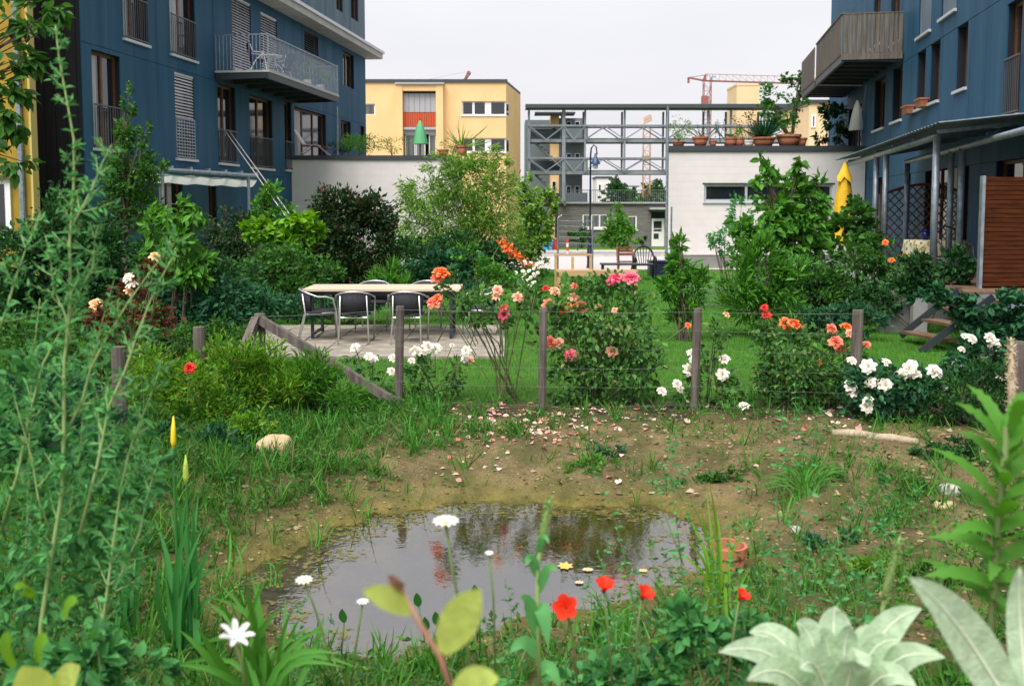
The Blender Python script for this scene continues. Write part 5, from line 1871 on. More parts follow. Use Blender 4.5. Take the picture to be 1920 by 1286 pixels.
# ---- roof terrace plants
def terrace_plant(name, label, px, ytop, ybase, Y, z0, kind, lm, n=40, w=20):
    u = mpp(Y)
    b = np.array((P(px, ybase, Y)[0], Y, z0))
    h = P(px, ytop, Y)[2] - z0
    t = thing(name, label, 'plant', b)
    r = np.random.default_rng(sd_())
    if kind == 'spiky':
        d = unit_rows(r.normal(size=(n, 3)) * (1, 1, .35) + (0, 0, .75))
        ln = r.uniform(.7, 1.1, n) * max(h, w * u)
        link('leaves', leaves_mesh('leaves', np.repeat(b[None] + (0, 0, .02), n, 0), d, ln, .11 if n > 30 else .045, T_BLADE, .8, sd_()), lm, t)
    else:
        p, d, e = blob_points(b + (0, 0, h * .6), (w * u, w * u, h * .42), n, sd_(), 14)
        g = MB()
        for k in e[:6]:
            g.tube([b, (b + k) / 2 + (0, 0, .1), k], .008, 4, False)
        g.build('stems', m_bark, t)
        link('foliage', leaves_mesh('foliage', p, d, .085, .5, T_DIAMOND, .5, sd_()), lm, t)
    return t
Yq = YR + .35
pzr = TERR + .12
terrace_plant('agave', 'big dark green spiky plant in the wide roof pot', 1432, 236, 262, Yq, TERR + .28, 'spiky', L_deep, 90, 42)
terrace_plant('strappy_plant', 'dark strappy leaved plant in the tall roof pot', 1313, 225, 262, Yq, TERR + .26, 'spiky', L_purple, 16, 20)
terrace_plant('potted_shrub', 'wispy pale flowering plant at the left end of the roof row', 1272, 224, 275, Yq, pzr, 'bush', L_bamboo, 260, 24)
terrace_plant('potted_shrub', 'tall thin twiggy plant between roof pots', 1350, 212, 270, Yq, pzr, 'bush', L_deep, 60, 12)
terrace_plant('potted_shrub', 'reddish maple shrub before the apricot tower', 1404, 208, 270, Yq + .3, pzr, 'bush', L_red, 240, 26)
terrace_plant('potted_shrub', 'small yellow green plant in the pot left of the tower', 1382, 240, 268, Yq, pzr, 'bush', L_lime, 80, 12)
terrace_plant('potted_shrub', 'sparse plant in the flared terracotta bowl', 1480, 236, 262, Yq, TERR + .3, 'bush', L_mid, 70, 14)
terrace_plant('potted_shrub', 'low leafy plant in the left middle roof pot', 1368, 254, 268, Yq, TERR + .25, 'bush', L_mid, 60, 10)
Yq = YL + .5
terrace_plant('terrace_shrub', 'dense round green shrub on the left roof terrace', 672, 254, 297, Yq, TERL, 'bush', L_fresh, 1100, 34)
terrace_plant('terrace_shrub', 'dark leafy shrub behind the deck chair on the left terrace', 640, 262, 297, Yq + .8, TERL, 'bush', L_dark, 400, 22)
terrace_plant('terrace_shrub', 'thin rambling plant left of the green parasol', 735, 254, 297, Yq, TERL, 'bush', L_bamboo, 260, 30)
terrace_plant('tall_grass', 'tall wispy grass in the terracotta pot on the left terrace', 866, 215, 280, Yq - .15, TERL + .3, 'spiky', L_bamboo, 26, 20)
terrace_plant('terrace_shrub', 'trailing green plant beside the low terracotta trough', 848, 262, 297, Yq, TERL, 'bush', L_fresh, 200, 20)
# plants on the blue balcony
bq = FL.pt(bs0 + 5.4, bz, 1.35)
def balcony_plant(label, s, off, h, w, lm):
    b = FL.pt(s, bz, off)
    t = thing('balcony_plant', label, 'plant', b)
    MB().lathe((0, 0, 0), [(.001, 0), (.11, 0), (.15, .24), (.001, .2)], 10).build('pot', m_wframe, t, True)
    p, d, e = blob_points(b + (0, 0, .25 + h * .5), (w, w, h * .5), 160, sd_(), 14)
    link('foliage', leaves_mesh('foliage', p, d, .09, .35, T_DIAMOND, .5, sd_()), lm, t)
balcony_plant('green bushy plant in a white pot midway along the left balcony', bs0 + 4.4, 1.4, .7, .22, L_fresh)
balcony_plant('yellowish plant in a white pot at the far end of the left balcony', bs0 + 5.8, 1.4, .9, .35, L_yel)

# ---- shrubs along the left side
blobs_plant('bamboo', 'tall pale green bamboo clump before the left white wall', 'bamboo', 26, [(800, 365, 55, 40), (880, 340, 75, 55), (935, 380, 45, 70), (850, 420, 100, 60), (915, 440, 65, 55), (785, 440, 50, 50), (850, 310, 55, 22), (920, 300, 30, 22)],
            L_bamboo, .17, 13000, .16, stems=26, stem_r=.014, stem_m=m_stem, droop=.35, depth=.7, flat=.3, per=30, spread=.15)
blobs_plant('dark_shrub', 'dark evergreen mass under the bamboo', 'shrub', 24.5, [(880, 480, 80, 40), (820, 490, 60, 40), (930, 490, 45, 35), (760, 480, 40, 40)], L_dark, .12, 6000, .4, stems=10)
blobs_plant('arched_shrub', 'dark purple leaved shrub arching beside the patio hedge', 'shrub', 22, [(640, 395, 52, 40), (695, 405, 45, 38), (610, 445, 45, 55), (645, 470, 60, 55), (600, 500, 55, 45), (728, 455, 20, 60), (660, 515, 60, 40)],
            L_purple, .1, 19000, .55, stems=22, stem_r=.014, depth=.8, upright=.15)
blobs_plant('dark_shrub', 'low dark hedge behind the pale shrub on the left', 'shrub', 20.5, [(425, 425, 45, 30), (465, 450, 40, 50), (415, 470, 55, 50), (450, 510, 60, 40)], L_purple, .08, 6500, .55, stems=10)
blobs_plant('vine', 'lime green vine over the hedge left of the dark arching shrub', 'vine', 19, [(500, 432, 38, 20), (560, 415, 20, 26), (535, 455, 48, 20), (585, 440, 16, 30)], L_lime, .15, 1500, .8, stems=8, flat=.75, tmpl=T_LEAF)
blobs_plant('leafy_shrub', 'green climber with small white buds left of the patio', 'shrub', 18, [(540, 495, 60, 38), (490, 520, 55, 45), (595, 520, 40, 40), (540, 550, 60, 30)], L_mid, .085, 4200, .65, stems=10)
blobs_plant('leafy_shrub', 'shrub with pointed leaves under the blue facade', 'shrub', 20, [(510, 370, 26, 30), (490, 395, 26, 26), (530, 400, 30, 24)], L_fresh, .09, 1300, .5, stems=8)
blobs_plant('fern', 'bright green fern behind the patio table', 'fern', 18.2, [(735, 522, 26, 22), (715, 530, 16, 14), (760, 530, 16, 12)], L_fresh, .2, 420, .14, stems=4, upright=.9, flat=.5, tmpl=T_BLADE)
blobs_plant('leafy_shrub', 'broad leaved shrub right of the fern', 'shrub', 18.4, [(810, 500, 45, 26), (870, 505, 50, 24), (790, 530, 40, 18)], L_deep, .12, 1700, .65, stems=10)
blobs_plant('leafy_shrub', 'branching light shrub before the dark evergreen mass', 'shrub', 17.5, [(880, 470, 30, 14), (900, 500, 40, 20), (940, 520, 40, 20)], L_fresh, .07, 900, .7, stems=10)
blobs_plant('pear_tree', 'slim young pear tree rising before the blue facade', 'tree', 14, [(240, 185, 8, 36), (238, 250, 20, 40), (250, 320, 38, 50), (222, 340, 28, 50), (272, 250, 8, 28), (292, 325, 22, 26), (262, 390, 50, 40), (215, 405, 34, 40)],
            L_mid, .065, 5200, .6, base=243, trunk=(.045, 1.5), stems=26, part='crown', upright=.4)
blobs_plant('light_shrub', 'light green shrub with drooping leaf sprays on the left', 'shrub', 12, [(325, 405, 36, 32), (365, 395, 24, 18), (290, 430, 40, 38), (352, 440, 34, 20), (375, 490, 28, 14), (318, 470, 44, 40), (350, 520, 36, 30)],
            L_fresh, .12, 1700, .45, stems=18, droop=.45, tmpl=T_LEAF)
blobs_plant('dark_shrub', 'dark leafy thicket below the ochre house', 'shrub', 13, [(100, 420, 60, 70), (185, 470, 60, 70), (50, 490, 70, 70), (200, 540, 70, 50), (110, 560, 90, 60), (30, 580, 60, 60)], L_dark, .09, 8000, .6, stems=14)
blobs_plant('dark_shrub', 'dark low undergrowth behind the leaning fence braces', 'shrub', 12.2, [(330, 560, 60, 36), (420, 560, 60, 38), (500, 575, 40, 26), (400, 600, 70, 24), (300, 610, 60, 26)], L_deep, .08, 5500, .55, stems=10)
blobs_plant('overhanging_tree', 'young tree overhanging from the top left corner', 'tree', 6.2, [(40, 25, 60, 34), (15, 95, 45, 45), (85, 15, 40, 24), (20, 215, 34, 50), (62, 115, 28, 18), (10, 160, 30, 40), (75, 60, 30, 16), (25, 300, 30, 30)],
            L_mid, .085, 620, .6, tmpl=T_LEAF, base=-150, trunk=(.018, 2.2), stems=30, part='crown', droop=.35, flat=.75)
blobs_plant('weed_bush', 'yellow green leafy bush below the leftmost fence posts', 'bush', 8.8, [(290, 700, 60, 50), (350, 730, 70, 60), (250, 770, 70, 60), (330, 810, 80, 60), (400, 780, 70, 60)], L_yel, .055, 6500, .45, stems=24, stem_m=m_stem, upright=.3)
blobs_plant('weed_bush', 'feathery green bush around the corner fence post', 'bush', 9.4, [(430, 680, 60, 46), (500, 690, 55, 50), (460, 740, 70, 50), (540, 730, 50, 46), (500, 790, 60, 40)], L_yel, .07, 6000, .25, stems=24, stem_m=m_stem, upright=.5)
blobs_plant('weed_bush', 'willowy plant under the long fence brace', 'bush', 9.5, [(590, 700, 46, 50), (640, 740, 44, 40), (600, 770, 50, 36), (680, 770, 36, 26)], L_fresh, .085, 2800, .18, stems=20, stem_m=m_stem, upright=.5)
blobs_plant('weed_bush', 'dark bramble thicket on the left pond bank', 'bush', 8.0, [(400, 850, 70, 46), (330, 870, 60, 50), (450, 880, 50, 36), (280, 850, 60, 60)], L_deep, .06, 5200, .55, stems=14, stem_m=m_stem)
blobs_plant('weed_bush', 'pale branching sprig above the sandstone rock', 'bush', 8.3, [(480, 800, 34, 36), (450, 815, 30, 26)], L_yel, .055, 700, .5, stems=12, stem_m=m_stem)
# ---- right side
blobs_plant('cherry_tree', 'young broad leaved tree before the right white wall', 'tree', 19, [(1470, 385, 52, 50), (1435, 415, 44, 40), (1512, 375, 34, 40), (1500, 430, 52, 40), (1428, 345, 16, 30), (1500, 315, 10, 26), (1424, 308, 6, 18), (1540, 350, 12, 18), (1462, 465, 70, 36), (1400, 440, 26, 26)],
            L_fresh, .17, 2600, .6, tmpl=T_LEAF, base=1470, trunk=(.05, .9), stems=34, part='crown', droop=.35)
blobs_plant('thin_shrub', 'thin grey green shrub left of the young tree', 'shrub', 20, [(1370, 440, 30, 34), (1390, 400, 18, 30), (1350, 455, 20, 24)], L_blue, .08, 1100, .5, stems=14)
blobs_plant('laurel', 'small laurel bush with bright tips on the lawn', 'shrub', 15, [(1280, 485, 26, 36), (1262, 530, 32, 36), (1302, 540, 30, 34), (1282, 575, 34, 30), (1275, 455, 12, 18)], L_fresh, .13, 1500, .3, stems=20, upright=.6, tmpl=T_LEAF)
blobs_plant('laurel', 'large laurel bush with bright tips right of the wire cage', 'shrub', 15.4, [(1420, 490, 50, 40), (1385, 530, 44, 46), (1450, 540, 60, 50), (1490, 510, 36, 36), (1415, 575, 66, 40), (1440, 462, 26, 18)], L_fresh, .13, 3200, .3, stems=26, upright=.5, tmpl=T_LEAF)
blobs_plant('dark_shrub', 'dark shrub filling behind the large laurel', 'shrub', 17.5, [(1480, 540, 60, 50), (1540, 520, 46, 46), (1560, 570, 50, 40)], L_dark, .09, 3600, .55, stems=10)
blobs_plant('leafy_shrub', 'maple leaved shrub under the yellow parasol', 'shrub', 20.5, [(1605, 410, 36, 34), (1572, 440, 30, 34), (1630, 430, 24, 34), (1600, 460, 50, 28)], L_mid, .14, 1500, .8, stems=12, tmpl=T_LEAF)
blobs_plant('leafy_shrub', 'low terrace shrub with orange flowers by the pergola', 'shrub', 17.0, [(1600, 490, 40, 28), (1645, 480, 34, 36), (1560, 530, 48, 32), (1680, 520, 40, 26), (1625, 545, 60, 30), (1530, 560, 40, 36)], L_mid, .085, 4500, .55, stems=12)
blobs_plant('leafy_shrub', 'dark leafy planting at the foot of the pergola post', 'shrub', 15.8, [(1720, 495, 30, 24), (1790, 500, 36, 30), (1755, 525, 46, 22), (1705, 540, 40, 26), (1650, 560, 50, 26)], L_dark, .085, 3400, .6, stems=10)
blobs_plant('ivy', 'trailing ivy over the wooden garden steps', 'ivy', 13.7, [(1775, 575, 30, 18), (1850, 570, 44, 24), (1895, 590, 40, 36), (1830, 610, 40, 18), (1880, 640, 40, 30), (1730, 560, 20, 12), (1800, 600, 36, 14), (1850, 625, 40, 20), (1760, 545, 24, 12)], L_deep, .1, 2300, .75, stems=10, tmpl=T_LEAF)
blobs_plant('leafy_shrub', 'dark ferny planting under the right white roses', 'shrub', 9.2, [(1810, 740, 60, 44), (1750, 765, 44, 24), (1870, 740, 50, 46), (1840, 700, 40, 34), (1800, 790, 50, 20)], L_dark, .05, 4200, .3, stems=14, upright=.3)
blobs_plant('groundcover', 'dark low mat of leaves right of the soil', 'groundcover', 8.0, [(1760, 855, 55, 16), (1800, 840, 40, 20), (1720, 850, 30, 10)], L_dark, .035, 1600, .6, stems=0)
blobs_plant('dark_shrub', 'low dark foliage along the foot of the retaining wall', 'shrub', 15.0, [(1560, 600, 40, 22), (1610, 600, 40, 26), (1510, 600, 36, 26)], L_deep, .075, 2000, .55, stems=8)
# ------------------------------------------------------------------ fillers of the left hedge line
blobs_plant('dark_shrub', 'deep green hedge between ochre house and blue facade', 'shrub', 15.5, [(330, 500, 70, 60), (250, 480, 60, 60), (420, 520, 60, 40), (160, 520, 60, 60), (60, 560, 80, 60)], L_dark, .09, 7000, .6, stems=14)
blobs_plant('dark_shrub', 'tangled undergrowth left of the corner post', 'shrub', 10.8, [(240, 620, 60, 40), (330, 640, 60, 30), (160, 650, 60, 50), (60, 650, 80, 60), (430, 625, 50, 26)], L_mid, .06, 6000, .5, stems=14)
blobs_plant('dark_shrub', 'thicket at the left edge behind the tall weed', 'shrub', 7.0, [(60, 760, 100, 80), (170, 790, 60, 60), (30, 880, 80, 80), (150, 880, 70, 60)], L_deep, .055, 5200, .55, stems=14)
blobs_plant('dark_shrub', 'low dark planting along the hedge behind the table', 'shrub', 17.2, [(470, 570, 60, 26), (560, 575, 50, 22), (640, 560, 60, 26), (700, 550, 50, 24), (780, 555, 50, 20), (860, 545, 50, 18)], L_deep, .08, 4200, .55, stems=10)

# ------------------------------------------------------------------ roses
def petalmat(name, a, b, trans=.25):
    return leafmat(name, a, b, trans, .6, .2)
C_white = petalmat('petal_white', (0.8, 0.76, 0.66), (0.86, 0.83, 0.76))
C_cream = petalmat('petal_cream', (0.8, 0.5, 0.25), (0.85, 0.64, 0.38))
C_coral = petalmat('petal_coral', (0.75, 0.14, 0.09), (0.82, 0.33, 0.22))
C_orange = petalmat('petal_orange', (0.8, 0.16, 0.045), (0.85, 0.28, 0.1))
C_pink = petalmat('petal_pink', (0.7, 0.06, 0.13), (0.8, 0.24, 0.3))
C_peach = petalmat('petal_peach', (0.82, 0.4, 0.26), (0.86, 0.55, 0.4))
C_red = petalmat('petal_red', (0.6, 0.02, 0.02), (0.7, 0.06, 0.045))
C_poppy = petalmat('petal_poppy', (0.72, 0.03, 0.008), (0.8, 0.06, 0.02), .4)
C_daisy = petalmat('petal_daisy', (0.68, 0.69, 0.68), (0.78, 0.78, 0.77))
C_yellow = mat('yellow_petal', (0.8, 0.6, 0.02), .6)
def petal(mb, th, r0, r1, z0, z1, w, curl):
    """a curved petal: base near the centre, tip at radius r1, height z1"""
    V, F = [], []
    for j in range(4):
        t = j / 3
        r = r0 + (r1 - r0) * (t ** .8)
        z = z0 + (z1 - z0) * math.sin(t * math.pi / 2) - curl * t ** 4
        ww = w * (math.sin(math.pi * (.18 + .62 * t)) )
        for i in (-1, 0, 1):
            a = th + i * ww / max(r, .12)
            k = 1 - .1 * abs(i)
            V.append((r * k * math.cos(a), r * k * math.sin(a), z + .06 * abs(i)))
    for j in range(3):
        for i in range(2):
            k = j * 3 + i
            F.append((k, k + 1, k + 4, k + 3))
    mb.add(V, F)
def rose_mesh(name, m, seed, openness=1.0):
    r = random.Random(seed)
    g = MB()
    for ring, (n, r1, z1, w) in enumerate(((4, .22, .55, .2), (5, .42, .58, .26), (6, .68, .5, .32), (7, .92, .34, .36), (7, 1.05, .12, .36))):
        for i in range(n):
            th = 2 * math.pi * (i + r.random() * .5) / n + ring * .7
            petal(g, th, .06 + .05 * ring, r1 * r.uniform(.88, 1.1) * openness, -.12, z1 * r.uniform(.8, 1.15), w, .12 * ring * .6)
    me = g.mesh(name, True)
    me.materials.append(m)
    return me
ROSES = {}
for i, (k, m) in enumerate((('white', C_white), ('cream', C_cream), ('coral', C_coral), ('orange', C_orange), ('pink', C_pink), ('peach', C_peach), ('red', C_red))):
    ROSES[k] = [rose_mesh('bloom', m, i * 7 + j) for j in range(3)]
def bloom(parent, px, py, Y, rpx, colour, k=0):
    o = link('bloom', ROSES[colour][k % 3], None, parent)
    c = P(px, py, Y)
    o.location = Vector(c) - total_loc(parent)
    s = rpx * mpp(Y) * 1.2
    o.scale = (s, s, s * .9)
    rr = random.Random(int(px * 7 + py))
    o.rotation_euler = (rr.uniform(.4, 1.15), rr.uniform(-.35, .35), rr.uniform(-.6, .6))
    return o
def rose_bush(label, Y, blobs, n, blooms, base, leaf=.066, canes=12, lm=None, base_y=0, per=24):
    t = blobs_plant('rose_bush', label, 'rose bush', Y, blobs, lm or L_rose, leaf, int(n * 1.15), .62, tmpl=T_LEAF, base=base, stems=canes, stem_r=.009, stem_m=m_cane, group='rose bushes along the fence', part='foliage', stem_part='canes', flat=.65, per=per, spread=.2)
    root = np.array(t.location)
    g = MB()
    rr = random.Random(int(base))
    for i, (px, py, r, c) in enumerate(blooms):
        bloom(t, px, py, Y - .1 + rr.uniform(-.12, .1), r, c, i)
        e = P(px, py, Y - .05)
        s = np.array((root[0] + (e[0] - root[0]) * .45, Y, root[2] + (e[2] - root[2]) * .45))
        g.tube([s, (s + e) / 2 + (0, 0, .04), e], [.006, .005, .004], 4, False)
    if g.n:
        g.build('flower_stalks', m_stem, t)
    return t
rose_bush('large pink and coral rose bush at the middle fence post', 10.2, [(1075, 560, 56, 36), (1130, 590, 86, 50), (1085, 650, 76, 50), (1190, 620, 56, 66), (1150, 690, 90, 46), (1070, 710, 40, 44), (1215, 690, 30, 50), (1140, 530, 66, 26), (1120, 740, 80, 26)], 3600,
          [(1145, 530, 9, 'pink'), (1155, 521, 13, 'pink'), (1183, 521, 15, 'pink'), (1070, 666, 13, 'pink'), (1147, 659, 11, 'peach'), (1030, 572, 12, 'coral'), (1060, 577, 14, 'orange'), (1088, 576, 13, 'coral'), (1032, 641, 11, 'coral'), (1047, 643, 11, 'peach'),
           (1023, 642, 9, 'orange'), (1075, 557, 10, 'peach'), (1023, 541, 7, 'red'), (1040, 546, 10, 'peach'), (1078, 537, 7, 'coral'), (1122, 575, 7, 'peach'), (1066, 600, 8, 'coral'), (1290, 610, 6, 'orange'), (1153, 582, 6, 'peach')], 1120, canes=24)
rose_bush('open rose bush with long bare canes left of the middle post', 10.3, [(870, 565, 56, 28), (935, 560, 66, 36), (900, 600, 50, 28), (985, 575, 36, 50), (845, 540, 30, 28), (985, 540, 36, 26)], 640,
          [(828, 512, 15, 'orange'), (818, 522, 10, 'coral'), (815, 567, 14, 'coral'), (820, 560, 10, 'orange'), (945, 590, 11, 'pink'), (945, 577, 9, 'coral'), (971, 557, 10, 'peach'), (933, 545, 10, 'peach'), (930, 555, 8, 'cream'), (880, 675, 9, 'peach')], 952, canes=11, lm=L_rose)
rose_bush('small white rose bush in front of the patio left of the post', 10.35, [(690, 705, 34, 34), (660, 690, 24, 20), (720, 730, 34, 24)], 420,
          [(691, 668, 8, 'white'), (700, 673, 8, 'white'), (665, 652, 9, 'white'), (737, 671, 8, 'white'), (735, 696, 8, 'white')], 695, .05, 8)
rose_bush('white rose bush just right of the patio fence post', 10.3, [(800, 700, 36, 36), (770, 720, 28, 26), (850, 700, 30, 34), (830, 735, 40, 24)], 560,
          [(780, 658, 12, 'white'), (803, 650, 11, 'white'), (816, 654, 11, 'white'), (772, 676, 7, 'white'), (874, 658, 9, 'white'), (872, 672, 8, 'white'), (848, 648, 5, 'white')], 815, .055, 10)
rose_bush('white rose bush at the post right of the pink roses', 9.95, [(1355, 630, 20, 36), (1330, 710, 44, 44), (1290, 735, 26, 28), (1360, 745, 34, 28), (1395, 755, 20, 20)], 800,
          [(1297, 662, 9, 'white'), (1293, 694, 12, 'white'), (1300, 675, 8, 'white'), (1358, 673, 10, 'white'), (1355, 702, 11, 'white'), (1270, 720, 9, 'white'), (1241, 733, 9, 'white'), (1394, 761, 10, 'white'), (1362, 590, 7, 'cream'), (1276, 730, 7, 'white')], 1335, .055, 12)
rose_bush('orange and red rose bush left of the right fence post', 10.0, [(1480, 640, 56, 40), (1500, 690, 66, 52), (1560, 680, 56, 50), (1445, 620, 30, 36), (1520, 735, 70, 40), (1440, 690, 36, 46), (1590, 730, 36, 36)], 2300,
          [(1433, 577, 7, 'red'), (1437, 590, 9, 'red'), (1472, 605, 11, 'orange'), (1490, 608, 13, 'orange'), (1559, 616, 10, 'coral'), (1588, 614, 11, 'orange'), (1568, 641, 13, 'coral'), (1580, 654, 11, 'coral'), (1594, 625, 8, 'peach'), (1625, 646, 8, 'coral'), (1532, 678, 9, 'orange'), (1517, 710, 6, 'red')], 1510, canes=20)
rose_bush('full white rose bush right of the right fence post', 9.45, [(1640, 720, 50, 44), (1700, 725, 56, 36), (1745, 715, 36, 26), (1660, 765, 56, 26), (1600, 720, 22, 36)], 1500,
          [(1597, 676, 9, 'white'), (1628, 687, 13, 'white'), (1595, 724, 12, 'white'), (1598, 735, 10, 'white'), (1663, 680, 9, 'white'), (1705, 690, 12, 'white'), (1692, 702, 13, 'white'), (1716, 700, 12, 'white'), (1711, 683, 10, 'white'), (1752, 696, 14, 'white'), (1642, 713, 8, 'white'), (1660, 721, 12, 'white'),
           (1625, 763, 11, 'white'), (1662, 766, 12, 'white'), (1627, 750, 9, 'white'), (1632, 717, 10, 'white'), (1735, 760, 7, 'white'), (1770, 727, 6, 'white')], 1670, canes=16, lm=L_deep)
rose_bush('white rose bush beside the steps at the right edge', 9.7, [(1830, 660, 46, 36), (1880, 680, 36, 40), (1790, 670, 24, 30), (1850, 700, 46, 26)], 1100,
          [(1857, 634, 11, 'white'), (1863, 645, 12, 'white'), (1846, 665, 13, 'white'), (1866, 659, 12, 'white'), (1822, 635, 10, 'white'), (1808, 630, 6, 'white'), (1795, 681, 9, 'white'), (1881, 705, 12, 'white'), (1906, 706, 11, 'white'), (1803, 655, 7, 'white')], 1845, canes=12, lm=L_deep)
rose_bush('cream rose bush with reddish leaves at the left', 9.6, [(245, 545, 30, 30), (200, 590, 40, 36), (285, 590, 40, 30), (290, 500, 24, 20)], 900,
          [(291, 481, 10, 'cream'), (240, 521, 10, 'white'), (247, 534, 10, 'white'), (243, 547, 9, 'cream'), (181, 573, 14, 'cream')], 245, .06, 12, L_red)
t = blobs_plant('flowering_shrub', 'white flowering shrub at the far lawn edge', 'shrub', 19, [(1000, 515, 26, 24), (985, 495, 18, 18), (1015, 500, 16, 16), (975, 530, 30, 18)], L_mid, .07, 1100, .5, stems=8)
for i in range(26):
    a, r_ = random.uniform(0, 6.28), random.random() ** .5
    bloom(t, 996 + 32 * r_ * math.cos(a), 512 + 24 * r_ * math.sin(a), 18.6, random.uniform(2.5, 4), 'white', i)
t = thing('flower_plume', 'drooping orange red flower plume under the bamboo', 'flower', (P(960, 540, 20)[0], 20, 0))
g = MB()
path = [P(940, 455, 20), P(960, 470, 19.9), P(985, 492, 19.8), P(1000, 508, 19.8)]
g.tube([(P(930, 540, 20.1)[0], 20.1, 0), P(925, 480, 20.1), path[0]], .015, 5, False)
g.build('stem', m_stem, t)
pp = np.concatenate([np.linspace(path[i], path[i + 1], 60) for i in range(3)]) + rng.normal(0, .045, (180, 3))
link('florets', leaves_mesh('florets', pp, rng.normal(size=(180, 3)), .09, .6, T_DIAMOND, .2, 5), C_orange, t)['kind'] = 'stuff'
for px, py, Y, lab in ((355, 690, 8.4, 'single red flower in the yellow green bush by the left posts'),):
    t = thing('red_flower', lab, 'flower', P(px, py + 60, Y))
    MB().tube([P(px - 4, py + 70, Y), P(px, py, Y)], .004, 4).build('stem', m_stem, t)
    bloom(t, px, py, Y, 11, 'red', 1)
for k, (px, py, lab) in enumerate(((1672, 488, 'lowest orange flower head in the shrub by the pergola post'), (1660, 455, 'highest orange flower head above the terrace shrub'), (1690, 480, 'rightmost orange flower head against the pergola post'))):
    t = thing('orange_flower', lab, 'flower', P(px, py + 40, 16.6), 'orange flowers by the pergola')
    MB().tube([P(px, py + 40, 16.6), P(px, py, 16.6)], .005, 4).build('stem', m_stem, t)
    bloom(t, px, py, 16.5, 6, 'orange', k)

# ------------------------------------------------------------------ lawn, bank grass and weeds (nobody could count these)
def px_of(X, Y):
    return 960 + X / Y * FPX
def scatter(n, x0, x1, y0, y1, seed, keep):
    r = np.random.default_rng(seed)
    X, Y = r.uniform(x0, x1, n), r.uniform(y0, y1, n)
    k = keep(X, Y, r)
    return X[k], Y[k]
def lawn_keep(X, Y, r):
    px = px_of(X, Y)
    ok = (px > -60) & (px < 1990)
    ok &= r.random(len(X)) < np.clip(13.5 / Y, .15, 1) ** 1.6
    ok &= ~((np.abs(X + 2.1) < 2.0) & (Y > 13.3) & (Y < 17.0))
    ok &= Y > 10.15 + .3 * rough(X, Y, 3)
    ok &= ~((X > 4.6) & (Y > 17.8))
    return ok
X, Y = scatter(260000, -9, 8.5, 10.0, 31, 1, lawn_keep)
r = np.random.default_rng(3)
n = len(X)
d = np.stack([r.normal(0, .35, n), r.normal(0, .35, n), np.ones(n)], 1)
lawn = link('lawn_grass', leaves_mesh('lawn_grass', np.stack([X, Y, gz(X, Y) - .004], 1), d, r.uniform(.03, .06, n) * (Y / 12) ** .5, .16, T_TUFT, .2, 2), L_lawn)
tag(lawn, 'short mown green lawn behind the wire fence', 'lawn', kind='stuff')

def bank_density(X, Y):
    px = px_of(X, Y)
    py = 385 + (CAM_H - gz(X, Y)) / Y * FPX
    w = np.full(X.shape, .07)
    w = np.where((px < 560), 1.6, w)
    w = np.where((px >= 560) & (px < 720) & (Y > 7.0), .9, w)
    w = np.where((px >= 560) & (px < 980) & (py < 880 - .12 * (px - 560)) & (Y > 7.6), .85, w)
    w = np.where((px >= 840) & (Y > 9.1) & (Y < 10.4), .1, w)
    w = np.where((px > 1400) & (Y < 7.8), .3, w)
    w = np.where((py > 1195) & (px > 420), .8, w)
    w = np.where((px > 1250) & (py > 1080), .55, w)
    w = w * np.where(rough(X, Y, 4) > -.1, 1, .45)
    sdv = pond_sd(X, Y)
    w = np.where(sdv < .12, 0, np.where(sdv < .4, w * .25, w))
    return w
def bank_keep(X, Y, r):
    return (r.random(len(X)) < bank_density(X, Y)) & (np.abs(px_of(X, Y) - 960) < 1060)
X, Y = scatter(14000, -5.2, 5.2, 3.3, 10.4, 5, bank_keep)
n = len(X)
r = np.random.default_rng(6)
per = 11
XX, YY = np.repeat(X, per) + r.normal(0, .025, n * per), np.repeat(Y, per) + r.normal(0, .025, n * per)
d = np.stack([r.normal(0, .5, n * per), r.normal(0, .5, n * per), np.ones(n * per)], 1)
hgt = np.repeat(r.uniform(.06, .24, n), per) * r.uniform(.6, 1.1, n * per)
bank = link('bank_grass', leaves_mesh('bank_grass', np.stack([XX, YY, gz(XX, YY) - .01], 1), d, hgt, .05, T_BLADE, .2, 7), L_grass)
tag(bank, 'rough grass growing on the pond banks', 'grass', kind='stuff')
X, Y = scatter(7500, -5.2, 5.2, 3.3, 10.4, 8, lambda a, b, q: bank_keep(a, b, q) | (q.random(len(a)) < .012) & (pond_sd(a, b) > .2))
n = len(X)
per = 12
XX, YY = np.repeat(X, per) + r.normal(0, .05, n * per), np.repeat(Y, per) + r.normal(0, .05, n * per)
hh = np.repeat(r.uniform(.02, .17, n), per) * r.random(n * per)
d = np.stack([r.normal(0, 1, n * per), r.normal(0, 1, n * per), r.uniform(.0, .8, n * per)], 1)
wd = link('ground_weeds', leaves_mesh('ground_weeds', np.stack([XX, YY, gz(XX, YY) + hh], 1), d, r.uniform(.025, .06, n * per), .5, T_DIAMOND, .7, 9), L_mid)
tag(wd, 'low leafy weeds covering the pond banks', 'weeds', kind='stuff')
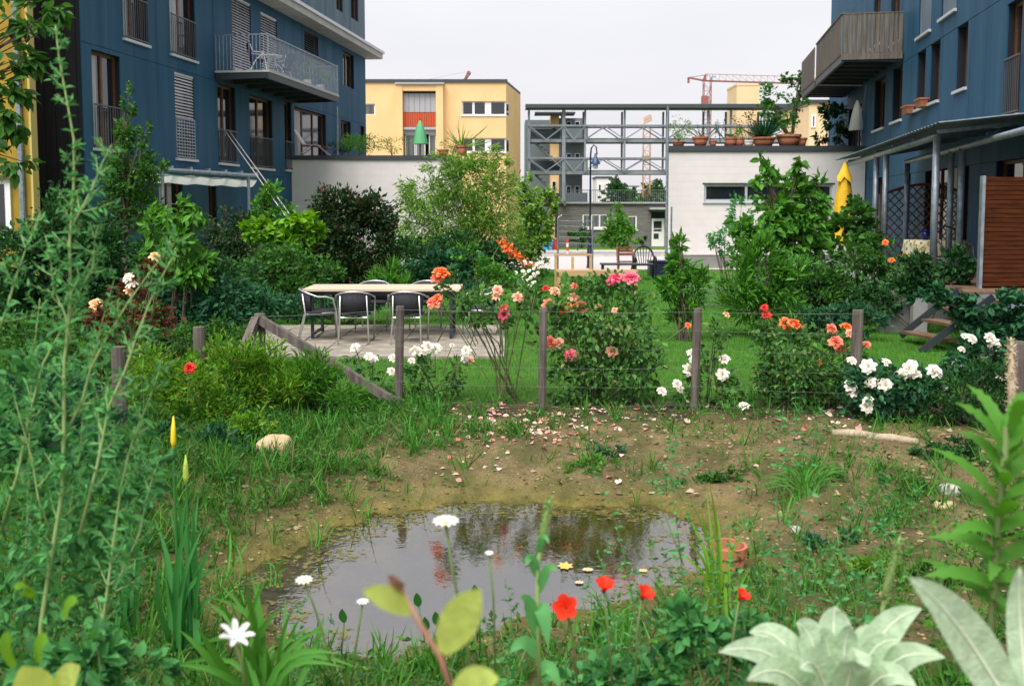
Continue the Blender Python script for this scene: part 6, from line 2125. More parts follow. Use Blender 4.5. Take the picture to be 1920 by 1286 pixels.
# fallen rose petals
r = np.random.default_rng(12)
pts = []
for cx, cy, sx, sy, k in ((990, 797, 80, 22, 140), (1060, 785, 110, 26, 120), (920, 790, 45, 20, 60), (1120, 800, 120, 28, 60), (1560, 800, 100, 16, 40), (1250, 850, 200, 50, 25), (860, 800, 60, 40, 25)):
    for _ in range(k):
        q = G(r.normal(cx, sx), r.normal(cy, sy), 0)
        if 6.5 < q[1] < 10.2 and pond_sd(np.array([q[0]]), np.array([q[1]]))[0] > .05:
            pts.append((q[0], q[1], gzf(q[0], q[1]) + .012))
pts = np.array(pts)
n = len(pts)
pe = link('fallen_petals', leaves_mesh('fallen_petals', pts, np.stack([r.normal(size=n), r.normal(size=n), r.uniform(-.1, .35, n)], 1), r.uniform(.02, .085, n), .8, T_LEAF, .8, 13),
          petalmat('petal_fallen', (0.6, 0.2, 0.17), (0.82, 0.7, 0.6)))
tag(pe, 'pale pink rose petals fallen on the soil below the roses', 'petals', kind='stuff')
# pebbles and crumbs
r = np.random.default_rng(14)
def pebble_keep(X, Y, q):
    s = pond_sd(X, Y)
    px = px_of(X, Y)
    return (s > .05) & (q.random(len(X)) < np.where(px > 1420, .6, np.where(px > 800, .2, .1)))
X, Y = scatter(3000, -3.2, 4.6, 4.4, 9.9, 15, pebble_keep)
n = len(X)
ico = np.array([(0, 0, 1), (.9, 0, .2), (.28, .85, .2), (-.72, .53, .25), (-.72, -.53, .2), (.28, -.85, .15), (0, 0, -.6)])
fc = np.array([(0, 1, 2), (0, 2, 3), (0, 3, 4), (0, 4, 5), (0, 5, 1), (6, 2, 1), (6, 3, 2), (6, 4, 3), (6, 5, 4), (6, 1, 5)])
sz = r.uniform(.004, .016, n) * np.where(r.random(n) < .06, 2.2, 1)
V = ico[None] * sz[:, None, None] * r.uniform(.6, 1.4, (n, 7, 1)) * np.array((1.2, 1, .7)) + np.stack([X, Y, gz(X, Y) + .002], 1)[:, None, :]
pb = link('pebbles', raw_mesh('pebbles', V.reshape(-1, 3), (fc[None] + (np.arange(n) * 7)[:, None, None]).reshape(-1, 3)), leafmat('pebble_stone', (0.12, 0.095, 0.06), (0.36, 0.3, 0.22), 0, .9, .1))
X2, Y2 = scatter(16000, -3.0, 4.6, 4.6, 9.9, 16, lambda a, b, q: (pond_sd(a, b) > .02) & (bank_density(a, b) < .5) & (q.random(len(a)) < np.where(rough(a, b, 3) > 0, .9, .3)))
n2 = len(X2)
r2 = np.random.default_rng(17)
sz2 = r2.uniform(.004, .013, n2) * np.where(r2.random(n2) < .08, 2.0, 1)
V2 = ico[None] * sz2[:, None, None] * r2.uniform(.5, 1.5, (n2, 7, 1)) * np.array((1.2, 1, .8)) + np.stack([X2, Y2, gz(X2, Y2) + .001], 1)[:, None, :]
cl = link('soil_crumbs', raw_mesh('soil_crumbs', V2.reshape(-1, 3), (fc[None] + (np.arange(n2) * 7)[:, None, None]).reshape(-1, 3)), leafmat('crumb_soil', (0.1, 0.075, 0.036), (0.32, 0.25, 0.13), 0, .95, .05))
tag(cl, 'crumbly clods of earth round the pond', 'soil', kind='stuff')
tag(pb, 'small pebbles and crumbs of earth on the bare soil', 'pebbles', kind='stuff')
def rock(label, px, py, Y, rx, ry, m, seed):
    r = np.random.default_rng(seed)
    u = mpp(Y)
    c = P(px, py, Y)
    c[2] = gzf(c[0], Y) + ry * u * .55
    V, Q, T = [], [], []
    nu, nv = 18, 10
    ph = r.normal(size=(8, 3)) * 2.2
    of = r.random(8) * 6.28
    for j in range(nv + 1):
        th = math.pi * j / nv
        for i in range(nu):
            a = 2 * math.pi * i / nu
            v = np.array((math.sin(th) * math.cos(a), math.sin(th) * math.sin(a), math.cos(th)))
            v = np.sign(v) * np.abs(v) ** .72
            k = 1 + .07 * np.sum(np.sin(ph @ v + of)) / 2
            V.append(c + v * k * np.array((rx * u, rx * u * .7, ry * u)))
    for j in range(nv):
        for i in range(nu):
            Q.append((j * nu + i, (j + 1) * nu + i, (j + 1) * nu + (i + 1) % nu, j * nu + (i + 1) % nu))
    o = link('rock', raw_mesh('rock', V, None, Q, True), m)
    return tag(o, label, 'rock')
m_sand = mat('sandstone', (0.42, 0.3, 0.17), .9, 0, (0.56, 0.44, 0.28), 7, .6, 30)
m_greyst = mat('grey_stone', (0.3, 0.29, 0.27), .9, 0, (0.45, 0.44, 0.41), 9, .5, 40)
rock('blocky tan sandstone rock on the left pond bank', 516, 862, 8.0, 38, 26, m_sand, 3)
rock('rounded grey stone on the soil at the right', 1780, 928, 6.95, 19, 14, m_greyst, 4)
rock('small white stone right of the pond', 1492, 991, 6.3, 10, 7, m_greyst, 5)
rock('flat tan stone near the poppies on the right', 1420, 1165, 4.6, 34, 10, m_sand, 6)
rock('pale stone under the grey one at the right', 1770, 962, 6.6, 22, 9, m_sand, 8)
for k, (a, b) in enumerate((((1625, 826), (1722, 836)), ((1560, 818), (1650, 826)))):
    pa_, pb_ = G(*a), G(*b)
    pa_[2] += .03; pb_[2] += .03
    o = MB().tube([pa_, (pa_ + pb_) / 2 + (0, .02, .01), pb_], [.035, .04, .03], 8).build('log', mat('bleached_log', (0.33, 0.26, 0.17), .9, 0, (0.45, 0.38, 0.27), 6, .4, 30, (1, 6, 6)), smooth=True)
    tag(o, ['bleached log edging the bed, right one', 'bleached log edging the bed, left one beside the fence post'][k], 'log')
# floating leaves
for k, (px, py, rp, c, lab) in enumerate(((1060, 1061, 17, 'y', 'yellow maple leaf floating on the pond'), (1102, 1068, 11, 't', 'tan leaf floating right of the yellow one'), (1086, 1092, 9, 't', 'small pale leaf floating below the yellow one'), (1206, 1070, 9, 't', 'tan leaf floating near the pot'))):
    q = G(px, py, WATER_Z + .004)
    s = rp * mpp(q[1])
    V = [(q[0], q[1], WATER_Z + .006)]
    for i in range(14):
        a = i / 14 * 6.283
        rr = s * (1 if i % 2 else .62) if c == 'y' else s * (1 - .35 * abs(math.sin(a)))
        V.append((q[0] + rr * math.cos(a), q[1] + rr * 1.3 * math.sin(a), WATER_Z + .006 + .004 * (i % 2)))
    o = link('floating_leaf', raw_mesh('floating_leaf', V, [(0, i + 1, (i + 1) % 14 + 1) for i in range(14)]), mat('dead_leaf_' + c, (0.6, 0.4, 0.1) if c == 'y' else (0.5, 0.4, 0.24), .8))
    tag(o, lab, 'leaf')

# ------------------------------------------------------------------ foreground plants
def strip_leaf(base, tip, width, bow=(0, 0, 0), seg=6, fold=.18, shape='blade', up=None, wave=0.0):
    """a folded leaf from base to tip, bowed sideways; shape blade | lance | oval"""
    base, tip, bow = np.asarray(base, float), np.asarray(tip, float), np.asarray(bow, float)
    V, F = [], []
    L = np.linalg.norm(tip - base)
    for j in range(seg + 1):
        t = j / seg
        p = base + (tip - base) * t + bow * math.sin(math.pi * t) if up is None else base + (tip - base) * t + bow * math.sin(math.pi * t)
        d = nrm((tip - base) + bow * math.pi * math.cos(math.pi * t))
        u_ = np.array((0, -.8, .6)) if up is None else np.asarray(up, float)
        s = nrm(np.cross(d, u_))
        n_ = np.cross(s, d)
        if shape == 'blade':
            w = width * (1 - .25 * t) * (1 if t < .6 else max(.03, 1 - ((t - .6) / .4) ** 1.6))
        elif shape == 'lance':
            w = width * max(.02, 2.0 * (t + .05) ** .55 * (1 - t) ** .85)
        else:
            w = width * max(.03, math.sin(math.pi * (t * .94 + .04)) ** .75)
        wv = wave * width * math.sin(j * 2.3)
        V += [p - s * w / 2 + n_ * (w * fold + wv), p, p + s * w / 2 + n_ * (w * fold - wv)]
        if j:
            k = 3 * j
            F += [(k - 3, k - 2, k + 1, k), (k - 2, k - 1, k + 2, k + 1)]
    return MB().add(V, F)
def blade_plant(name, label, cat, Y, base_px, tips, width, lm, bow=.05, jit=8, wr=.5):
    root = P(base_px[0], base_px[1], Y)
    t = thing(name, label, cat, root)
    r = random.Random(int(base_px[0] * 3 + base_px[1]))
    for (tx_, ty_) in tips:
        b = P(base_px[0] + (tx_ - base_px[0]) * .12 + r.uniform(-jit, jit), base_px[1] + r.uniform(-6, 6), Y + r.uniform(-.12, .12))
        e = P(tx_, ty_, Y + r.uniform(-.25, .25))
        bw = (r.uniform(-bow, bow) * .6 + (b[0] - e[0]) * .22, r.uniform(-bow, bow), abs(e[0] - b[0]) * .3)
        strip_leaf(b, e, width * r.uniform(.75, 1.15), bw, 6, .2).build('leaf', lm, t, smooth=True)
    return t
ir = blade_plant('iris', 'tall yellow flag iris clump on the left pond bank', 'iris', 4.5, (350, 1215), [(288, 968), (305, 1000), (318, 950), (330, 925), (341, 940), (352, 918), (362, 942), (372, 925), (383, 985), (392, 1030), (405, 1010), (424, 1060), (300, 1050), (346, 985), (362, 1000), (328, 1010), (378, 1060), (312, 1080), (415, 1110), (338, 960), (357, 965)], .03, L_iris, .04, 26)
for pts, (bx_, by_, by1), mm in (([(340, 1180), (330, 1000), (325, 838)], (325, 780, 842), C_yellow), ([(358, 1180), (352, 1000), (350, 905)], (348, 852, 908), L_pale)):
    MB().tube([P(x, y, 4.45) for x, y in pts], [.008, .007, .006], 6).build('flower_stalk', L_iris, ir)
    a, b = P(bx_, by1, 4.45), P(bx_, by_, 4.45)
    MB().tube([a, a + (b - a) * .25, a + (b - a) * .6, b], [.006, .013, .011, .002], 8).build('bud', mm, ir, smooth=True)
blade_plant('iris', 'darker iris clump left of the tall yellow flag', 'iris', 4.7, (238, 1195), [(240, 945), (226, 985), (250, 960), (262, 1005), (215, 1010), (234, 1000), (255, 1040), (205, 1060), (270, 1080)], .028, L_iris, .04, 20)
blade_plant('iris', 'young iris shoot at the far pond edge, left of two', 'iris', 8.2, (945, 900), [(938, 835), (944, 822), (951, 840), (930, 860), (958, 870)], .02, L_iris, .03, 8)
blade_plant('iris', 'young iris shoot at the far pond edge, right of two', 'iris', 8.2, (988, 885), [(982, 832), (990, 838), (998, 850), (975, 850)], .02, L_iris, .03, 8)
blade_plant('rush_tuft', 'reed shoots at the left pond margin', 'reed', 5.6, (440, 1080), [(425, 985), (440, 965), (452, 990), (470, 1010), (430, 1010)], .014, L_grass, .03, 14)
blade_plant('rush_tuft', 'short reed shoots left of the pond below the rock', 'reed', 6.4, (525, 1050), [(512, 960), (525, 985), (538, 965), (518, 1000)], .014, L_grass, .03, 12)
rr = random.Random(5)
blade_plant('daylily', 'arching grassy daylily clump at the bottom left', 'daylily', 2.9, (500, 1330), [(300 + i * 15 + rr.uniform(-10, 10), 1265 - 175 * math.sin(math.pi * min(1, max(0, (i + 1) / 26))) + rr.uniform(-30, 25)) for i in range(26)], .022, L_grass, .06, 30)
blade_plant('sedge_tuft', 'arching sedge tuft on the soil right of the pond', 'sedge', 7.1, (1512, 945), [(1512 + 95 * math.cos(a), 925 - 78 * math.sin(a) * rr.uniform(.75, 1.1)) for a in np.linspace(.05, 3.09, 40)], .013, L_grass, .04, 16)
blade_plant('grass_tuft', 'fine grass tuft in front of the poppies', 'grass', 4.3, (1150, 1215), [(1150 + rr.uniform(-75, 55), 1090 + rr.uniform(-10, 70)) for _ in range(34)], .007, L_grass, .04, 24)
blade_plant('reed_clump', 'yellow green reeds standing before the terracotta pot', 'reed', 4.9, (1345, 1180), [(1272, 945), (1290, 930), (1300, 980), (1322, 905), (1330, 900), (1345, 960), (1352, 1000), (1370, 985), (1390, 1000), (1410, 1060), (1285, 1010), (1312, 950), (1400, 1100), (1335, 1040), (1262, 1030)], .018, L_lime, .05, 24)
blade_plant('grass_tuft', 'small grass tuft at the foot of the white rose post', 'grass', 9.2, (1300, 800), [(1250, 770), (1270, 755), (1290, 745), (1310, 750), (1335, 765), (1350, 775)], .014, L_grass, .03, 10)
# the pot in the water
pq = G(1362, 1085, WATER_Z)
pp_ = pot('terracotta_pot', 'terracotta pot standing in the pond margin at the right', (pq[0], pq[1], WATER_Z - .06), .12, .28, m_terra)
# tall weed in the left foreground
def stem_plant(name, label, cat, stems, lm, stem_m, leaf, gap, r0=.006, width=.38, tmpl=T_LEAF, droop=.2, whorl=3, shoots=0, start=.15):
    """stems: (Y, [(px,py)...], radius factor); leaves sit in whorls along each stem"""
    b = P(*stems[0][1][0], stems[0][0])
    root = np.array((b[0], b[1], gzf(b[0], b[1])))
    t = thing(name, label, cat, root)
    ps, ds, ss, sg_ = [], [], [], MB()
    rr = np.random.default_rng(sd_())
    for Y, pts, k in stems:
        W = [P(x, y, Y + .02 * i) for i, (x, y) in enumerate(pts)]
        W2 = [W[0]]
        for a, c in zip(W, W[1:]):
            W2 += [a + (c - a) * .5 + rr.normal(0, .006, 3), c]
        rad = [r0 * k * (1 - .75 * i / (len(W2) - 1)) for i in range(len(W2))]
        MB().tube(W2, rad, 6).build('stem', stem_m, t, smooth=True)
        acc, tot = 0, sum(np.linalg.norm(c - a) for a, c in zip(W2, W2[1:]))
        L = start * tot
        while L < tot:
            acc = 0
            for a, c in zip(W2, W2[1:]):
                q = np.linalg.norm(c - a)
                if acc + q >= L:
                    p = a + (c - a) * ((L - acc) / q)
                    ax = (c - a) / q
                    break
                acc += q
            f_ = L / tot
            nw = whorl + (2 if f_ > .9 else 0)
            th0 = rr.random() * 6.28
            for w in range(nw):
                th = th0 + 6.28 * w / nw + rr.normal(0, .3)
                x = nrm(np.cross(ax, (.3, 1, .2)))
                y = np.cross(ax, x)
                dd = math.cos(th) * x + math.sin(th) * y + ax * rr.uniform(.1, .6) - np.array((0, 0, droop))
                ps.append(p); ds.append(dd); ss.append(leaf * rr.uniform(.6, 1.2) * (1.05 - .5 * f_))
            if shoots and rr.random() < .75:
                for w in range(shoots):
                    th = rr.random() * 6.28
                    x = nrm(np.cross(ax, (.3, 1, .2)))
                    y = np.cross(ax, x)
                    sd2 = nrm(math.cos(th) * x + math.sin(th) * y + ax * rr.uniform(.5, 1.1))
                    ln = rr.uniform(.03, .085) * (1.25 - .7 * f_)
                    q = p + sd2 * ln + np.array((0, 0, .01))
                    sg_.tube([p, p + sd2 * ln * .5, q], [.0016, .0013, .0008], 4, False)
                    for v_ in range(7):
                        tq = .35 + .65 * v_ / 6
                        ps.append(p + sd2 * ln * tq); ds.append(sd2 * .5 + rr.normal(0, .6, 3)); ss.append(leaf * rr.uniform(.4, .75) * (1.05 - .4 * f_))
            L += gap * rr.uniform(.7, 1.3) * (1.1 - .5 * f_)
    if sg_.n:
        sg_.build('side_shoots', stem_m, t)['kind'] = 'stuff'
    if ps:
        link('leaves', leaves_mesh('leaves', np.array(ps), np.array(ds), np.array(ss), width, tmpl, .6, sd_()), lm, t)
    return t
weed = stem_plant('tall_weed', 'tall branching pale green weed in the left foreground', 'weed', [
    (2.7, [(70, 1300), (95, 1050), (120, 800), (133, 560), (138, 350), (122, 170), (104, 48)], 1.5),
    (2.75, [(120, 820), (170, 690), (245, 560), (335, 445)], 1.0),
    (2.6, [(150, 1000), (205, 760), (260, 620), (330, 470)], 1.0),
    (2.8, [(0, 1000), (60, 760), (120, 610), (178, 470)], 1.0),
    (2.8, [(-10, 640), (30, 520), (75, 400)], .9),
    (2.7, [(138, 420), (175, 350), (210, 270)], .7),
    (2.9, [(40, 1200), (55, 900), (60, 700), (75, 560)], .9),
    (2.8, [(130, 600), (175, 500), (185, 420)], .6),
    (2.65, [(180, 1250), (215, 1000), (250, 820), (300, 690)], 1.0),
    (2.9, [(110, 1100), (150, 850), (180, 640), (215, 520)], .8), (2.75, [(95, 1000), (60, 860), (20, 720)], .7), (2.7, [(133, 640), (100, 540), (85, 440)], .6), (2.8, [(130, 780), (190, 740), (250, 690)], .6), (2.85, [(200, 1150), (262, 1000), (290, 880)], .7)], L_blue, m_stem_pale, .05, .06, .0046, .3, whorl=3, droop=.1, shoots=3)
u = mpp(2.9)
P_, D_ = [], []
for bx_, by_, rx, ry, k in ((50, 850, 80, 100, 260), (140, 960, 100, 100, 360), (60, 1060, 90, 110, 320), (200, 820, 60, 70, 120), (230, 940, 50, 70, 210), (110, 720, 80, 70, 110), (150, 1100, 90, 80, 260), (60, 1200, 90, 80, 260), (30, 700, 50, 80, 90)):
    p, d, e = blob_points(P(bx_, by_, 3.0), (rx * u, .35, ry * u), k, sd_(), 12, .22)
    P_.append(p); D_.append(d)
P_, D_ = np.concatenate(P_), np.concatenate(D_)
D_[:, 2] -= .2
lo = link('lower_foliage', leaves_mesh('lower_foliage', P_, D_, rng.uniform(.022, .055, len(P_)), .5, T_LEAF, .55, 77), L_bluedk, weed)
weed2 = stem_plant('wispy_weed', 'wispy grey green weed rising before the pond centre right', 'weed', [
    (3.1, [(1300, 1290), (1280, 1080), (1262, 930), (1268, 805)], .8), (3.1, [(1282, 1060), (1240, 950), (1220, 880)], .5), (3.2, [(1210, 1290), (1180, 1090), (1150, 960), (1112, 885)], .7), (3.2, [(1330, 1290), (1345, 1120), (1330, 1000)], .6)], L_blue, m_stem, .034, .05, .004, .5, whorl=3)
weed3 = stem_plant('wispy_weed', 'loose leafy weed on the soil before the sedge tuft', 'weed', [
    (3.4, [(1470, 1290), (1465, 1080), (1455, 900), (1470, 760)], .7), (3.4, [(1462, 1000), (1520, 930), (1560, 880)], .45), (3.5, [(1400, 1280), (1390, 1120), (1360, 980)], .5), (3.5, [(1530, 1290), (1545, 1130), (1590, 1000)], .5), (3.4, [(1464, 1050), (1400, 980), (1385, 900)], .4)], L_blue, m_stem, .038, .075, .0035, .6, whorl=3)
weed4 = stem_plant('wispy_weed', 'pale leafy weed standing at the fence before the orange roses', 'weed', [
    (7.2, [(1500, 900), (1495, 820), (1490, 720)], .8), (7.2, [(1515, 890), (1530, 800), (1545, 760)], .7), (7.2, [(1480, 900), (1470, 820), (1462, 770)], .6)], L_blue, m_stem, .075, .07, .005, .4, whorl=4)
blobs_plant('clover_patch', 'blue green leafy weeds at the bottom right of centre', 'weed', 3.0, [(1290, 1180, 50, 44), (1340, 1230, 60, 50), (1230, 1260, 60, 44), (1150, 1270, 60, 30), (1400, 1200, 40, 40), (1080, 1280, 60, 24)], L_bluedk, .04, 900, .7, tmpl=T_LEAF, stems=20, stem_r=.003, stem_m=m_stem, per=14, spread=.22)
blobs_plant('clover_patch', 'dark leafy weeds at the lower left corner', 'weed', 2.6, [(60, 1260, 80, 40), (180, 1230, 70, 50), (260, 1260, 60, 40)], L_bluedk, .045, 500, .7, tmpl=T_LEAF, stems=14, stem_r=.003, stem_m=m_stem, per=14, spread=.22)
# spike plant
L_spike = leafmat('leaf_spike', (0.2, 0.34, 0.11), (0.28, 0.4, 0.15), .35)
def spike(label, Y, path, spike_from, rs, leaves, lm, cat='plant'):
    W = [P(x, y, Y) for x, y in path]
    t = thing('spike_plant', label, cat, W[0])
    MB().tube(W, [.006] * (len(W) - 1) + [.003], 6).build('stem', m_stem_pale, t, smooth=True)
    a, b = P(*spike_from, Y), W[-1]
    MB().tube([a, a + (b - a) * .2, a + (b - a) * .6, a + (b - a) * .9, b + (b - a) * .05], [rs * .5, rs, rs * .85, rs * .5, rs * .1], 8).build('flower_spike', L_spike, t, smooth=True)
    n = 220
    tt_ = rng.random(n)
    q = a + (b - a) * tt_[:, None]
    dd = rng.normal(size=(n, 3)) + (0, 0, .5)
    link('bristles', leaves_mesh('bristles', q, dd, rs * 1.7, .3, T_DIAMOND, .3, 4), L_spike, t)
    for (bx_, by_, tx_, ty_, w) in leaves:
        s_, e_ = P(bx_, by_, Y), P(tx_, ty_, Y - .04)
        strip_leaf(s_, e_, w, (0, 0, .03), 6, .15, 'lance').build('leaf', lm, t, smooth=True)
    return t
spike('pale green spike plant rising before the pond middle', 2.3, [(1012, 1300), (1008, 1150), (1008, 1060), (1031, 935)], (1012, 1035), .0095, [(1008, 1160), (1008, 1160)] and [(1008, 1190, 975, 1120, .04), (1010, 1110, 1045, 1070, .03), (1010, 1140, 1028, 1210, .045), (1008, 1230, 955, 1225, .04), (1006, 1080, 985, 1060, .03), (1012, 1260, 1050, 1290, .04), (1008, 1040, 1030, 1020, .02)], L_blue)
spike('pale foxtail spike on the right before the bare soil', 2.4, [(1650, 1240), (1655, 1140), (1687, 1008)], (1657, 1125), .010, [(1650, 1200, 1620, 1170, .03), (1650, 1180, 1690, 1190, .03)], L_blue)
t = spike('dry beige seed stalk at the right edge', 3.6, [(1905, 900), (1898, 780), (1896, 640)], (1898, 785), .016, [], L_blue)
for ch in t.children:
    if not ch.name.startswith('leaf'):
        ch.data.materials.clear()
        ch.data.materials.append(mat('dry_straw', (0.42, 0.33, 0.22), .9, 0, (0.5, 0.42, 0.3), 20))
# daisies and poppies
def stalk(t, pts, Y, r, m=None):
    MB().tube([P(x, y, Y) for x, y in pts], r, 6).build('stem', m or m_stem, t, smooth=True)
def flower(name, label, px, py, Y, rpx, stem_pts, npet, m, tilt, cup, w=.32, group=None, centre=None, rot=0.0):
    t = thing(name, label, 'flower', P(*stem_pts[-1], Y), group)
    stalk(t, [(px, py)] + stem_pts, Y, .0035)
    c = P(px, py, Y)
    s = rpx * mpp(Y)
    R = Matrix.Rotation(rot, 4, 'Y') @ Matrix.Rotation(tilt, 4, 'X')
    for i in range(npet):
        g = MB()
        petal(g, 2 * math.pi * i / npet + .3, .06, 1.0, 0, cup, w, .06)
        me = g.mesh('petal', True)
        me.transform(Matrix.Translation(Vector(c)) @ R @ Matrix.Scale(s, 4))
        link('petal', me, m, t)
    if centre:
        g = MB().lathe((0, 0, 0), [(.001, -.05), (.2, 0), (.22, .1), (.12, .18), (.001, .2)], 10)
        me = g.mesh('flower_centre', True)
        me.transform(Matrix.Translation(Vector(c)) @ R @ Matrix.Scale(s, 4))
        link('flower_centre', me, centre, t)
    return t
flower('white_flower', 'large white flower at the bottom left before the grass', 440, 1198, 1.95, 36, [(452, 1240), (465, 1310)], 7, C_daisy, .35, .55, .2, 'white daisies', None, .35)
flower('white_flower', 'tall white daisy held over the middle of the pond', 836, 982, 2.3, 27, [(850, 1080), (872, 1180), (890, 1310)], 12, C_daisy, .12, .28, .24, 'white daisies', C_yellow)
flower('white_flower', 'white daisy over the left pond edge', 570, 1089, 2.9, 18, [(590, 1140), (612, 1210), (630, 1300)], 11, C_daisy, .15, .2, .24, 'white daisies', C_yellow)
flower('white_flower', 'small white daisy left of the pale leaf', 680, 1129, 2.9, 13, [(672, 1180), (655, 1300)], 11, C_daisy, .1, .22, .24, 'white daisies', C_yellow)
flower('white_flower', 'white daisy bud right of the tall daisy', 917, 1043, 2.6, 9, [(925, 1120), (930, 1300)], 8, C_daisy, .1, .9, .4, 'white daisies', None)
for px, py, rp, Y, cu, ti, ro, lab, st_ in ((1062, 1130, 22, 2.5, .9, 1.0, -.3, 'big red poppy nearest the spike plant', [(1075, 1200), (1085, 1310)]), (1132, 1100, 17, 2.9, 1.1, .3, .1, 'red poppy second from the left above the fine grass', [(1140, 1180), (1150, 1310)]),
                                (1203, 1113, 16, 2.9, 1.1, .4, .5, 'red poppy third from the left, tilted right', [(1195, 1180), (1190, 1310)]), (1386, 1117, 14, 2.9, 1.1, .3, .5, 'red poppy alone below the terracotta pot', [(1375, 1190), (1360, 1310)])):
    flower('poppy', lab, px, py + rp * .5, Y, rp * 1.2, st_, 5, C_poppy, ti, cu, .62, 'red poppies', mat('poppy_centre', (0.03, 0.02, 0.02), .8), ro)
# out of focus pale leaves on a reddish stem
t = thing('pale_sapling', 'blurred reddish stem with pale yellow green leaves up close', 'plant', P(850, 1330, 1.25))
stalk(t, [(855, 1320), (825, 1230), (785, 1165), (752, 1105)], 1.25, .0035, m_stem_red)
for b_, e_, w_ in (((770, 1150), (680, 1108), .03), ((830, 1225), (900, 1105), .05), ((850, 1300), (935, 1272), .04)):
    strip_leaf(P(*b_, 1.25), P(*e_, 1.2), w_, (0, 0, .006), 7, .1, 'oval', (0.1, -.9, .45)).build('leaf', L_pale, t, smooth=True)
for b_, e_ in (((752, 1108), (728, 1078)), ((752, 1108), (745, 1090))):
    strip_leaf(P(*b_, 1.25), P(*e_, 1.22), .014, (0, 0, .0), 5, .1, 'oval').build('bud_leaf', m_stem_red, t, smooth=True)
t = thing('water_plantain', 'small dark leaved plantain at the near pond edge', 'plant', G(805, 1215, -.1))
for (x0, y0), (x1, y1) in (((800, 1205), (785, 1115)), ((805, 1205), (820, 1150)), ((810, 1210), (800, 1160)), ((640, 1205), (645, 1145)), ((895, 1180), (893, 1100))):
    stalk(t, [(x0, y0 + 20), (x1, y1 + 18)], 4.6, .004)
    strip_leaf(P(x1, y1 + 22, 4.6), P(x1 - 4, y1 - 4, 4.55), .04, (0, 0, .0), 6, .12, 'oval').build('leaf', L_iris, t, smooth=True)
# silver mullein
m_rib = mat('pale_midrib', (0.66, 0.72, 0.56), .8)
def midrib(t, b, e, bow):
    bow = np.asarray(bow)
    pts = [b + (e - b) * k + bow * math.sin(math.pi * k) + (0, -.0015, .001) for k in np.linspace(.04, .95, 9)]
    MB().tube(pts, [.0032 * (1 - .8 * k / 8) for k in range(9)], 6).build('midrib', m_rib, t, smooth=True)
mu = thing('mullein', 'pale silver green mullein rosette at the bottom right', 'plant', P(1570, 1340, 2.0))
for (bx_, by_), (ex, ey), w, Yt in (((1550, 1330), (1348, 1222), .1, 1.85), ((1540, 1320), (1405, 1185), .1, 2.1), ((1575, 1330), (1535, 1190), .09, 1.95), ((1578, 1335), (1600, 1175), .08, 1.95), ((1590, 1340), (1690, 1200), .08, 1.9), ((1560, 1330), (1492, 1168), .11, 2.05), ((1570, 1330), (1566, 1135), .12, 2.1), ((1585, 1330), (1650, 1180), .08, 2.15),
                                    ((1590, 1335), (1728, 1140), .11, 2.05), ((1600, 1340), (1772, 1232), .1, 1.85), ((1565, 1340), (1500, 1255), .12, 1.75), ((1580, 1340), (1630, 1250), .11, 1.75), ((1545, 1345), (1400, 1275), .11, 1.75), ((1600, 1345), (1720, 1290), .1, 1.75)):
    strip_leaf(P(bx_, by_, 2.0), P(ex, ey, 2.0 + (Yt - 2.0) * .5), w * .78, (0, .02, .045), 12, .12, 'lance', (0, -.85, .5), .006).build('leaf', L_silver, mu, smooth=True)
    midrib(mu, P(bx_, by_, 2.0), P(ex, ey, 2.0 + (Yt - 2.0) * .5), (0, .02, .045))
m2 = thing('mullein', 'second mullein with one long upright leaf at the right', 'plant', P(1900, 1340, 1.7))
for (bx_, by_), (ex, ey), w, Yt in (((1905, 1345), (1702, 1082), .115, 1.6), ((1930, 1340), (1912, 1060), .07, 1.7), ((1890, 1345), (1830, 1240), .07, 1.75), ((1950, 1345), (1990, 1120), .1, 1.7)):
    strip_leaf(P(bx_, by_, 1.7), P(ex, ey, Yt), w * .85, (0, .02, .03), 12, .14, 'lance', (-.25, -.8, .55), .012).build('leaf', L_silver, m2, smooth=True)
    midrib(m2, P(bx_, by_, 1.7), P(ex, ey, Yt), (0, .02, .03))
# leafy plant at the right edge
hp = thing('toothed_plant', 'tall leafy stem with long toothed leaves at the right edge', 'plant', P(1855, 1340, 2.1))
stalk(hp, [(1850, 1340), (1860, 1150), (1872, 980), (1888, 800)], 2.1, .008, m_stem)
rr = random.Random(9)
def toothed(b, e, w):
    g = strip_leaf(b, e, w, (0, -.01, .02), 13, .14, 'lance', (0, -.6, .8), .05)
    V = g.v[0]
    for j in range(1, 13, 2):
        for k in (0, 2):
            V[3 * j + k] = V[3 * j + 1] + (V[3 * j + k] - V[3 * j + 1]) * .72
    return g
for i in range(30):
    t_ = (i + .5) / 30
    x, y = 1858 + 30 * t_, 1150 - 350 * t_
    th = i * 2.4 + rr.uniform(-.3, .3)                      # leaves spiral up the stem
    ln = (.19 - .05 * t_) * rr.uniform(.8, 1.15)
    el = .05 + .75 * t_ + rr.uniform(-.25, .2)
    b = P(x, y, 2.1)
    e = b + np.array((math.cos(th) * math.cos(el), math.sin(th) * math.cos(el), math.sin(el))) * ln
    toothed(b, e, .046 * rr.uniform(.8, 1.15)).build('leaf', L_fresh, hp, smooth=True)
t = thing('broad_weed', 'broad yellow green leaves at the lower left corner', 'plant', P(80, 1340, 1.7))
for b_, e_, w_ in (((90, 1330), (40, 1250), .07), ((110, 1330), (150, 1250), .06), ((120, 1160), (145, 1128), .03), ((20, 1250), (22, 1195), .05), ((70, 1240), (90, 1200), .04), ((60, 1120), (30, 1105), .03)):
    strip_leaf(P(*b_, 1.7), P(*e_, 1.65), w_, (0, 0, .01), 6, .12, 'oval').build('leaf', L_pale if w_ > .05 else L_lime, t, smooth=True)

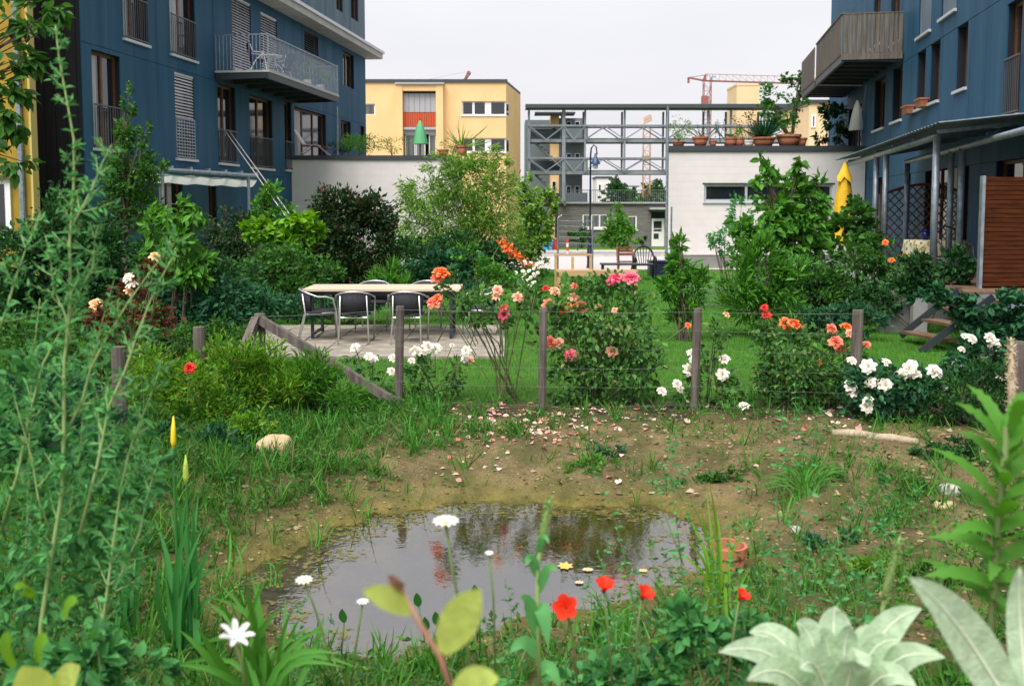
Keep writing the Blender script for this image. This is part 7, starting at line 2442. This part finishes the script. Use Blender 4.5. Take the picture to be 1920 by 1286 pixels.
# ------------------------------------------------------------------ more weeds round the near and right banks
more = [(3.6, (1160, 1300), [(1150, 1180), (1130, 1090), (1140, 1020)], 'slender weed rising left of the poppies'),
        (3.3, (1250, 1300), [(1255, 1180), (1230, 1090), (1215, 1000)], 'slender weed between the poppies and reeds'),
        (3.0, (1440, 1300), [(1430, 1190), (1440, 1100), (1425, 1010)], 'slender weed right of the lone poppy'),
        (3.2, (1600, 1250), [(1610, 1120), (1590, 1030), (1600, 940)], 'slender weed above the silver rosette'),
        (2.8, (1770, 1250), [(1760, 1130), (1770, 1040), (1750, 950)], 'slender weed left of the toothed plant'),
        (3.4, (960, 1300), [(950, 1220), (965, 1150), (955, 1095)], 'slender weed left of the spike plant'),
        (3.4, (1090, 1300), [(1100, 1230), (1090, 1180)], 'short slender weed under the big poppy'),
        (3.0, (700, 1320), [(690, 1250), (705, 1200)], 'short slender weed left of the blurred sapling'),
        (5.5, (1660, 1020), [(1655, 940), (1665, 880)], 'slender weed on the soil right of the sedge'),
        (5.8, (1250, 930), [(1245, 880), (1255, 830)], 'slender weed on the far pond bank'),
        (3.8, (1370, 1250), [(1380, 1150), (1365, 1070), (1390, 1000)], 'leafy slender weed before the terracotta pot'),
        (3.9, (1310, 1250), [(1300, 1140), (1310, 1040), (1290, 960)], 'leafy slender weed beside the yellow green reeds'),
        (4.2, (1520, 1170), [(1530, 1090), (1510, 1020), (1525, 960)], 'slender weed on the soil below the sedge tuft'),
        (3.6, (1690, 1200), [(1700, 1100), (1680, 1020), (1705, 950)], 'slender weed right of the foxtail spike'),
        (3.2, (850, 1310), [(845, 1260), (860, 1215)], 'short slender weed right of the blurred sapling'),
        (3.6, (560, 1300), [(565, 1230), (550, 1160), (570, 1120)], 'slender weed rising from the daylily clump'),
        (5.0, (1820, 1060), [(1815, 980), (1830, 910)], 'slender weed left of the toothed plant top')]
for k, (Y, b, pts, lab) in enumerate(more):
    stem_plant('slender_weed', lab, 'weed', [(Y, [b] + pts, .6), (Y + .1, [b, (b[0] + 30, (b[1] + pts[-1][1]) / 2), (pts[-1][0] + 55, pts[-1][1] + 40)], .45), (Y - .1, [b, (b[0] - 25, (b[1] + pts[-1][1]) / 2 + 20), (pts[-1][0] - 50, pts[-1][1] + 60)], .45)],
               (L_blue, L_fresh, L_bluedk)[k % 3], m_stem, .04 if Y < 5 else .06, .06, .004, .45, whorl=4, shoots=1)
for k, (px, py, Y, c, lab) in enumerate(((1110, 870, 8.4, L_fresh, 'low lime green cushion on the far pond bank'), (1120, 845, 9.0, L_deep, 'dark cushion plant under the fallen petals'), (1330, 885, 8.0, L_mid, 'low dead nettle patch on the bare soil'), (1690, 900, 7.4, L_mid, 'low weed patch left of the grey stone'),
                                         (1860, 1000, 6.2, L_fresh, 'weed patch behind the toothed plant'), (1640, 1060, 5.4, L_yel, 'mossy weed patch right of the pond'), (1560, 1010, 5.9, L_deep, 'creeping weed patch below the sedge'), (1740, 1080, 5.2, L_mid, 'weed patch above the long pale leaf'))):
    zq = 0.0
    for _ in range(6):
        q = G(px, py + 12, zq)
        Y, zq = q[1], gzf(q[0], q[1])
    blobs_plant('low_weed', lab, 'weed', Y, [(px, py, 44, 18), (px + 30, py + 6, 30, 14), (px - 34, py + 8, 28, 12)], c, .045, 420, .5, stems=6, stem_r=.003, stem_m=m_stem, upright=.3)
rr = random.Random(21)
for k, (px, py, Y) in enumerate(((520, 1085, 5.5), (600, 1010, 6.4), (680, 975, 7.0), (800, 950, 7.5), (1180, 955, 7.45), (1300, 965, 7.2), (1400, 1000, 6.6), (1420, 1080, 5.6), (470, 1140, 5.0), (900, 935, 7.8))):
    blade_plant('water_grass', 'small tuft of water grass at the pond margin', 'grass', Y, (px, py + 15), [(px + rr.uniform(-38, 38), py - rr.uniform(10, 60)) for _ in range(9)], .009, L_grass, .03, 14)['group'] = 'water grass tufts round the pond'
# dead leaves and scum
r = np.random.default_rng(31)
X, Y = scatter(2600, -3.2, 4.4, 4.6, 10.2, 33, lambda a, b, q: (pond_sd(a, b) > -.12) & (q.random(len(a)) < np.where(pond_sd(a, b) < .35, .8, .3)))
n = len(X)
Zg = np.maximum(gz(X, Y) + .008, WATER_Z + .003)
lt_ = link('leaf_litter', leaves_mesh('leaf_litter', np.stack([X, Y, Zg], 1), np.stack([r.normal(size=n), r.normal(size=n), r.uniform(-.05, .3, n)], 1), r.uniform(.012, .045, n), .5, T_DIAMOND, .9, 35),
           leafmat('dead_litter', (0.05, 0.035, 0.018), (0.17, 0.12, 0.055), .1, .9, .1))
tag(lt_, 'brown dead leaves and twigs littering the banks', 'leaf litter', kind='stuff')

# algae mats in the shallows: ragged patches lying just on the water
def scum_material():
    m = bpy.data.materials.new('pond_algae')
    t, n, l = nt(m)
    out = n.new('ShaderNodeOutputMaterial')
    g = n.new('ShaderNodeNewGeometry')
    z = n.new('ShaderNodeTexNoise')
    z.inputs['Scale'].default_value = 22
    z.inputs['Detail'].default_value = 7
    z.inputs['Roughness'].default_value = .7
    l.new(g.outputs['Position'], z.inputs['Vector'])
    r_ = n.new('ShaderNodeValToRGB')
    r_.color_ramp.elements[0].position, r_.color_ramp.elements[1].position = .5, .62
    l.new(z.outputs['Fac'], r_.inputs[0])
    d = n.new('ShaderNodeBsdfPrincipled')
    d.inputs['Base Color'].default_value = (.15, .14, .035, 1)
    d.inputs['Roughness'].default_value = .6
    tr = n.new('ShaderNodeBsdfTransparent')
    mx = n.new('ShaderNodeMixShader')
    l.new(r_.outputs[0], mx.inputs[0])
    l.new(tr.outputs[0], mx.inputs[1])
    l.new(d.outputs[0], mx.inputs[2])
    l.new(mx.outputs[0], out.inputs[0])
    return m
rr = random.Random(44)
g = MB()
for px, py, rx in ((520, 1085, .3), (560, 1045, .32), (620, 1005, .34), (690, 980, .34), (760, 962, .3), (850, 955, .32), (960, 955, .34), (1080, 958, .34), (1190, 965, .3), (500, 1150, .26), (1290, 1010, .26), (640, 1040, .2), (800, 985, .2), (590, 1195, .24), (1180, 1105, .22), (1260, 1070, .24)):
    q = G(px, py, WATER_Z)
    V = [(q[0], q[1], WATER_Z + .004 + .0003 * rr.random())]
    N = 18
    for i in range(N):
        a = 6.2832 * i / N
        k = rx * rr.uniform(.55, 1.1)
        V.append((q[0] + k * math.cos(a) * 1.2, q[1] + k * math.sin(a) * .7, V[0][2]))
    g.add(V, [(0, i + 1, (i + 1) % N + 1) for i in range(N)])
tag(g.build('algae', scum_material()), 'olive algae floating in the pond shallows', 'algae', kind='stuff')
